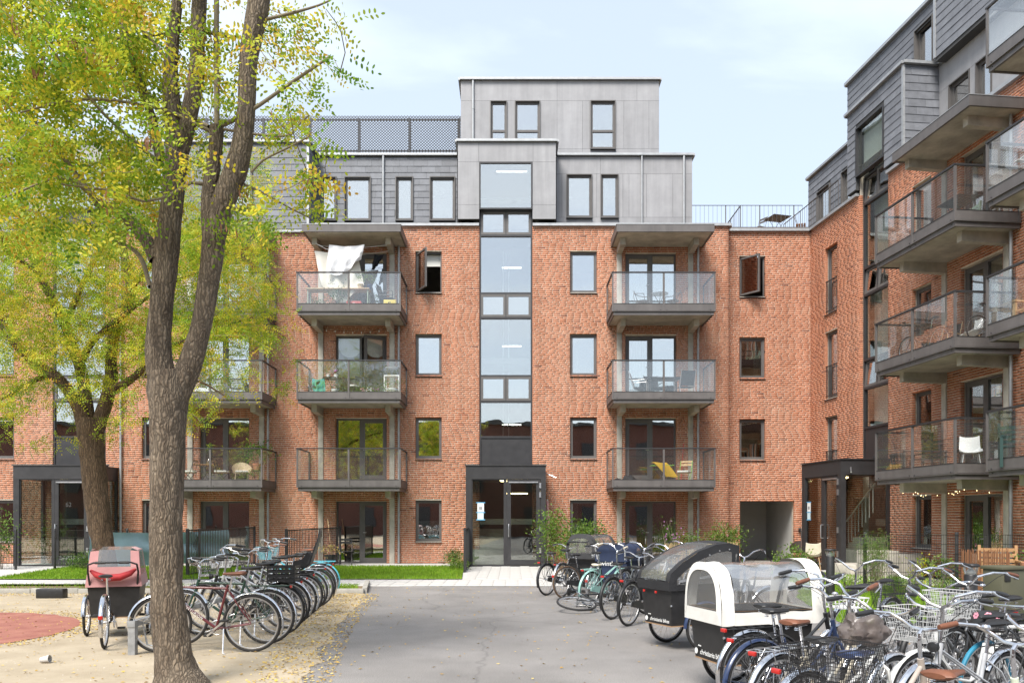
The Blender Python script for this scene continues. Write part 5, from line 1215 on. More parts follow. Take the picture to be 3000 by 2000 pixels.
def child_seat_mesh():
    mb = MB(); mb.sheet([[(-.32-.0,y*.16,.80),(-.52,y*.15,.80),(-.60,y*.14,.86),(-.66,y*.15,1.05),(-.73,y*.13,1.25),(-.76,y*.09,1.40)] for y in (-1,-.5,0,.5,1)], 0, .025)
    for s in (-1,1): mb.sheet([[(-.36,s*.16,.80),(-.55,s*.16,.80),(-.64,s*.155,1.0)],[(-.36,s*.175,.90),(-.50,s*.18,.93),(-.58,s*.17,1.05)]], 0, .012); mb.tube([(-.36,s*.12,.80),(-.28,s*.14,.62),(-.22,s*.15,.52)], .014, 6)
    mb.tube([(-.30,0,.70),(-.52,0,.79)], .012, 6); return mb.mesh('child_seat','black_plastic')
CS = child_seat_mesh()
def bag_mesh(seed, sx, sy, sz):
    bm = bmesh.new(); bmesh.ops.create_icosphere(bm, subdivisions=4, radius=1)
    for v in bm.verts:
        p = v.co.copy(); f = 1 + .05*noise.noise(p*11+Vector((seed,3,0))) + .30*noise.noise(p*1.7+Vector((seed,0,0))) + .20*abs(noise.noise(p*4.5+Vector((0,seed,0)))); v.co = Vector((p.x*sx*f, p.y*sy*f, max(p.z,-.75)*sz*f))
    mb = MB(); bm.verts.index_update(); mb.add([v.co[:] for v in bm.verts], [[v.index for v in f.verts] for f in bm.faces]); bm.free(); return mb
def setmat(o, m):
    o.material_slots[0].link = 'OBJECT'; o.material_slots[0].material = MAT[m]; return o
SP0 = Vector((.40,0,.72))
def bike(label, rear, heading, style='step', col='black_paint', bar='swept', guards='chrome', saddle='black_plastic', grips='black_plastic', tyre='rubber', tyre2=None, rack='black_plastic', extras=(), lean=0, steer=0, sh=0., rims='alu', cat='bicycle', z=0., barmat='chrome', group='bicycles parked in the courtyard', scale=1., fmat=None):
    h = R(heading); c, s = math.cos(h), math.sin(h); loc = (rear[0] + .47*c*scale, rear[1] + .47*s*scale, z)
    if rear[0] > 0 and z == 0: scale *= .95; sh -= .05
    root = thing('bicycle', label, cat, loc, 0, group); root.rotation_euler = (Matrix.Rotation(h,4,'Z') @ Matrix.Rotation(R(lean),4,'X')).to_euler(); root.scale = (scale,)*3
    SM = Matrix.Translation(SP0) @ Matrix.Rotation(R(steer),4,Vector((-.26,0,.96))) @ Matrix.Translation(-SP0)
    def put(name, me, m=None, par=root, st=False, loc=None):
        o = link(name, me, par); M = Matrix.Translation(loc) if loc is not None else Matrix.Identity(4)
        if st: M = SM @ M
        o.matrix_local = M
        if m: setmat(o, m)
        return o
    put('frame', FM[style], col); put('fork', FK, fmat or col, st=True)
    for hb, st, ty in ((HUBR,False,tyre),(HUBF,True,tyre2 or tyre)):
        w = put('wheel', WM[0][1], rims, st=st, loc=hb)
        for nm, me in WM[1:]: put(nm, me, ty if nm == 'tyre' else None, par=w)
    if guards: put('mudguard', GR, guards); put('mudguard', GF, guards, st=True)
    me, gp, cb, lv = BM[bar]; hbr = put('handlebar', me, barmat, st=True)
    for g_ in gp: put('grip', g_, grips, par=hbr)
    [put('brake_lever', l_, par=hbr) for l_ in lv]; put('brake_cable', cb, st=True)
    put('saddle', SDm, saddle, loc=(-.245-.0,0,sh)); put('seat_post', SPm, loc=(-.245,0,sh))
    if rack: put('rack', RK, rack)
    k_ = put('crank', CK); put('pedal', PD, par=k_, loc=BB+Vector((.13,-.125,-.105))); put('pedal', PD, par=k_, loc=BB+Vector((-.13,.125,.105)))
    put('chain_guard', CC, col if 'cased' in extras else 'black_plastic') if 'nochain' not in extras else put('chain', CHm)
    put('kickstand', KS)
    for e in extras:
        if e == 'front_lamp': put('front_lamp', LF, st=True)
        elif e == 'rear_lamp': put('rear_lamp', LR)
        elif e == 'bell': put('bell', BLm, par=hbr)
        elif e.startswith('basket'):
            _, kind, m_ = e.split(':'); put('basket', BK[kind], m_, st=kind.startswith('f'))
        elif e == 'crate': put('crate', CR)
        elif e == 'child_seat': put('child_seat', CS)
        elif e.startswith('text'):
            _, t_, m_, sz = e.split(':'); d = (Vector((.425,0,.645))-BB); a = math.atan2(d.z, d.x)
            for sd2 in (-1,1):
                o = text_part(t_, float(sz), m_, root, BB + d*(.30 if sd2 < 0 else .78) + Vector((0, sd2*.0195, -.014)), (0,0,0), spacing=1.15)
                o.matrix_local = Matrix.Translation(BB + d*(.28 if sd2 < 0 else .80) + Vector((0, sd2*.0195, 0))) @ Matrix.Rotation(-a if sd2 < 0 else -a,4,'Y') @ Matrix.Rotation(0 if sd2 < 0 else math.pi,4,'Z') @ Matrix.Translation((0,0,-.014)) @ Matrix.Rotation(R(90),4,'X')
    return root
RL = 'rear_lamp'
# --- the row standing in the sand, front wheels in the rail
left = [
 ('maroon bicycle with brown saddle and white lettering, end of the row by the forked tree', 9.75, -3.09, dict(style='diamond', col='maroon', saddle='leather_brown', rack=None, guards='chrome', bar='flat', extras=('text:CENTURION:tag_white:.045','nochain'))),
 ('dark green bicycle with chrome mudguards next to the maroon one', 10.38, -3.10, dict(style='diamond', col='dark_green', bar='swept', rack='dark_green', extras=('text:GIANT:tag_white:.05','nochain',RL))),
 ('black bicycle carrying a black plastic crate on its rear rack', 11.15, -3.16, dict(style='step', col='black_paint', guards='black_plastic', extras=('crate',RL,'front_lamp'))),
 ('white step-through bicycle with wire front basket beside the crate bicycle', 11.8, -3.25, dict(style='loop', col='white_paint', bar='high', extras=('basket:front:chrome',RL), barmat='chrome')),
 ('silver bicycle with white front rack beside a white step-through one', 12.5, -3.32, dict(style='step', col='silver_paint', guards='silver_paint', extras=('basket:frack:white_metal',RL), bar='swept')),
 ('dark bicycle with tall black child seat on the back', 13.25, -3.40, dict(style='step', col='black_paint', guards='black_plastic', extras=('child_seat','front_lamp'), bar='swept')),
 ('pale grey city bicycle next to the child seat bicycle', 13.95, -3.48, dict(style='mixte', col='silver_paint', rack='alu', extras=(RL,'bell'))),
 ('black bicycle with high chrome handlebar in the row on the sand', 14.6, -3.52, dict(style='loop', col='black_paint', bar='high', guards='black_plastic', extras=(RL,))),
 ('turquoise bicycle with turquoise mudguards and wire basket at the grass end of the row', 16.25, -3.78, dict(style='step', col='cyan_paint', guards='cyan_paint', rack='cyan_paint', extras=('basket:front:cyan_paint',), bar='high')),
 ('grey bicycle with brown saddle next to the turquoise one', 15.45, -3.66, dict(style='diamond', col='grey_paint', saddle='leather_brown', grips='leather_brown', extras=(RL,), bar='swept')),
]
for i,(lab, y, x, kw) in enumerate(left): bike(lab, (x, y), 180 + random.uniform(-4,4) + (2 if i == 0 else 5), lean=random.uniform(-3,3), steer=random.uniform(-14,14), sh=random.uniform(-.03,.04), group='bicycles in the row on the sand', **kw)
# steel rail with wheel loops
rail = thing('bike_rack', 'galvanised steel rail with wheel loops between the tree and tricycle', 'bike rack', (-4.42, 9.55, 0))
MB().box(-.04,.04,-.04,.04,0,.36).build('post', 'galv', rail, smooth=False); MB().box(-.04,.04,6.5,6.58,0,.36).build('post', 'galv', rail, smooth=False); MB().box(-.045,.045,-.05,6.6,.33,.40).build('rail', 'galv', rail, smooth=False)
for k in range(10): MB().tube([(.05,.15+.66*k,.36),(.24,.15+.66*k,.52),(.34,.15+.66*k,.45),(.34,.15+.66*k,.15),(.24,.15+.66*k,.06),(.10,.15+.66*k,.10),(.05,.15+.66*k,.34)], .011, 8).build('wheel_loop', 'galv', rail)
# --- bicycles on the asphalt, far end first
g2 = 'bicycles standing on the asphalt'
bike('black roadster with rear rack parked closest to the middle porch door', (.70,16.8), 52, 'loop', 'black_paint', 'swept', 'black_plastic', extras=(RL,), group=g2)
bike('brown tyred bicycle half hidden by the navy tricycle', (1.05,16.0), 30, 'step', 'black_paint', 'swept', None, tyre='tyre_brown', extras=(RL,), group=g2)
bike('mint green bicycle with mint rack and pale saddle', (1.37,14.75), 48, 'mixte', 'mint_paint', 'high', 'mint_paint', saddle='cream_paint', grips='cream_paint', rack='mint_paint', extras=(RL,'cased'), sh=-.10, lean=5, scale=.97, group=g2)
bike('black bicycle toppled over on the asphalt', (1.20,13.6), 18, 'diamond', 'black_paint', 'flat', None, rack=None, extras=('nochain',), lean=-76, steer=20, z=.06, group=g2)
bike('dark bicycle leaning behind the black one with red rear lamp', (1.56,12.85), 50, 'step', 'black_paint', 'swept', 'black_plastic', extras=(RL,), group=g2)
bike('black bicycle with red rear lamp beside the black hooded tricycle', (1.70,12.05), 52, 'step', 'black_paint', 'swept', 'black_plastic', extras=(RL,), lean=4, group=g2)
bike('chrome handled bicycle with black basket behind the mint green one', (2.05,14.9), 55, 'loop', 'grey_paint', 'high', 'black_plastic', extras=('basket:front:black_plastic',), group=g2)
bike('white bicycle with white front rack in the huddle before the reed fence', (2.6,15.3), 60, 'step', 'white_paint', 'swept', extras=('basket:frack:white_metal',), group=g2)
bike('silver bicycle with twin levers in the huddle before the reed fence', (3.1,15.6), 62, 'mixte', 'silver_paint', 'high', extras=('bell',), group=g2)
bike('black bicycle with drooping basket in the huddle before the reed fence', (2.35,13.6), 58, 'loop', 'black_paint', 'high', 'black_plastic', extras=('basket:front:black_plastic',), group=g2)
bike('chrome handled bicycle between the two hooded cargo tricycles', (3.1,11.4), 65, 'step', 'black_paint', 'high', extras=(), group=g2)
g3 = 'bicycles crowded around the cream hooded tricycle'
bike('black bicycle with silver mudguard and cream front basket next to the cream hooded tricycle', (1.95,6.75), 24, 'step', 'black_paint', 'high', 'chrome', extras=(RL,'basket:frack:white_metal','front_lamp'), group=g3)
bike('dark blue bicycle with dark mudguards and black saddle', (1.85,6.22), 28, 'loop', 'navy_paint', 'swept', 'navy_paint', extras=(RL,'bell'), sh=.02, group=g3)
bike('cream white bicycle with brown two part saddle', (1.83,5.65), 33, 'loop', 'cream_paint', 'high', 'chrome', saddle='leather_brown', grips='leather_brown', rack='alu', extras=(RL,'bell'), group=g3)
bike('white bicycle with dark grips squeezed beside the brown saddled one', (1.76,5.08), 35, 'step', 'white_paint', 'swept', 'chrome', extras=(RL,), group=g3, sh=-.03, lean=4)
bike('taupe bicycle with big black mesh basket on the rear rack', (1.70,4.30), 35, 'step', 'taupe_paint', 'swept', 'taupe_paint', rack='taupe_paint', saddle='navy_paint', extras=(RL,'basket:rear:black_plastic'), group=g3)
bike('pale green bicycle with brown gel saddle', (1.88,3.75), 33, 'step', 'pale_green', 'swept', 'pale_green', saddle='leather_brown', grips='leather_brown', extras=('bell',), group=g3)
def rank2(label, front, heading, **kw):
    h = R(heading); bike(label, (front[0]-1.05*math.cos(h), front[1]-1.05*math.sin(h)), heading, group=g3, **kw)
rank2('black bicycle with fine black mesh basket facing the cream hooded tricycle', (3.60,7.75), 207, style='step', col='black_paint', bar='high', guards='black_plastic', extras=('basket:front_fine:black_plastic',))
rank2('black bicycle with leather grips and round white basket', (3.78,7.05), 209, style='loop', col='black_paint', bar='high', guards='black_plastic', grips='leather_brown', extras=('basket:front:white_metal','bell'))
rank2('grey bicycle with sprung black saddle beside the olive cabinet', (3.72,7.40), 206, style='step', col='grey_paint', bar='swept', guards='black_plastic', extras=(RL,))
rank2('white bicycle with blue tyres', (3.62,6.30), 208, style='diamond', col='white_paint', bar='flat', guards=None, tyre='tyre_blue', rack=None, extras=('nochain',))
rank2('navy bicycle with cream grips at the end of the huddle', (3.30,5.05), 205, style='loop', col='navy_paint', bar='swept', guards='navy_paint', grips='cream_paint', extras=('bell',))
rank2('silver bicycle with black headlamp in the huddle', (2.62,5.25), 212, style='mixte', col='silver_paint', bar='high', guards='chrome', extras=('front_lamp',))
rank2('white bicycle with white wire basket on its handlebar', (2.84,5.75), 207, style='loop', col='white_paint', bar='swept', guards='white_paint', extras=('basket:front:white_metal','bell'), rims='chrome')
rank2('black bicycle standing alone towards the lawn behind the huddle', (4.20,8.50), 212, style='loop', col='black_paint', bar='high', guards='black_plastic', extras=('front_lamp',))
rank2('silver bicycle with long chrome bar next to the cream hooded tricycle', (3.65,9.0), 218, style='step', col='silver_paint', bar='high', guards='chrome', extras=())
rank2('dark green bicycle wedged under the navy one', (2.78,4.45), 204, style='loop', col='dark_green', bar='swept', guards='chrome', extras=('bell',))
mat('grey_plastic', (.14,.115,.105), .42, var=.25, vscale=9, alpha=.8, bump=.5, bscale=14)
o = tag(bag_mesh(2,.145,.105,.12).build('plastic_bag', 'grey_plastic'), 'crumpled grey plastic bag pulled over a saddle', 'bag'); o.location = (2.36,5.50,.84)
hl = thing('helmet', 'black helmet with pink flowers hanging from a handlebar', 'helmet', (3.60,6.2,.78))
loft_ = MB().lathe([(.0,.12),(.06,.112),(.10,.08),(.125,.02),(.13,-.02),(.12,-.035)], 18); loft_.build('shell', 'black_plastic', hl)
fl = MB()
for k in range(9):
    a = k*2.4; zz = .02+.075*((k*37) % 10)/10; rr_ = .128 - max(0, zz-.02)*.55
    c = Vector((math.cos(a)*rr_, math.sin(a)*rr_, zz)); nrm = Vector((math.cos(a), math.sin(a), .35)).normalized(); u_ = nrm.orthogonal().normalized(); w_ = nrm.cross(u_)
    for j in range(6): b_ = j*1.047; p = c + nrm*.006 + (u_*math.cos(b_) + w_*math.sin(b_))*.016; fl.add([p + (u_*math.cos(q_)+w_*math.sin(q_))*.012 for q_ in (0,1.26,2.5,3.77,5.0)], [(0,1,2,3,4)])
fl.build('flower_print', 'pink', hl, smooth=False)

# ================================================================ cargo tricycles
mat('pink_fabric', (.46,.23,.225), .85, var=.1, vscale=5, sheen=.2); mat('red_fabric', (.40,.025,.03), .7, var=.15, vscale=8); mat('cream_fabric', (.78,.76,.71), .75, var=.06, vscale=6, bump=.1, bscale=25)
mat('black_fabric', (.016,.016,.018), .75, var=.3, vscale=8, bump=.2, bscale=30); mat('navy_fabric', (.018,.03,.07), .8, var=.2, vscale=8, bump=.1); mat('grey_fabric', (.045,.045,.048), .8, var=.2, vscale=8)
mat('black_ply', (.020,.019,.019), .5, var=.3, vscale=10); mat('ply_edge', (.36,.22,.12), .7)
def archp(t, hw, base, h, p=.72):                # t 0..1 over the arch
    a = math.pi*t; c, s = math.cos(a), math.sin(a); return (hw*math.copysign(abs(c)**p, c), base + h*abs(s)**p)
def arch_sheet(x0, x1, hw, base, h, n=26, m=5, wr=.006, seed=0, t0=0., t1=1., taper=0.):
    rows = []
    for i in range(m+1):
        x = x0 + (x1-x0)*i/m; row = []
        for j in range(n+1):
            y, z = archp(t0+(t1-t0)*j/n, hw*(1-taper*i/m), base, h*(1-taper*i/m)); w = wr*noise.noise(Vector((x*9+seed, y*9, z*9))); row.append((x, y*(1+w/ .3), z+w))
        rows.append(row)
    return MB().sheet(rows)
def trike(label, loc, heading, hood, box='black_ply', bar='black_plastic', tyre='rubber', wheelguard='black_plastic', lettering=None, group='cargo tricycles'):
    root = thing('cargo_tricycle', label, 'cargo tricycle', (*loc,0), R(heading), group)
    b = MB(); X0, X1, Y0, Y1, Z0, Z1 = .05, .95, .27, .32, .30, .78
    def wallq(p, q): b.add([p[0], p[1], q[1], q[0]], [(0,1,2,3)])
    lo = [(X0+.03,-Y0,Z0),(X1-.04,-Y0,Z0),(X1-.04,Y0,Z0),(X0+.03,Y0,Z0)]; hi = [(X0,-Y1,Z1),(X1,-Y1,Z1),(X1,Y1,Z1),(X0,Y1,Z1)]
    b.add(lo+hi, [(0,3,2,1)] + [(k,(k+1)%4,4+(k+1)%4,4+k) for k in range(4)]); ins = lambda p, d: (p[0]+(d if p[0] < .5 else -d), p[1]+(d if p[1] < 0 else -d), p[2])
    b.add([ins(p,.015) for p in lo] + [ins(p,.015) for p in hi], [(0,1,2,3)] + [(4+k,4+(k+1)%4,(k+1)%4,k) for k in range(4)]); b.add(hi+[ins(p,.015) for p in hi], [(k,(k+1)%4,4+(k+1)%4,4+k) for k in range(4)], 1)
    bo = b.build('box', [box,'ply_edge'], root, smooth=False)
    for k in range(4): MB().bar(Vector(lo[k])*1.0, Vector(lo[(k+1)%4]), .012, .012).build('edge_strip', 'ply_edge', bo, smooth=False)
    for c in ((X1-.02,-.3),(X1-.02,.3)): MB().cyl((c[0],c[1],.55),(c[0]+.012,c[1],.55), .012, 8).build('rivet', 'alu', bo)
    fr = MB(); fr.tube([(.5,0,.29),(.05,0,.30),(-.40,0,.30)], .025, 10); fr.tube([(-.40,0,.30),(-.56,0,.72)], .018, 10); fr.tube([(.05,0,.33),(-.2,0,.40),(-.46,0,.48)], .016, 8); fr.tube([(.5,-.34,.285),(.5,.34,.285)], .02, 8)
    for s in (-1,1): fr.tube([(-.40,s*.02,.30),(-.85,s*.06,.345)], .011, 8); fr.tube([(-.53,s*.014,.66),(-.85,s*.06,.35)], .009, 8)
    fr.build('frame', 'black_paint', root)
    for p, WMx, ty in (((.5,.385,.285),WM24,tyre),((.5,-.385,.285),WM24,tyre),((-.85,0,.345),WM,tyre)):
        w = link('wheel', WMx[0][1], root, p)
        for nm, me in WMx[1:]:
            o = link(nm, me, w)
            if nm == 'tyre': setmat(o, ty)
    for s in (-1,1):
        g = guard(Vector((.5,0,.285)), 0, 175, .31, .03).mesh('mudguard','chrome'); setmat(link('mudguard', g, root, (0,s*.385,0)), wheelguard)
    link('mudguard', guard(Vector((-.85,0,.345)), 35, 205).mesh('mudguard','chrome'), root)
    link('saddle', SDm, root, (-.63,0,-.02)); link('seat_post', SPm, root, (-.63,0,-.02))
    k_ = link('crank', CK, root, (-.35,0,.01)); link('pedal', PD, k_, BB+Vector((.13,-.125,-.105))); link('pedal', PD, k_, BB+Vector((-.13,.125,.105)))
    hb = MB().tube([(X0,-.28,.72),(-.02,-.30,.95),(-.09,-.29,1.06),(-.12,-.22,1.09),(-.12,.22,1.09),(-.09,.29,1.06),(-.02,.30,.95),(X0,.28,.72)], .0135, 8).build('handlebar', bar, root)
    for s in (-1,1): MB().tube([(-.12,s*.08,1.09),(-.12,s*.2,1.09)], .019, 8).build('grip', 'black_plastic', hb)
    MB().bbox(-1.225,-1.205,-.025,.025,.42,.47,.005).build('reflector', 'red_light', root)
    hd = None
    if hood in ('cream','grey'):
        f = 'cream_fabric' if hood == 'cream' else 'grey_fabric'; H = .54 if hood == 'cream' else .50; zb_ = .66 if hood == 'cream' else .74
        hd = arch_sheet(.98,.86,.345,zb_,H,m=6,wr=.012).build('hood', f, root, angle=70)
        arch_sheet(.08,-.06,.345,zb_,H+.02,m=6,wr=.01,seed=4).build('hood_band', f, hd, angle=70); arch_sheet(.855,.085,.335,zb_+.13,H-.14,m=10,wr=.012,seed=9).build('window_film', 'film', hd, angle=70)
        if hood == 'grey': arch_sheet(.50,.42,.34,zb_,H+.005,m=3,wr=.01,seed=2).build('hood_band', f, hd, angle=70)
        for s in (0,1): arch_sheet(.86,.08,.344,zb_,H,n=4,m=8,wr=.01,seed=5,t0=0 if s == 0 else .965,t1=.035 if s == 0 else 1).build('hood_skirt', f, hd, angle=70)
        for xe in ((.985,1) if hood == 'cream' else (.985,1)), (-.062,-1):
            ring = MB(); n = 26; out_ = [archp(j/n, .345, zb_, H+(.02 if xe[1] < 0 else 0)) for j in range(n+1)]; inn = [archp(j/n, .275, zb_+.12, H-.19) for j in range(n+1)]
            ring.sheet([[(xe[0], *p) for p in out_], [(xe[0]+.012*xe[1], *p) for p in inn]]); ring.add([(xe[0],.345,zb_),(xe[0]+.01*xe[1],.275,zb_+.12),(xe[0]+.01*xe[1],-.275,zb_+.12),(xe[0],-.345,zb_)], [(0,1,2,3)])
            ring.build('hood_end', f, hd, angle=70); MB().add([(xe[0]+.004*xe[1], *p) for p in inn], [tuple(range(n+1))]).build('window_film', 'film', hd, smooth=False)
    elif hood == 'black':
        f = 'black_fabric'; top = [(.99,.84),(.97,.93),(.80,1.06),(.55,1.19),(.30,1.27),(.10,1.29),(-.06,1.25)]
        def edge(s, w0, w1): return [[(x, s*(.335-w0), z) for x,z in top], [(x, s*(.335-w1), z+.012) for x,z in top]]
        hd = MB(); rows = []
        for (x,z) in top: rows.append([(x, y*.335, z + .02*(1-y*y) + .006*noise.noise(Vector((x*8,y*5,1)))) for y in (-1,-.9,-.78)])
        hd.sheet(rows); rows = []
        for (x,z) in top: rows.append([(x, y*.335, z + .02*(1-y*y) + .006*noise.noise(Vector((x*8,y*5,1)))) for y in (.78,.9,1)])
        hd.sheet(rows)
        bk = [(x,z) for x,z in top if x <= .32]; hd.sheet([[(x, y*.335*.78, z + .02*(1-(y*.78)**2)) for y in (-1,-.5,0,.5,1)] for x,z in bk])
        for s in (-1,1):
            hd.sheet([[(x, s*.336, z) for x,z in top], [(x*.92+.03, s*.34, max(.80, z-.10)) for x,z in top]]); hd.sheet([[(.99,s*.337,.80),(-.06,s*.337,.80)],[(.99,s*.335,.73),(-.06,s*.335,.73)]])
            hd.sheet([[(.99,s*.337,.84),(.99,s*.337,.73)],[(.88,s*.339,.86),(.88,s*.339,.73)]]); hd.sheet([[(-.06,s*.337,1.25),(-.06,s*.337,.73)],[.06 and (.06,s*.339,1.27),(.06,s*.339,.73)]])
        hd.sheet([[(.99,-.335,.84),(.99,.335,.84)],[(.985,-.335,.73),(.985,.335,.73)]]); hd.sheet([[(-.06,-.335,1.25),(-.06,.335,1.25)],[(-.06,-.335,.73),(-.06,.335,.73)]])
        hd = hd.build('hood', f, root, angle=60)
        MB().sheet([[(x, y*.335*.78, z + .02*(1-(y*.78)**2)) for y in (-1,-.5,0,.5,1)] for x,z in top if x >= .29]).build('window_film', 'film', hd, angle=70)
        for s in (-1,1):
            pts = [(x*.92+.03, s*.338, max(.80, z-.10)) for x,z in top]; MB().add(pts + [(.06,s*.338,.80),(.90,s*.338,.80)], [tuple(range(len(pts)+2))]).build('window_film', 'film', hd, smooth=False)
            MB().bar((.86,s*.345,.84),(.1,s*.345,.92), .004, .03).build('reflective_strip', 'alu', hd, smooth=False)
            for k in range(6): x = .1+.15*k; MB().lathe([(.010,0),(.008,.006),(0,.007)], 8, M=Matrix.Translation((x, s*.34, 1.21-.045*k*k*.35)) @ Matrix.Rotation(R(90*-s),4,'X')).build('snap', 'alu', hd)
        for y in (-.2,.05): MB().bbox(.985,1.0,y,y+.035,.685,.715,.004).build('reflector', 'red_light', bo)
    elif hood == 'pink':
        f = 'pink_fabric'; h = MB(); zt = 1.27
        def panel(a, b, c, d): h.sheet([[tuple(Vector(a).lerp(Vector(b),i/6)) for i in range(7)],[tuple(Vector(d).lerp(Vector(c),i/6)) for i in range(7)]])
        xb, xf = .02, .96
        panel((xb,-.34,.74),(xb,.34,.74),(xb+.05,.31,1.02),(xb+.05,-.31,1.02))
        for s in (-1,1):
            panel((xb,s*.34,.74),(xf,s*.34,.74),(xf-.05,s*.32,.90),(xb+.03,s*.32,.90)); panel((xb+.05,s*.31,.90),(xb+.22,s*.31,.90),(xb+.22,s*.29,zt),(xb+.12,s*.28,zt-.03))
            panel((xf-.2,s*.315,.90),(xf-.05,s*.315,.90),(xf-.22,s*.29,zt-.05),(xf-.38,s*.29,zt)); panel((xb+.05,s*.31,1.02),(xb+.05,s*.20,1.02),(xb+.12,s*.19,zt-.02),(xb+.12,s*.29,zt-.03))
            panel((xb+.12,s*.29,zt-.03),(xf-.3,s*.29,zt-.02),(xf-.3,s*.20,zt+.02),(xb+.12,s*.20,zt+.02))
        panel((xf,-.34,.74),(xf,.34,.74),(xf-.05,.31,.95),(xf-.05,-.31,.95)); hd = h.build('hood', f, root, angle=50)
        MB().sheet([[(xb+.052,-.2,1.02),(xb+.052,.2,1.02)],[(xb+.122,-.19,zt-.01),(xb+.122,.19,zt-.01)],[(xf-.3,-.2,zt+.02),(xf-.3,.2,zt+.02)],[(xf-.05,-.3,.95),(xf-.05,.3,.95)]]).build('window_film', 'film', hd, smooth=False)
        for s in (-1,1): MB().add([(xb+.22,s*.312,.90),(xf-.2,s*.314,.90),(xf-.38,s*.292,zt-.01),(xb+.22,s*.29,zt)], [(0,1,2,3)]).build('window_film', 'film', hd, smooth=False)
        rb = MB(); rb.tube([(xb-.03,-.27,.99),(xb-.05,-.2,.93),(xb-.06,-.08,.88),(xb-.06,.08,.87),(xb-.05,.2,.92),(xb-.03,.27,.98)], [.018,.04,.05,.05,.042,.018], 10); rb.build('rolled_cover', 'red_fabric', root)
    elif hood == 'navy':
        hd = arch_sheet(.96,.02,.335,.74,.34,m=8,wr=.015).build('hood', 'navy_fabric', root, angle=70)
        for xe in (.96,.02): MB().add([(xe, *archp(j/26,.335,.74,.34)) for j in range(27)], [tuple(range(27))]).build('hood_end', 'navy_fabric', hd, smooth=False)
        for s in (-1,1): arch_sheet(.85,.62,.34,.80,.25,n=6,m=4,wr=.005,t0=.02 if s > 0 else .7,t1=.30 if s > 0 else .98).build('window_film', 'film', hd, angle=70)
    if lettering:
        for t_, x, z, sz, face in lettering:
            if face == 'front':
                text_part(t_, sz, 'tag_white', bo, (X1-.018, x, z), (R(90),0,R(90)), name='lettering')
                M_ = Matrix.Translation((X1-.017,x-.07,z+.02)) @ Matrix.Rotation(R(90),4,'Y'); MB().lathe([(.028,0),(.028,.003),(0,.003)], 16, M=M_).build('badge', 'tag_white', bo)
                for k in range(3): MB().lathe([(.007,0),(.007,.003),(0,.003)], 8, M=Matrix.Translation((X1-.017,x-.025+.02*k,z+.075)) @ Matrix.Rotation(R(90),4,'Y')).build('dot', 'tag_white', bo)
            elif face == 'rear': text_part(t_, sz, 'tag_white', bo, (X0-.03, -x, z), (R(90),0,R(-90)), name='lettering')
            else: text_part(t_, sz, 'tag_white', bo, (x, -.352 if face == 'right' else .352, z), (R(90),0,0 if face == 'right' else R(180)), name='lettering')
    return root
tk = trike('cargo tricycle with pink hood and black box standing in the sand', (-5.24,10.77), 109, 'pink', bar='black_plastic', wheelguard='chrome', tyre='rubber'); tk.scale = (.95,1,.93)
trike('cargo tricycle with grey hood and clear windows beside the porch shrubs', (1.45,17.1), 58, 'grey')
trike('cargo tricycle with navy cover and pale push bar behind the mint green bicycle', (1.92,15.95), 62, 'navy', box='navy_fabric', bar='white_metal', lettering=[('winther',-.22,.66,.13,'rear'),('winther',.25,.82,.12,'left'),('dolphin',.55,.50,.08,'left')])
trike('black cargo tricycle with slanted black hood and clear windscreen', (2.608,10.38), 205, 'black', wheelguard='navy_paint', lettering=[('christiania bikes',-.14,.34,.062,'front')])
trike('black cargo tricycle with cream white tunnel hood', (2.673,7.667), 195, 'cream', lettering=[('christiania bikes',-.14,.345,.066,'front')])

# ================================================================ furniture, pots, laundry and other small things
mat('terracotta', (.50,.22,.13), .85, var=.15, vscale=8); mat('rattan', (.46,.36,.24), .7, var=.2, vscale=20); mat('rattan_dark', (.05,.035,.028), .6, var=.2, vscale=20); mat('cushion', (.74,.72,.68), .9, sheen=.2); mat('green_bright', (.22,.48,.08), .5); mat('yellow', (.70,.42,.03), .7, var=.08, vscale=6)
mat('red_plastic', (.55,.05,.04), .4); mat('yellow_plastic', (.75,.55,.06), .4); mat('sheet_white', (.80,.80,.82), .9, sheen=.1); mat('duvet', (.72,.69,.62), .95, var=.04); mat('dark_cloth', (.014,.015,.020), .9); mat('olive', (.085,.082,.05), .6, var=.08, vscale=4)
mat('reed', (.15,.06,.03), .85, col2=(.30,.14,.07), vscale=9, stretch=(14,14,.6)); mat('reed_pale', (.46,.33,.17), .85, col2=(.60,.46,.27), vscale=9, stretch=(14,14,.6)); mat('mint_wood', (.42,.52,.40), .6); mat('towel_green', (.12,.45,.12), .9, col2=(.05,.35,.50), vscale=9); mat('dark_green_metal', (.02,.05,.045), .45); mat('tarp', (.03,.03,.032), .5)
def legs4(root, w, d, h, m, r=.012, splay=.03, z0=0):
    for sx in (-1,1):
        for sy in (-1,1): MB().tube([(sx*w/2,sy*d/2,h),(sx*(w/2+splay),sy*(d/2+splay),z0)], r, 6).build('leg', m, root)
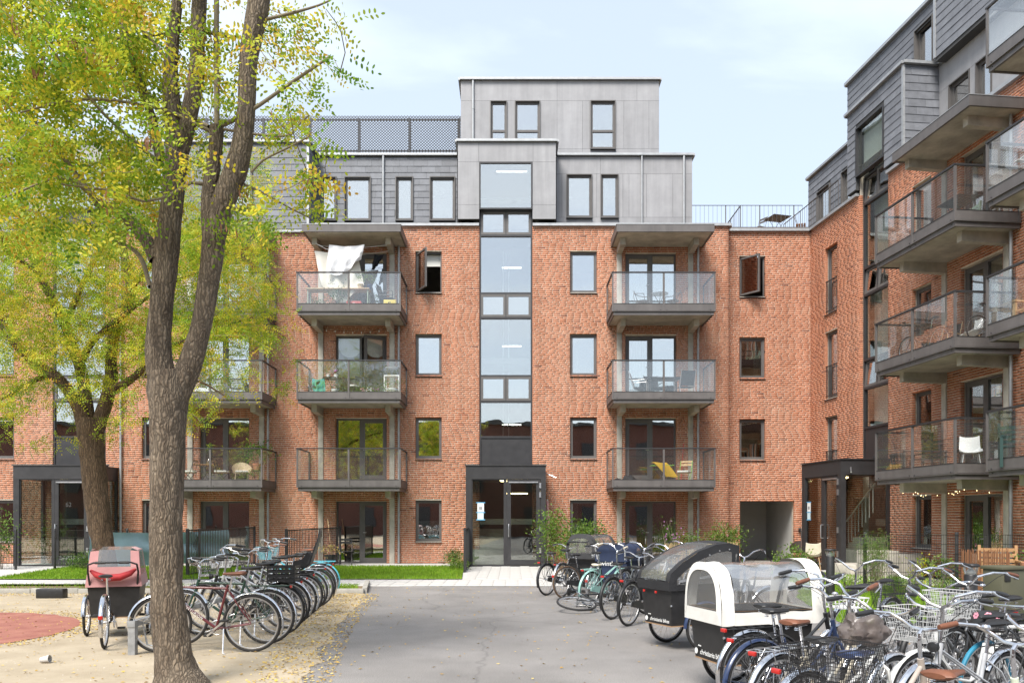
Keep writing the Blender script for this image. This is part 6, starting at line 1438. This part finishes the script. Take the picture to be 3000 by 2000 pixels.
def chair(label, loc, rz, kind='arm', m='black_plastic', fm=None, cushion=False, group=None, cat='chair', bw=.75):
    root = thing('chair', label, cat, loc, R(rz), group); fm = fm or m
    if kind == 'fold':
        for i in range(4): MB().box(-.20,.20,-.18+.09*i,-.11+.09*i,.44,.455).build('seat_slat', m, root, smooth=False)
        for z in (.70,.80): MB().box(-.20,.20,.22,.235,z,z+.065).build('back_slat', m, root, smooth=False)
        for s in (-1,1): MB().tube([(s*.20,-.22,0),(s*.20,.10,.44),(s*.20,.23,.86)], .009, 6).build('leg', fm, root); MB().tube([(s*.18,.26,0),(s*.18,-.17,.44)], .009, 6).build('leg', fm, root)
    elif kind == 'arm':
        MB().sheet([[(x,-.22,.43),(x,.0,.41),(x,.2,.42)] for x in (-.24,-.1,.1,.24)], 0, .012).build('seat', m, root)
        MB().sheet([[(x,.2,.44),(x,.26,.65),(x,.34,.92)] for x in (-.23,0,.23)], 0, .012).build('backrest', m, root)
        for s in (-1,1):
            MB().tube([(s*.27,-.27,0),(s*.26,-.24,.62),(s*.26,-.18,.65),(s*.26,.24,.63)], .012, 7).build('armrest', fm, root); MB().tube([(s*.26,.34,0),(s*.25,.18,.42),(s*.24,.35,.95)], .012, 7).build('leg', fm, root)
    elif kind == 'round':
        MB().lathe([(0,.43),(.21,.43),(.22,.445),(0,.455)], 18).build('seat', m, root)
        MB().tube([(-.24,-.12,.64),(-.25,.05,.66),(-.18,.22,.70),(0,.29,.74),(.18,.22,.70),(.25,.05,.66),(.24,-.12,.64)], .012, 7).build('armrest', fm, root); MB().tube([(-.16,.22,.44),(-.13,.27,.62),(0,.31,.84),(.13,.27,.62),(.16,.22,.44)], .01, 7).build('backrest', fm, root)
        legs4(root, .40, .30, .43, fm); [MB().tube([(s*.23,-.16,.43),(s*.24,-.13,.64)], .01, 6).build('arm_support', fm, root) for s in (-1,1)]
    elif kind == 'tub':
        rows = []
        for zf in range(5):
            t = zf/4; row = []
            for j in range(15):
                a = math.pi*(1.0 + .08) - (math.pi*1.16)*j/14 ; hh = .44 + t*(.14 + .24*math.sin(math.pi*j/14)**1.5); row.append((math.cos(a)*(.27+.05*t), math.sin(a)*(.25+.05*t)+.02, hh))
            rows.append(row)
        MB().sheet(rows, 0, .015).build('backrest', m, root); MB().lathe([(0,.42),(.26,.42),(.27,.45),(0,.46)], 20).build('seat', m, root); legs4(root, .38, .36, .43, fm, .014)
    elif kind == 'shell':
        rows = []
        for i in range(9):
            t = i/8; y = -.22 + .42*min(1,t*1.7); z = .44 + (0 if t < .5 else ((t-.5)/.5)**1.3*.38); rows.append([(x*.24*(1-.15*t), y + .06*max(0,t-.5), z + .10*abs(x)**3*(1 if .2 < t < .8 else .4)) for x in (-1,-.75,-.4,0,.4,.75,1)])
        MB().sheet(rows, 0, .01).build('seat', m, root); legs4(root, .30, .30, .43, fm, .012, .06)
    elif kind == 'bench':
        for i in range(4): MB().box(-bw,bw,-.22+.12*i,-.13+.12*i,.42,.445).build('seat_slat', m, root, smooth=False)
        for i in range(4): MB().box(-bw,bw,.24+.015*i,.26+.015*i,.52+.10*i,.59+.10*i).build('back_slat', m, root, smooth=False)
        for s in (-1,1):
            MB().box(s*bw-.04,s*bw+.02,-.24,-.18,0,.64).build('leg', m, root, smooth=False); MB().bar((s*(bw-.01),.22,0),(s*(bw-.01),.31,.95), .05).build('leg', m, root, smooth=False); MB().bar((s*(bw-.01),-.26,.65),(s*(bw-.01),.28,.65), .06, .03).build('armrest', m, root, smooth=False)
    if cushion: MB().bbox(-.2,.2,-.2,.2,.455,.52,.025).build('cushion', 'cushion', root)
    return root
def table(label, loc, rz=0, w=.6, d=.6, h=.72, kind='round', m='black_plastic', fm=None, group=None):
    root = thing('table', label, 'table', loc, R(rz), group); fm = fm or m
    if kind == 'round': MB().lathe([(0,h-.02),(w/2,h-.02),(w/2,h),(0,h)], 24).build('tabletop', m, root); [MB().tube([(math.cos(a)*.18,math.sin(a)*.18,h-.02),(-math.cos(a)*.22,-math.sin(a)*.22,0)], .011, 6).build('leg', fm, root) for a in (.5,2.6,4.7)]
    elif kind == 'slat':
        for i in range(7): MB().box(-w/2+i*w/7,-w/2+i*w/7+w/9,-d/2,d/2,h-.02,h).build('slat', m, root, smooth=False)
        for s in (-1,1): MB().tube([(-.22,s*.22,0),(.22,s*.22,h-.02)], .009, 6).build('leg', fm, root); MB().tube([(.22,s*.2,0),(-.22,s*.2,h-.02)], .009, 6).build('leg', fm, root)
    else: MB().bbox(-w/2,w/2,-d/2,d/2,h-.035,h,.005).build('tabletop', m, root); legs4(root, w-.12, d-.12, h-.035, fm, .018, .0)
    return root
def pot(label, loc, r=.09, h=.15, m='terracotta', n=30, lh=.2, ls=.045, bias=.5, fl=None, group=None, mt='shrub_leaf', pinn=0):
    root = thing('potted_plant', label, 'potted plant', loc, 0, group); MB().lathe([(r*.68,0),(r*.98,h*.8),(r*1.06,h*.8),(r*1.08,h),(r*.92,h),(r*.88,h*.85),(0,h*.85)], 16).build('pot', m, root)
    rr = random.Random(sum(map(ord,label))); B = [(rr.gauss(0,r*.5), rr.gauss(0,r*.5), h*.9 + lh*rr.random()**.7) for _ in range(n)]; D = [(b[0]*6+rr.gauss(0,.4), b[1]*6+rr.gauss(0,.4), .6+rr.gauss(0,.4)) for b in B]
    link('foliage', leaves_mesh(np.array(B), np.array(D), ls, pinn or 1, np.clip(rng.normal(bias,.2,n),0,1), 'foliage', mt), root)
    if fl:
        fb = MB()
        for k in range(fl[1]):
            p = Vector((rr.gauss(0,r*.7), rr.gauss(0,r*.7)-.02, h+lh*rr.uniform(.5,1.05))); fb.lathe([(0,-.012),(fl[2],0),(fl[2]*.8,.014),(0,.022)], 7, tuple(p))
        fb.build('blossom', fl[0], root)
    return root
def WP(x, off, z): return (x, FY-off, z)
F1, F2, F3 = 2.635, 5.485, 8.335
# -- top balcony with the washing
table('long wooden table on the balcony with the washing', WP(-5.75,.95,F3), 0, 2.1, .5, .82, 'plank', 'wood_pale', 'mint_wood')
pot('pale basket pot with wispy plant on the long wooden table', WP(-5.02,1.0,F3+.82), .10, .17, 'rattan', 40, .22, .05, .95); pot('blue pot with wispy plant on the long wooden table', WP(-4.72,1.0,F3+.82), .09, .15, 'navy_paint', 40, .2, .05, .95)
cr = thing('crate', 'red plastic crate with white emblem on the balcony floor', 'crate', WP(-5.15,1.38,F3)); MB().bbox(-.24,.24,-.14,.14,0,.30,.01).build('body', 'red_plastic', cr); MB().lathe([(.09,0),(.09,.004),(0,.004)], 18, M=Matrix.Translation((0,-.142,.15)) @ Matrix.Rotation(R(90),4,'X')).build('emblem', 'tag_white', cr)
yb = thing('box', 'yellow box with a large number five on the balcony floor', 'box', WP(-3.98,1.40,F3)); MB().bbox(-.2,.2,-.13,.13,0,.34,.012).build('body', 'yellow_plastic', yb); text_part('5', .3, 'black_plastic', yb, (-.08,-.133,.06), (R(90),0,0))
chair('black metal armchair stacked beside the yellow box', WP(-4.15,.75,F3), 80, 'arm'); chair('second black armchair resting on the stacked one', WP(-4.15,.75,F3+.13), 80, 'arm')
bush('potted_shrub', 'dark bare branched shrub behind the washing balcony glass', WP(-5.75,1.25,F3), .6, .85, 150, .05, 8, bias=.05, cat='plant'); bush('potted_shrub', 'small leafy plant under the long wooden table', WP(-6.35,1.2,F3), .4, .5, 90, .05, 6, bias=.4, cat='plant')
cl = thing('clothesline', 'white washing lines strung between the canopy brackets', 'clothesline', WP(-5.4,1.1,10.6))
MB().tube([(-1.05,.1,.02),(-.3,.05,-.10),(.3,.05,-.10),(1.25,.1,.02)], .005, 5).build('line', 'white', cl); MB().tube([(-1.15,.5,-.1),(-.2,.45,-.26),(1.25,.5,-.05)], .005, 5).build('line', 'white', cl); MB().tube([(-1.05,-.15,.0),(-.7,-.18,-.20),(-.4,-.15,-.25)], .005, 5).build('line', 'white', cl)
def cloth(label, name, m, x0, x1, z0, drop, y, seed, skew=0., hem=None, amp=.05, cat='laundry'):
    rows = []
    for i in range(15):
        t = i/14; row = []
        for j in range(25):
            s = j/24; dd = drop*(hem(s) if hem else 1); x = x0+(x1-x0)*s + skew*t; zz = z0 - .06*math.sin(math.pi*s) - dd*t
            row.append((x + .03*noise.noise(Vector((s*5,t*3,seed))), y + amp*(.2+t)*math.sin(s*17+seed+t*2) + .08*t*noise.noise(Vector((s*4,t*4,seed+3))), zz))
        rows.append(row)
    return tag(MB().sheet(rows, 0, .004).build(name, m, angle=80), label, cat)
cloth('cream quilted duvet hanging over the balcony rail', 'duvet', 'duvet', -6.55, -5.15, 10.42, 1.5, FY-1.05, 3, .25, lambda s: .75+.35*math.sin(math.pi*min(1,s*1.1)), .06)
cloth('white bed sheet hung from the washing line', 'bed_sheet', 'sheet_white', -6.02, -4.85, 10.57, 1.0, FY-1.22, 1, -.12, lambda s: .95-.55*max(0,s-.45)*1.6, .07)
cloth('crumpled black garment pegged on the washing line', 'garment', 'dark_cloth', -4.62, -4.28, 10.45, .42, FY-.65, 7, -.12, lambda s: .5+.9*(1-s), .05)
# -- middle balcony with flower pots
chair('black rattan tub chair draped with a green towel', WP(-6.55,.85,F2), -60, 'tub', 'rattan_dark'); tw_ = cloth('green and blue towel over the rattan tub chair', 'towel', 'towel_green', -6.62, -6.2, F2+.72, .5, FY-1.1, 4, .05, None, .03, 'towel')
table('round black table on the flower pot balcony', WP(-5.98,.95,F2), 0, .62, .62, .74); pot('white pot with fern on the round black table', WP(-6.1,.95,F2+.74), .07, .12, 'white', 26, .16, .04, .5); pot('white pot with heather on the round black table', WP(-5.85,.95,F2+.74), .07, .12, 'white', 30, .14, .03, .3, ('purple',8,.02))
chair('black rattan tub chair with white cushion by the round table', WP(-5.35,.8,F2), 70, 'tub', 'rattan_dark', cushion=True); chair('black folding chair leaning inside the flower pot balcony', WP(-4.98,.75,F2), 30, 'fold')
fp = [(-5.80,'white','flower_red','tall white pot with red flowers on the balcony floor',.09,.30),(-5.52,'white',None,'white pot with green herbs, first in the row of pots',.08,.12),(-5.28,'white',None,'white pot with spiky leaves beside the herb pot',.08,.13),(-5.02,'white',None,'grey green succulent in white pot under the centre post',.08,.12),(-4.84,'white','pink','white pot with pink flowers behind the balcony glass',.09,.14),(-4.62,'white','flower_white','white pot with white flowers behind the balcony glass',.09,.14),(-4.40,'white','purple','white pot with purple flowers behind the balcony glass',.09,.14),(-4.18,'white',None,'white pot with green leaves, last in the row of pots',.09,.13)]
for x,m_,f_,lb,r_,h_ in fp: pot(lb, WP(x,1.42,F2), r_, h_, m_, 34, .17, .042, .55, (f_,9,.028) if f_ else None, 'pots along the balcony glass')
pot('large white planter with leafy herb beside the grill', WP(-3.92,1.30,F2), .17, .34, 'white', 60, .22, .06, .6)
gt = thing('grill', 'covered black grill on a white stand in the balcony corner', 'grill', WP(-4.0,.75,F2)); MB().bbox(-.24,.24,-.2,.2,.84,1.14,.06).build('cover', 'tarp', gt); [MB().box(sx*.24-.015,sx*.24+.015,sy*.2-.015,sy*.2+.015,0,.84).build('leg', 'white_metal', gt, smooth=False) for sx in (-1,1) for sy in (-1,1)]; MB().box(-.26,.26,-.22,.22,.81,.84).build('shelf', 'white_metal', gt, smooth=False)
sl2 = thing('string_lights', 'string of clear bulbs along the wall over the open balcony door', 'string lights', WP(-5.3,.1,7.95)); MB().tube([(-1.2+.12*i, -.03, .12-.10*math.sin(math.pi*i/20)) for i in range(21)], .005, 4).build('cord', 'black_plastic', sl2)
for i in range(8): MB().lathe([(.008,.03),(.022,0),(.018,-.03),(0,-.045)], 8, (-1.05+.3*i,-.04,.07-.10*math.sin(math.pi*(i+.5)/8))).build('bulb', 'white', sl2)
for x in (-5.63,-4.72): MB().lathe([(.40,0),(.40,.004),(0,.004)], 28, M=Matrix.Translation((x,.32,7.55)) @ Matrix.Rotation(R(90),4,'X')).build('paper_blind', 'blind', main)
MB().bbox(-5.95,-5.25,.5,.6,F1+.1,F1+.65,.01).build('radiator', 'white', main); MB().box(-5.9,-5.2,.5,.52,10,10.001)
# -- balconies right of the stair tower
chair('bent metal armchair by the small table, upper balcony', WP(4.35,.9,F3), 60, 'round', 'steel_grey'); chair('bent metal armchair facing the other across the small table', WP(5.35,.95,F3), -65, 'round', 'steel_grey'); table('small round glass table between two bent metal armchairs', WP(4.92,.85,F3), 0, .58, .58, .72, 'round', 'film', 'steel_grey')
chair('high backed black sling chair by the dining table', WP(4.25,.95,F2), 75, 'arm', 'dark_cloth', 'alu'); chair('black sling chair tucked in behind the dining table', WP(4.78,.55,F2), 10, 'arm', 'dark_cloth', 'steel_dark'); chair('black sling chair at the far end of the dining table', WP(5.72,1.05,F2), -170, 'arm', 'dark_cloth', 'alu'); table('black dining table on the balcony', WP(5.05,.85,F2), 0, 1.1, .7, .74, 'plank', 'dark_cloth', 'steel_dark')
tb = table('small table piled with a yellow mat on the balcony', WP(5.0,.9,F1), 0, .75, .55, .70, 'slat', 'green_bright', 'steel_grey')
rows = [[(4.58+.50*t+(.45-.08*t)*j/8, FY-1.22+.10*(1-t)*(1 if t < .15 else .3)-.03*math.sin(j*.5+t*3), F1+.775-.56*max(0,t-.12)**1.25+.012*math.sin(j*.8)) for j in range(9)] for t in [i/12 for i in range(13)]]
tag(MB().sheet(rows, 0, .022).build('mat', 'yellow', angle=70), 'thick yellow mat draped over the small table on the balcony', 'mat')
tag(bag_mesh(8,.24,.15,.19).build('backpack', 'black_fabric', loc=WP(3.85,1.2,F1+.15)), 'black backpack lying on the balcony floor', 'bag'); tag(bag_mesh(9,.13,.1,.14).build('shoe_bag', 'dark_cloth', loc=WP(3.48,1.3,F1+.11)), 'small black bag in the balcony corner', 'bag')
chair('folding chair with patterned cushion beside the yellow mat', WP(5.75,.85,F1), -30, 'fold', 'wood_pale', 'green_bright', True); br = thing('broom', 'red handled broom leaning on the concrete column', 'broom', WP(5.75,.25,F1)); MB().tube([(0,0,.1),(.12,.1,1.5)], .012, 6).build('handle', 'red_plastic', br); MB().box(-.14,.14,-.03,.03,0,.12).build('brush', 'black_plastic', br, smooth=False)
# -- balcony behind the trees
chair('wooden bistro chair with white pad at the table, tree side', WP(-10.75,.9,F1), -90, 'fold', 'wood', 'black_plastic', True); chair('wooden bistro chair with white pad beside the rattan armchair', WP(-9.65,.95,F1), 95, 'fold', 'wood', 'black_plastic', True); table('dark bistro table between wooden chairs', WP(-10.15,.85,F1), 0, .6, .6, .73, 'slat', 'wood', 'black_plastic')
tag(MB().lathe([(.06,0),(.08,.04),(.08,.12),(.05,.16),(.045,.19),(0,.19)], 14).build('jar', 'clear_glass', loc=WP(-10.1,.85,F1+.73)), 'glass jar on the dark bistro table', 'jar'); chair('pale rattan armchair with white cushion', WP(-9.0,.9,F1), 20, 'tub', 'rattan', cushion=True)
pot('big leafy plant in a stand behind the rattan armchair', WP(-8.6,.55,F1+.55), .14, .22, 'terracotta', 150, .42, .09, .55); MB().box(0,.001,0,.001,0,.001); stn = thing('plant_stand', 'thin stand carrying the big leafy plant', 'stand', WP(-8.6,.55,F1)); legs4(stn, .2, .2, .53, 'steel_dark', .01, .02); MB().lathe([(.16,.53),(.16,.55),(0,.55)], 14).build('top', 'steel_dark', stn)
pot('small herb in clay pot beside the rattan armchair', WP(-8.72,1.3,F1), .11, .2, 'terracotta', 40, .2, .05, .7); pot('second clay pot with dry plant in the balcony corner', WP(-8.42,1.3,F1), .12, .22, 'terracotta', 40, .2, .05, .8)
table('low bright green stool with a folded cloth', WP(-11.05,1.3,F1), 0, .4, .35, .35, 'plank', 'green_bright'); chair('dark reclining lounger on the leafy balcony', WP(-9.2,.8,F2), 100, 'arm', 'dark_cloth', 'steel_dark'); tag(MB().bbox(-.4,.4,-.2,.2,0,.36,.02).build('storage_box', 'white', loc=WP(-10.0,1.1,F2)), 'white storage box under the leafy branches', 'box')
# -- ground in front of the facade
chair('black folding chair standing by the terrace door', (-5.55,27.35,.024), 10, 'fold', 'steel_dark'); pot('black pot with dry grass and a broom stick beside the folding chair', (-5.95,26.9,.024), .19, .36, 'black_plastic', 90, .25, .05, .95, mt='litter'); tag(MB().tube([(-5.95,27.05,.3),(-6.12,27.2,1.55)], .014, 6).build('broom_stick', 'wood_pale'), 'wooden broom stick leaning in the black pot', 'stick')
pl = thing('parasol', 'folded salmon parasol standing beside the middle porch', 'parasol', (1.16,26.9,0)); MB().tube([(0,0,0),(0,0,2.2)], .02, 8).build('pole', 'white_metal', pl); MB().lathe([(.05,.55),(.10,.75),(.085,1.4),(.04,2.1),(0,2.2)], 10).build('canopy', 'pink_fabric', pl)
bt_ = tag(MB().bbox(-.27,.27,-.1,.1,0,.19,.02).build('bait_box', 'black_plastic', loc=tuple(G(152,1751))), 'black plastic bait box on the soil strip', 'box'); cp = thing('paper_cup', 'crushed paper cup near the red play surface', 'cup', (*G(133,1942)[:2],.045)); MB().lathe([(.03,-.05),(.043,.05),(.039,.05),(.027,-.045)], 14, M=Matrix.Rotation(R(82),4,'Y')).build('cup', 'concrete_light', cp)
# -- bollards
for lb, p in (('black bollard lamp between the passage and the black hooded tricycle', G(1892,1745)), ('black bollard lamp on the lawn beside the wing porch', (6.45,16.6,0)), ('black bollard lamp on the lawn in front of the olive cabinet', (6.30,11.25,0))):
    b_ = thing('bollard_lamp', lb, 'bollard', (p[0],p[1],0), 0, 'bollard lamps'); MB().lathe([(.085,0),(.085,.80),(.075,.82)], 18).build('post', 'black_plastic', b_); MB().lathe([(.075,.82),(.095,.90),(.095,.92),(.06,.92)], 18).build('lens', 'clear_glass', b_); MB().lathe([(.05,.82),(.06,.85),(.03,.90),(.03,.93)], 12).build('reflector', 'white', b_); MB().lathe([(.06,.92),(.112,.925),(.115,.945),(.10,.965),(0,.97)], 18).build('cap', 'black_plastic', b_)
cbn = thing('utility_cabinet', 'olive green utility cabinet standing on the lawn', 'cabinet', (7.05,11.75,0), R(18)); MB().bbox(-.21,.21,-.16,.16,0,.86,.01).build('body', 'olive', cbn); MB().bbox(-.235,.235,-.185,.185,.86,.91,.012).build('lid', 'olive', cbn); MB().bbox(-.17,-.06,-.172,-.16,.70,.82,.005).build('vent', 'black_plastic', cbn); MB().bbox(0,.09,-.172,-.16,.74,.81,.005).build('lock', 'black_plastic', cbn)
# -- garden by the wing
def reed(label, pts, h, m='reed', step=.012):
    root = thing('reed_screen', label, 'screen', (*pts[0],0)); mb = MB(); r = random.Random(4); o = Vector((*pts[0],0))
    for a, b in zip(pts, pts[1:]):
        a, b = Vector((*a,0)), Vector((*b,0)); n = int((b-a).length/step)
        for i in range(n): p = a.lerp(b,i/n) - o; mb.tube([p+Vector((r.gauss(0,.006),r.gauss(0,.006),0)), p+Vector((r.gauss(0,.012),r.gauss(0,.01),h+r.gauss(0,.025)))], .0065, 4, cap=False)
    tag(mb.build('reeds', m, root), kind='stuff')
    for z in (.25,.6*h): MB().tube([Vector((*p,0))-o+Vector((0,0,z)) for p in pts], .012, 5).build('binding', m, root)
reed('reddish brown reed screen round the wing terrace', [(8.05,14.65),(8.3,14.3),(8.75,14.4)], 1.02); reed('pale reed fence along the flower bed', [(4.6,24.6),(6.1,24.7),(6.9,25.0)], .82, 'reed_pale', .02)
chair('slatted wooden garden chair behind the reed screen', (9.25,15.5,.12), -20, 'bench', 'wood', bw=.32); [o_ for o_ in ()]
sh = thing('plant_shelf', 'low black shelf carrying clay pots beside the reed screen', 'shelf', (9.55,14.6,0)); MB().box(-.45,.45,-.15,.15,.50,.53).build('board', 'black_plastic', sh, smooth=False); MB().box(-.45,.45,-.15,.15,.08,.11).build('board', 'black_plastic', sh, smooth=False); [MB().box(sx*.43-.02,sx*.43+.02,-.15,.15,0,.5).build('side', 'black_plastic', sh, smooth=False) for sx in (-1,1)]
pot('large clay pot on the low black shelf', (9.25,14.55,.53), .17, .27, 'terracotta', 20, .1, .04, .4); pot('small clay pot on the low black shelf', (9.50,14.5,.53), .10, .16, 'terracotta', 16, .1, .04, .4); pot('clay pot with leafy plant at the end of the shelf', (9.75,14.55,.53), .15, .24, 'terracotta', 70, .25, .06, .5); pot('blue pot with violets below the shelf', (9.35,13.6,0), .2, .34, 'navy_paint', 120, .22, .05, .35, ('purple',8,.03)); pot('clay pot with grey herb below the shelf', (9.05,13.9,0), .16, .26, 'terracotta', 90, .25, .05, .7)
for lb,(a0,a1,b0,b1,h_) in (('long concrete block seat along the porch side',(4.95,6.9,.25,.95,.62)),('square concrete block by the porch steps',(6.2,7.0,1.0,1.75,.72)),('low concrete step in front of the block seat',(4.95,6.15,1.0,1.9,.30))):
    k_ = MB().bbox(a0,a1,-b1,-b0,0,h_,.015).build('concrete_block', 'concrete'); k_.location = wing.location; k_.rotation_euler = wing.rotation_euler; tag(k_, lb, 'concrete block')
chair('black wicker armchair in the passage', (9.55,27.2,0), -20, 'tub', 'rattan_dark', 'wood_pale'); chair('cream plastic shell chair in front of the wicker armchair', (8.9,24.2,0), 160, 'shell', 'cream_paint', 'wood_pale')
wc = thing('watering_can', 'black watering can beside the wicker armchair', 'watering can', (8.6,26.6,0), R(180)); MB().lathe([(.10,0),(.11,.02),(.10,.22),(.07,.26),(.055,.26)], 16).build('body', 'black_plastic', wc); MB().tube([(.09,0,.06),(.22,0,.22),(.34,0,.34)], [.025,.016,.012], 8).build('spout', 'black_plastic', wc); MB().tube([(-.10,0,.06),(-.18,0,.15),(-.12,0,.28),(0,0,.32),(.06,0,.25)], .010, 6).build('handle', 'black_plastic', wc)
tag(MB().bbox(-.07,.07,-.04,.04,0,.12,.01).build('intercom_box', 'black_plastic', loc=(9.98+.12,28.66,1.1)), 'small black intercom box on the brick wall by the passage', 'box')
# -- balconies of the wing
def WG(a, b, z): p = wpt(a, b, z); return tuple(p)
rzw = math.degrees(math.atan2(-1, WS))
table('folding dark table on the upper wing balcony', WG(9.3,.9,F3), rzw, .85, .6, .74, 'slat', 'steel_dark'); chair('pale green wooden bench on the upper wing balcony', WG(8.1,.35,F3), rzw, 'bench', 'mint_wood')
bike('black bicycle without mudguards parked on the wing balcony', (WG(8.9,1.15,F2)[0], WG(8.9,1.15,F2)[1]), rzw+180+8, 'diamond', 'black_paint', 'flat', None, rack=None, extras=('nochain',), z=F2, group='bicycles kept on the wing balcony'); bike('upended bicycle at the end of the wing balcony', (WG(9.95,.9,F2)[0], WG(9.95,.9,F2)[1]), rzw+95, 'diamond', 'grey_paint', 'flat', None, rack=None, extras=('nochain',), z=F2+.08, group='bicycles kept on the wing balcony', scale=.95)
chair('bentwood armchair with black sling on the wing balcony', WG(8.35,.65,F2), rzw+20, 'arm', 'black_fabric', 'wood_pale'); chair('white shell chair with wooden legs on the wing balcony', WG(9.15,.55,F2), rzw-10, 'shell', 'white', 'wood_pale')
bs = thing('basket', 'tall black wicker basket on the lower wing balcony', 'basket', WG(7.45,1.2,F1)); [MB().ring((0,0,.06+.075*i),(0,0,1), .20+.012*i, .009, 20, 5).build('hoop', 'rattan_dark', bs) for i in range(7)]; [MB().tube([(math.cos(i*.393)*.2,math.sin(i*.393)*.2,0),(math.cos(i*.393)*.28,math.sin(i*.393)*.28,.55)], .009, 5).build('stave', 'rattan_dark', bs) for i in range(16)]; MB().lathe([(.30,.53),(.31,.57),(.22,.62),(0,.64)], 20).build('lid', 'rattan_dark', bs)
chair('black rattan bench on the lower wing balcony', WG(8.35,1.0,F1), rzw, 'bench', 'rattan_dark'); chair('white plastic shell chair on the lower wing balcony', WG(9.75,.95,F1), rzw+60, 'shell', 'white', 'white_metal')
sc_ = thing('toy_scooter', 'pink and white toy scooter behind the shell chair', 'toy scooter', WG(10.0,.5,F1), R(rzw+120)); MB().bbox(-.28,.10,-.07,.07,.12,.30,.05).build('body', 'pink', sc_); MB().bbox(.08,.22,-.10,.10,.14,.52,.05).build('shield', 'white', sc_); MB().tube([(.15,-.18,.66),(.17,0,.62),(.15,.18,.66)], .012, 6).build('handlebar', 'chrome', sc_); [MB().ring((x,0,.09),(0,1,0), .07, .022, 16, 6).build('wheel', 'rubber', sc_) for x in (.2,-.24)]; MB().tube([(.15,0,.5),(.16,0,.63)], .014, 6).build('stem', 'chrome', sc_)
chair('slatted light wooden bench on the second balcony column of the wing', WG(12.2,.9,F2), rzw+5, 'bench', 'wood_pale'); chair('dark green metal chair on the second balcony column of the wing', WG(11.9,.9,F1), rzw+60, 'bench', 'dark_green_metal'); table('white wire shelf table on the second balcony column of the wing', WG(12.0,.9,F3), rzw, 1.2, .5, .75, 'slat', 'white_metal')
fl2 = thing('string_lights', 'fine string of lit warm lights under the lowest wing balcony', 'string lights', WG(8.6,.3,2.2), R(rzw)); MB().tube([(-1.6+.16*i, -.6+.3*math.sin(i*.7), .05*math.cos(i*1.1)) for i in range(20)], .003, 4).build('cord', 'black_plastic', fl2)
for i in range(20): MB().lathe([(0,-.008),(.0065,0),(0,.008)], 6, (-1.6+.16*i, -.6+.3*math.sin(i*.7), .05*math.cos(i*1.1)-.012)).build('bulb', 'lamp', fl2)
# -- roof terrace
MB().box(8.2,12.5,2.0,5.4,11.6,12.02).build('terrace_deck', 'wood', main, smooth=False)
YT = FY+2.35
table('slatted folding table on the roof terrace', (9.9,YT,12.02), 15, .75, .7, .72, 'slat', 'steel_dark'); chair('slatted folding chair beside the roof terrace table', (9.3,YT+.3,12.02), -60, 'fold', 'steel_grey', 'steel_grey'); chair('slatted folding chair by the slate wall of the roof terrace', (10.75,YT,12.02), 70, 'fold', 'wood', 'steel_grey')
sf = thing('lounge_seat', 'beige padded lounge seat on the roof terrace', 'lounge seat', (9.5,YT-.05,11.75)); MB().bbox(-.75,.75,-.3,.3,0,.25,.08).build('base_cushion', 'rattan', sf); MB().bbox(-.75,.75,.18,.38,.2,.55,.08).build('back_cushion', 'rattan', sf)
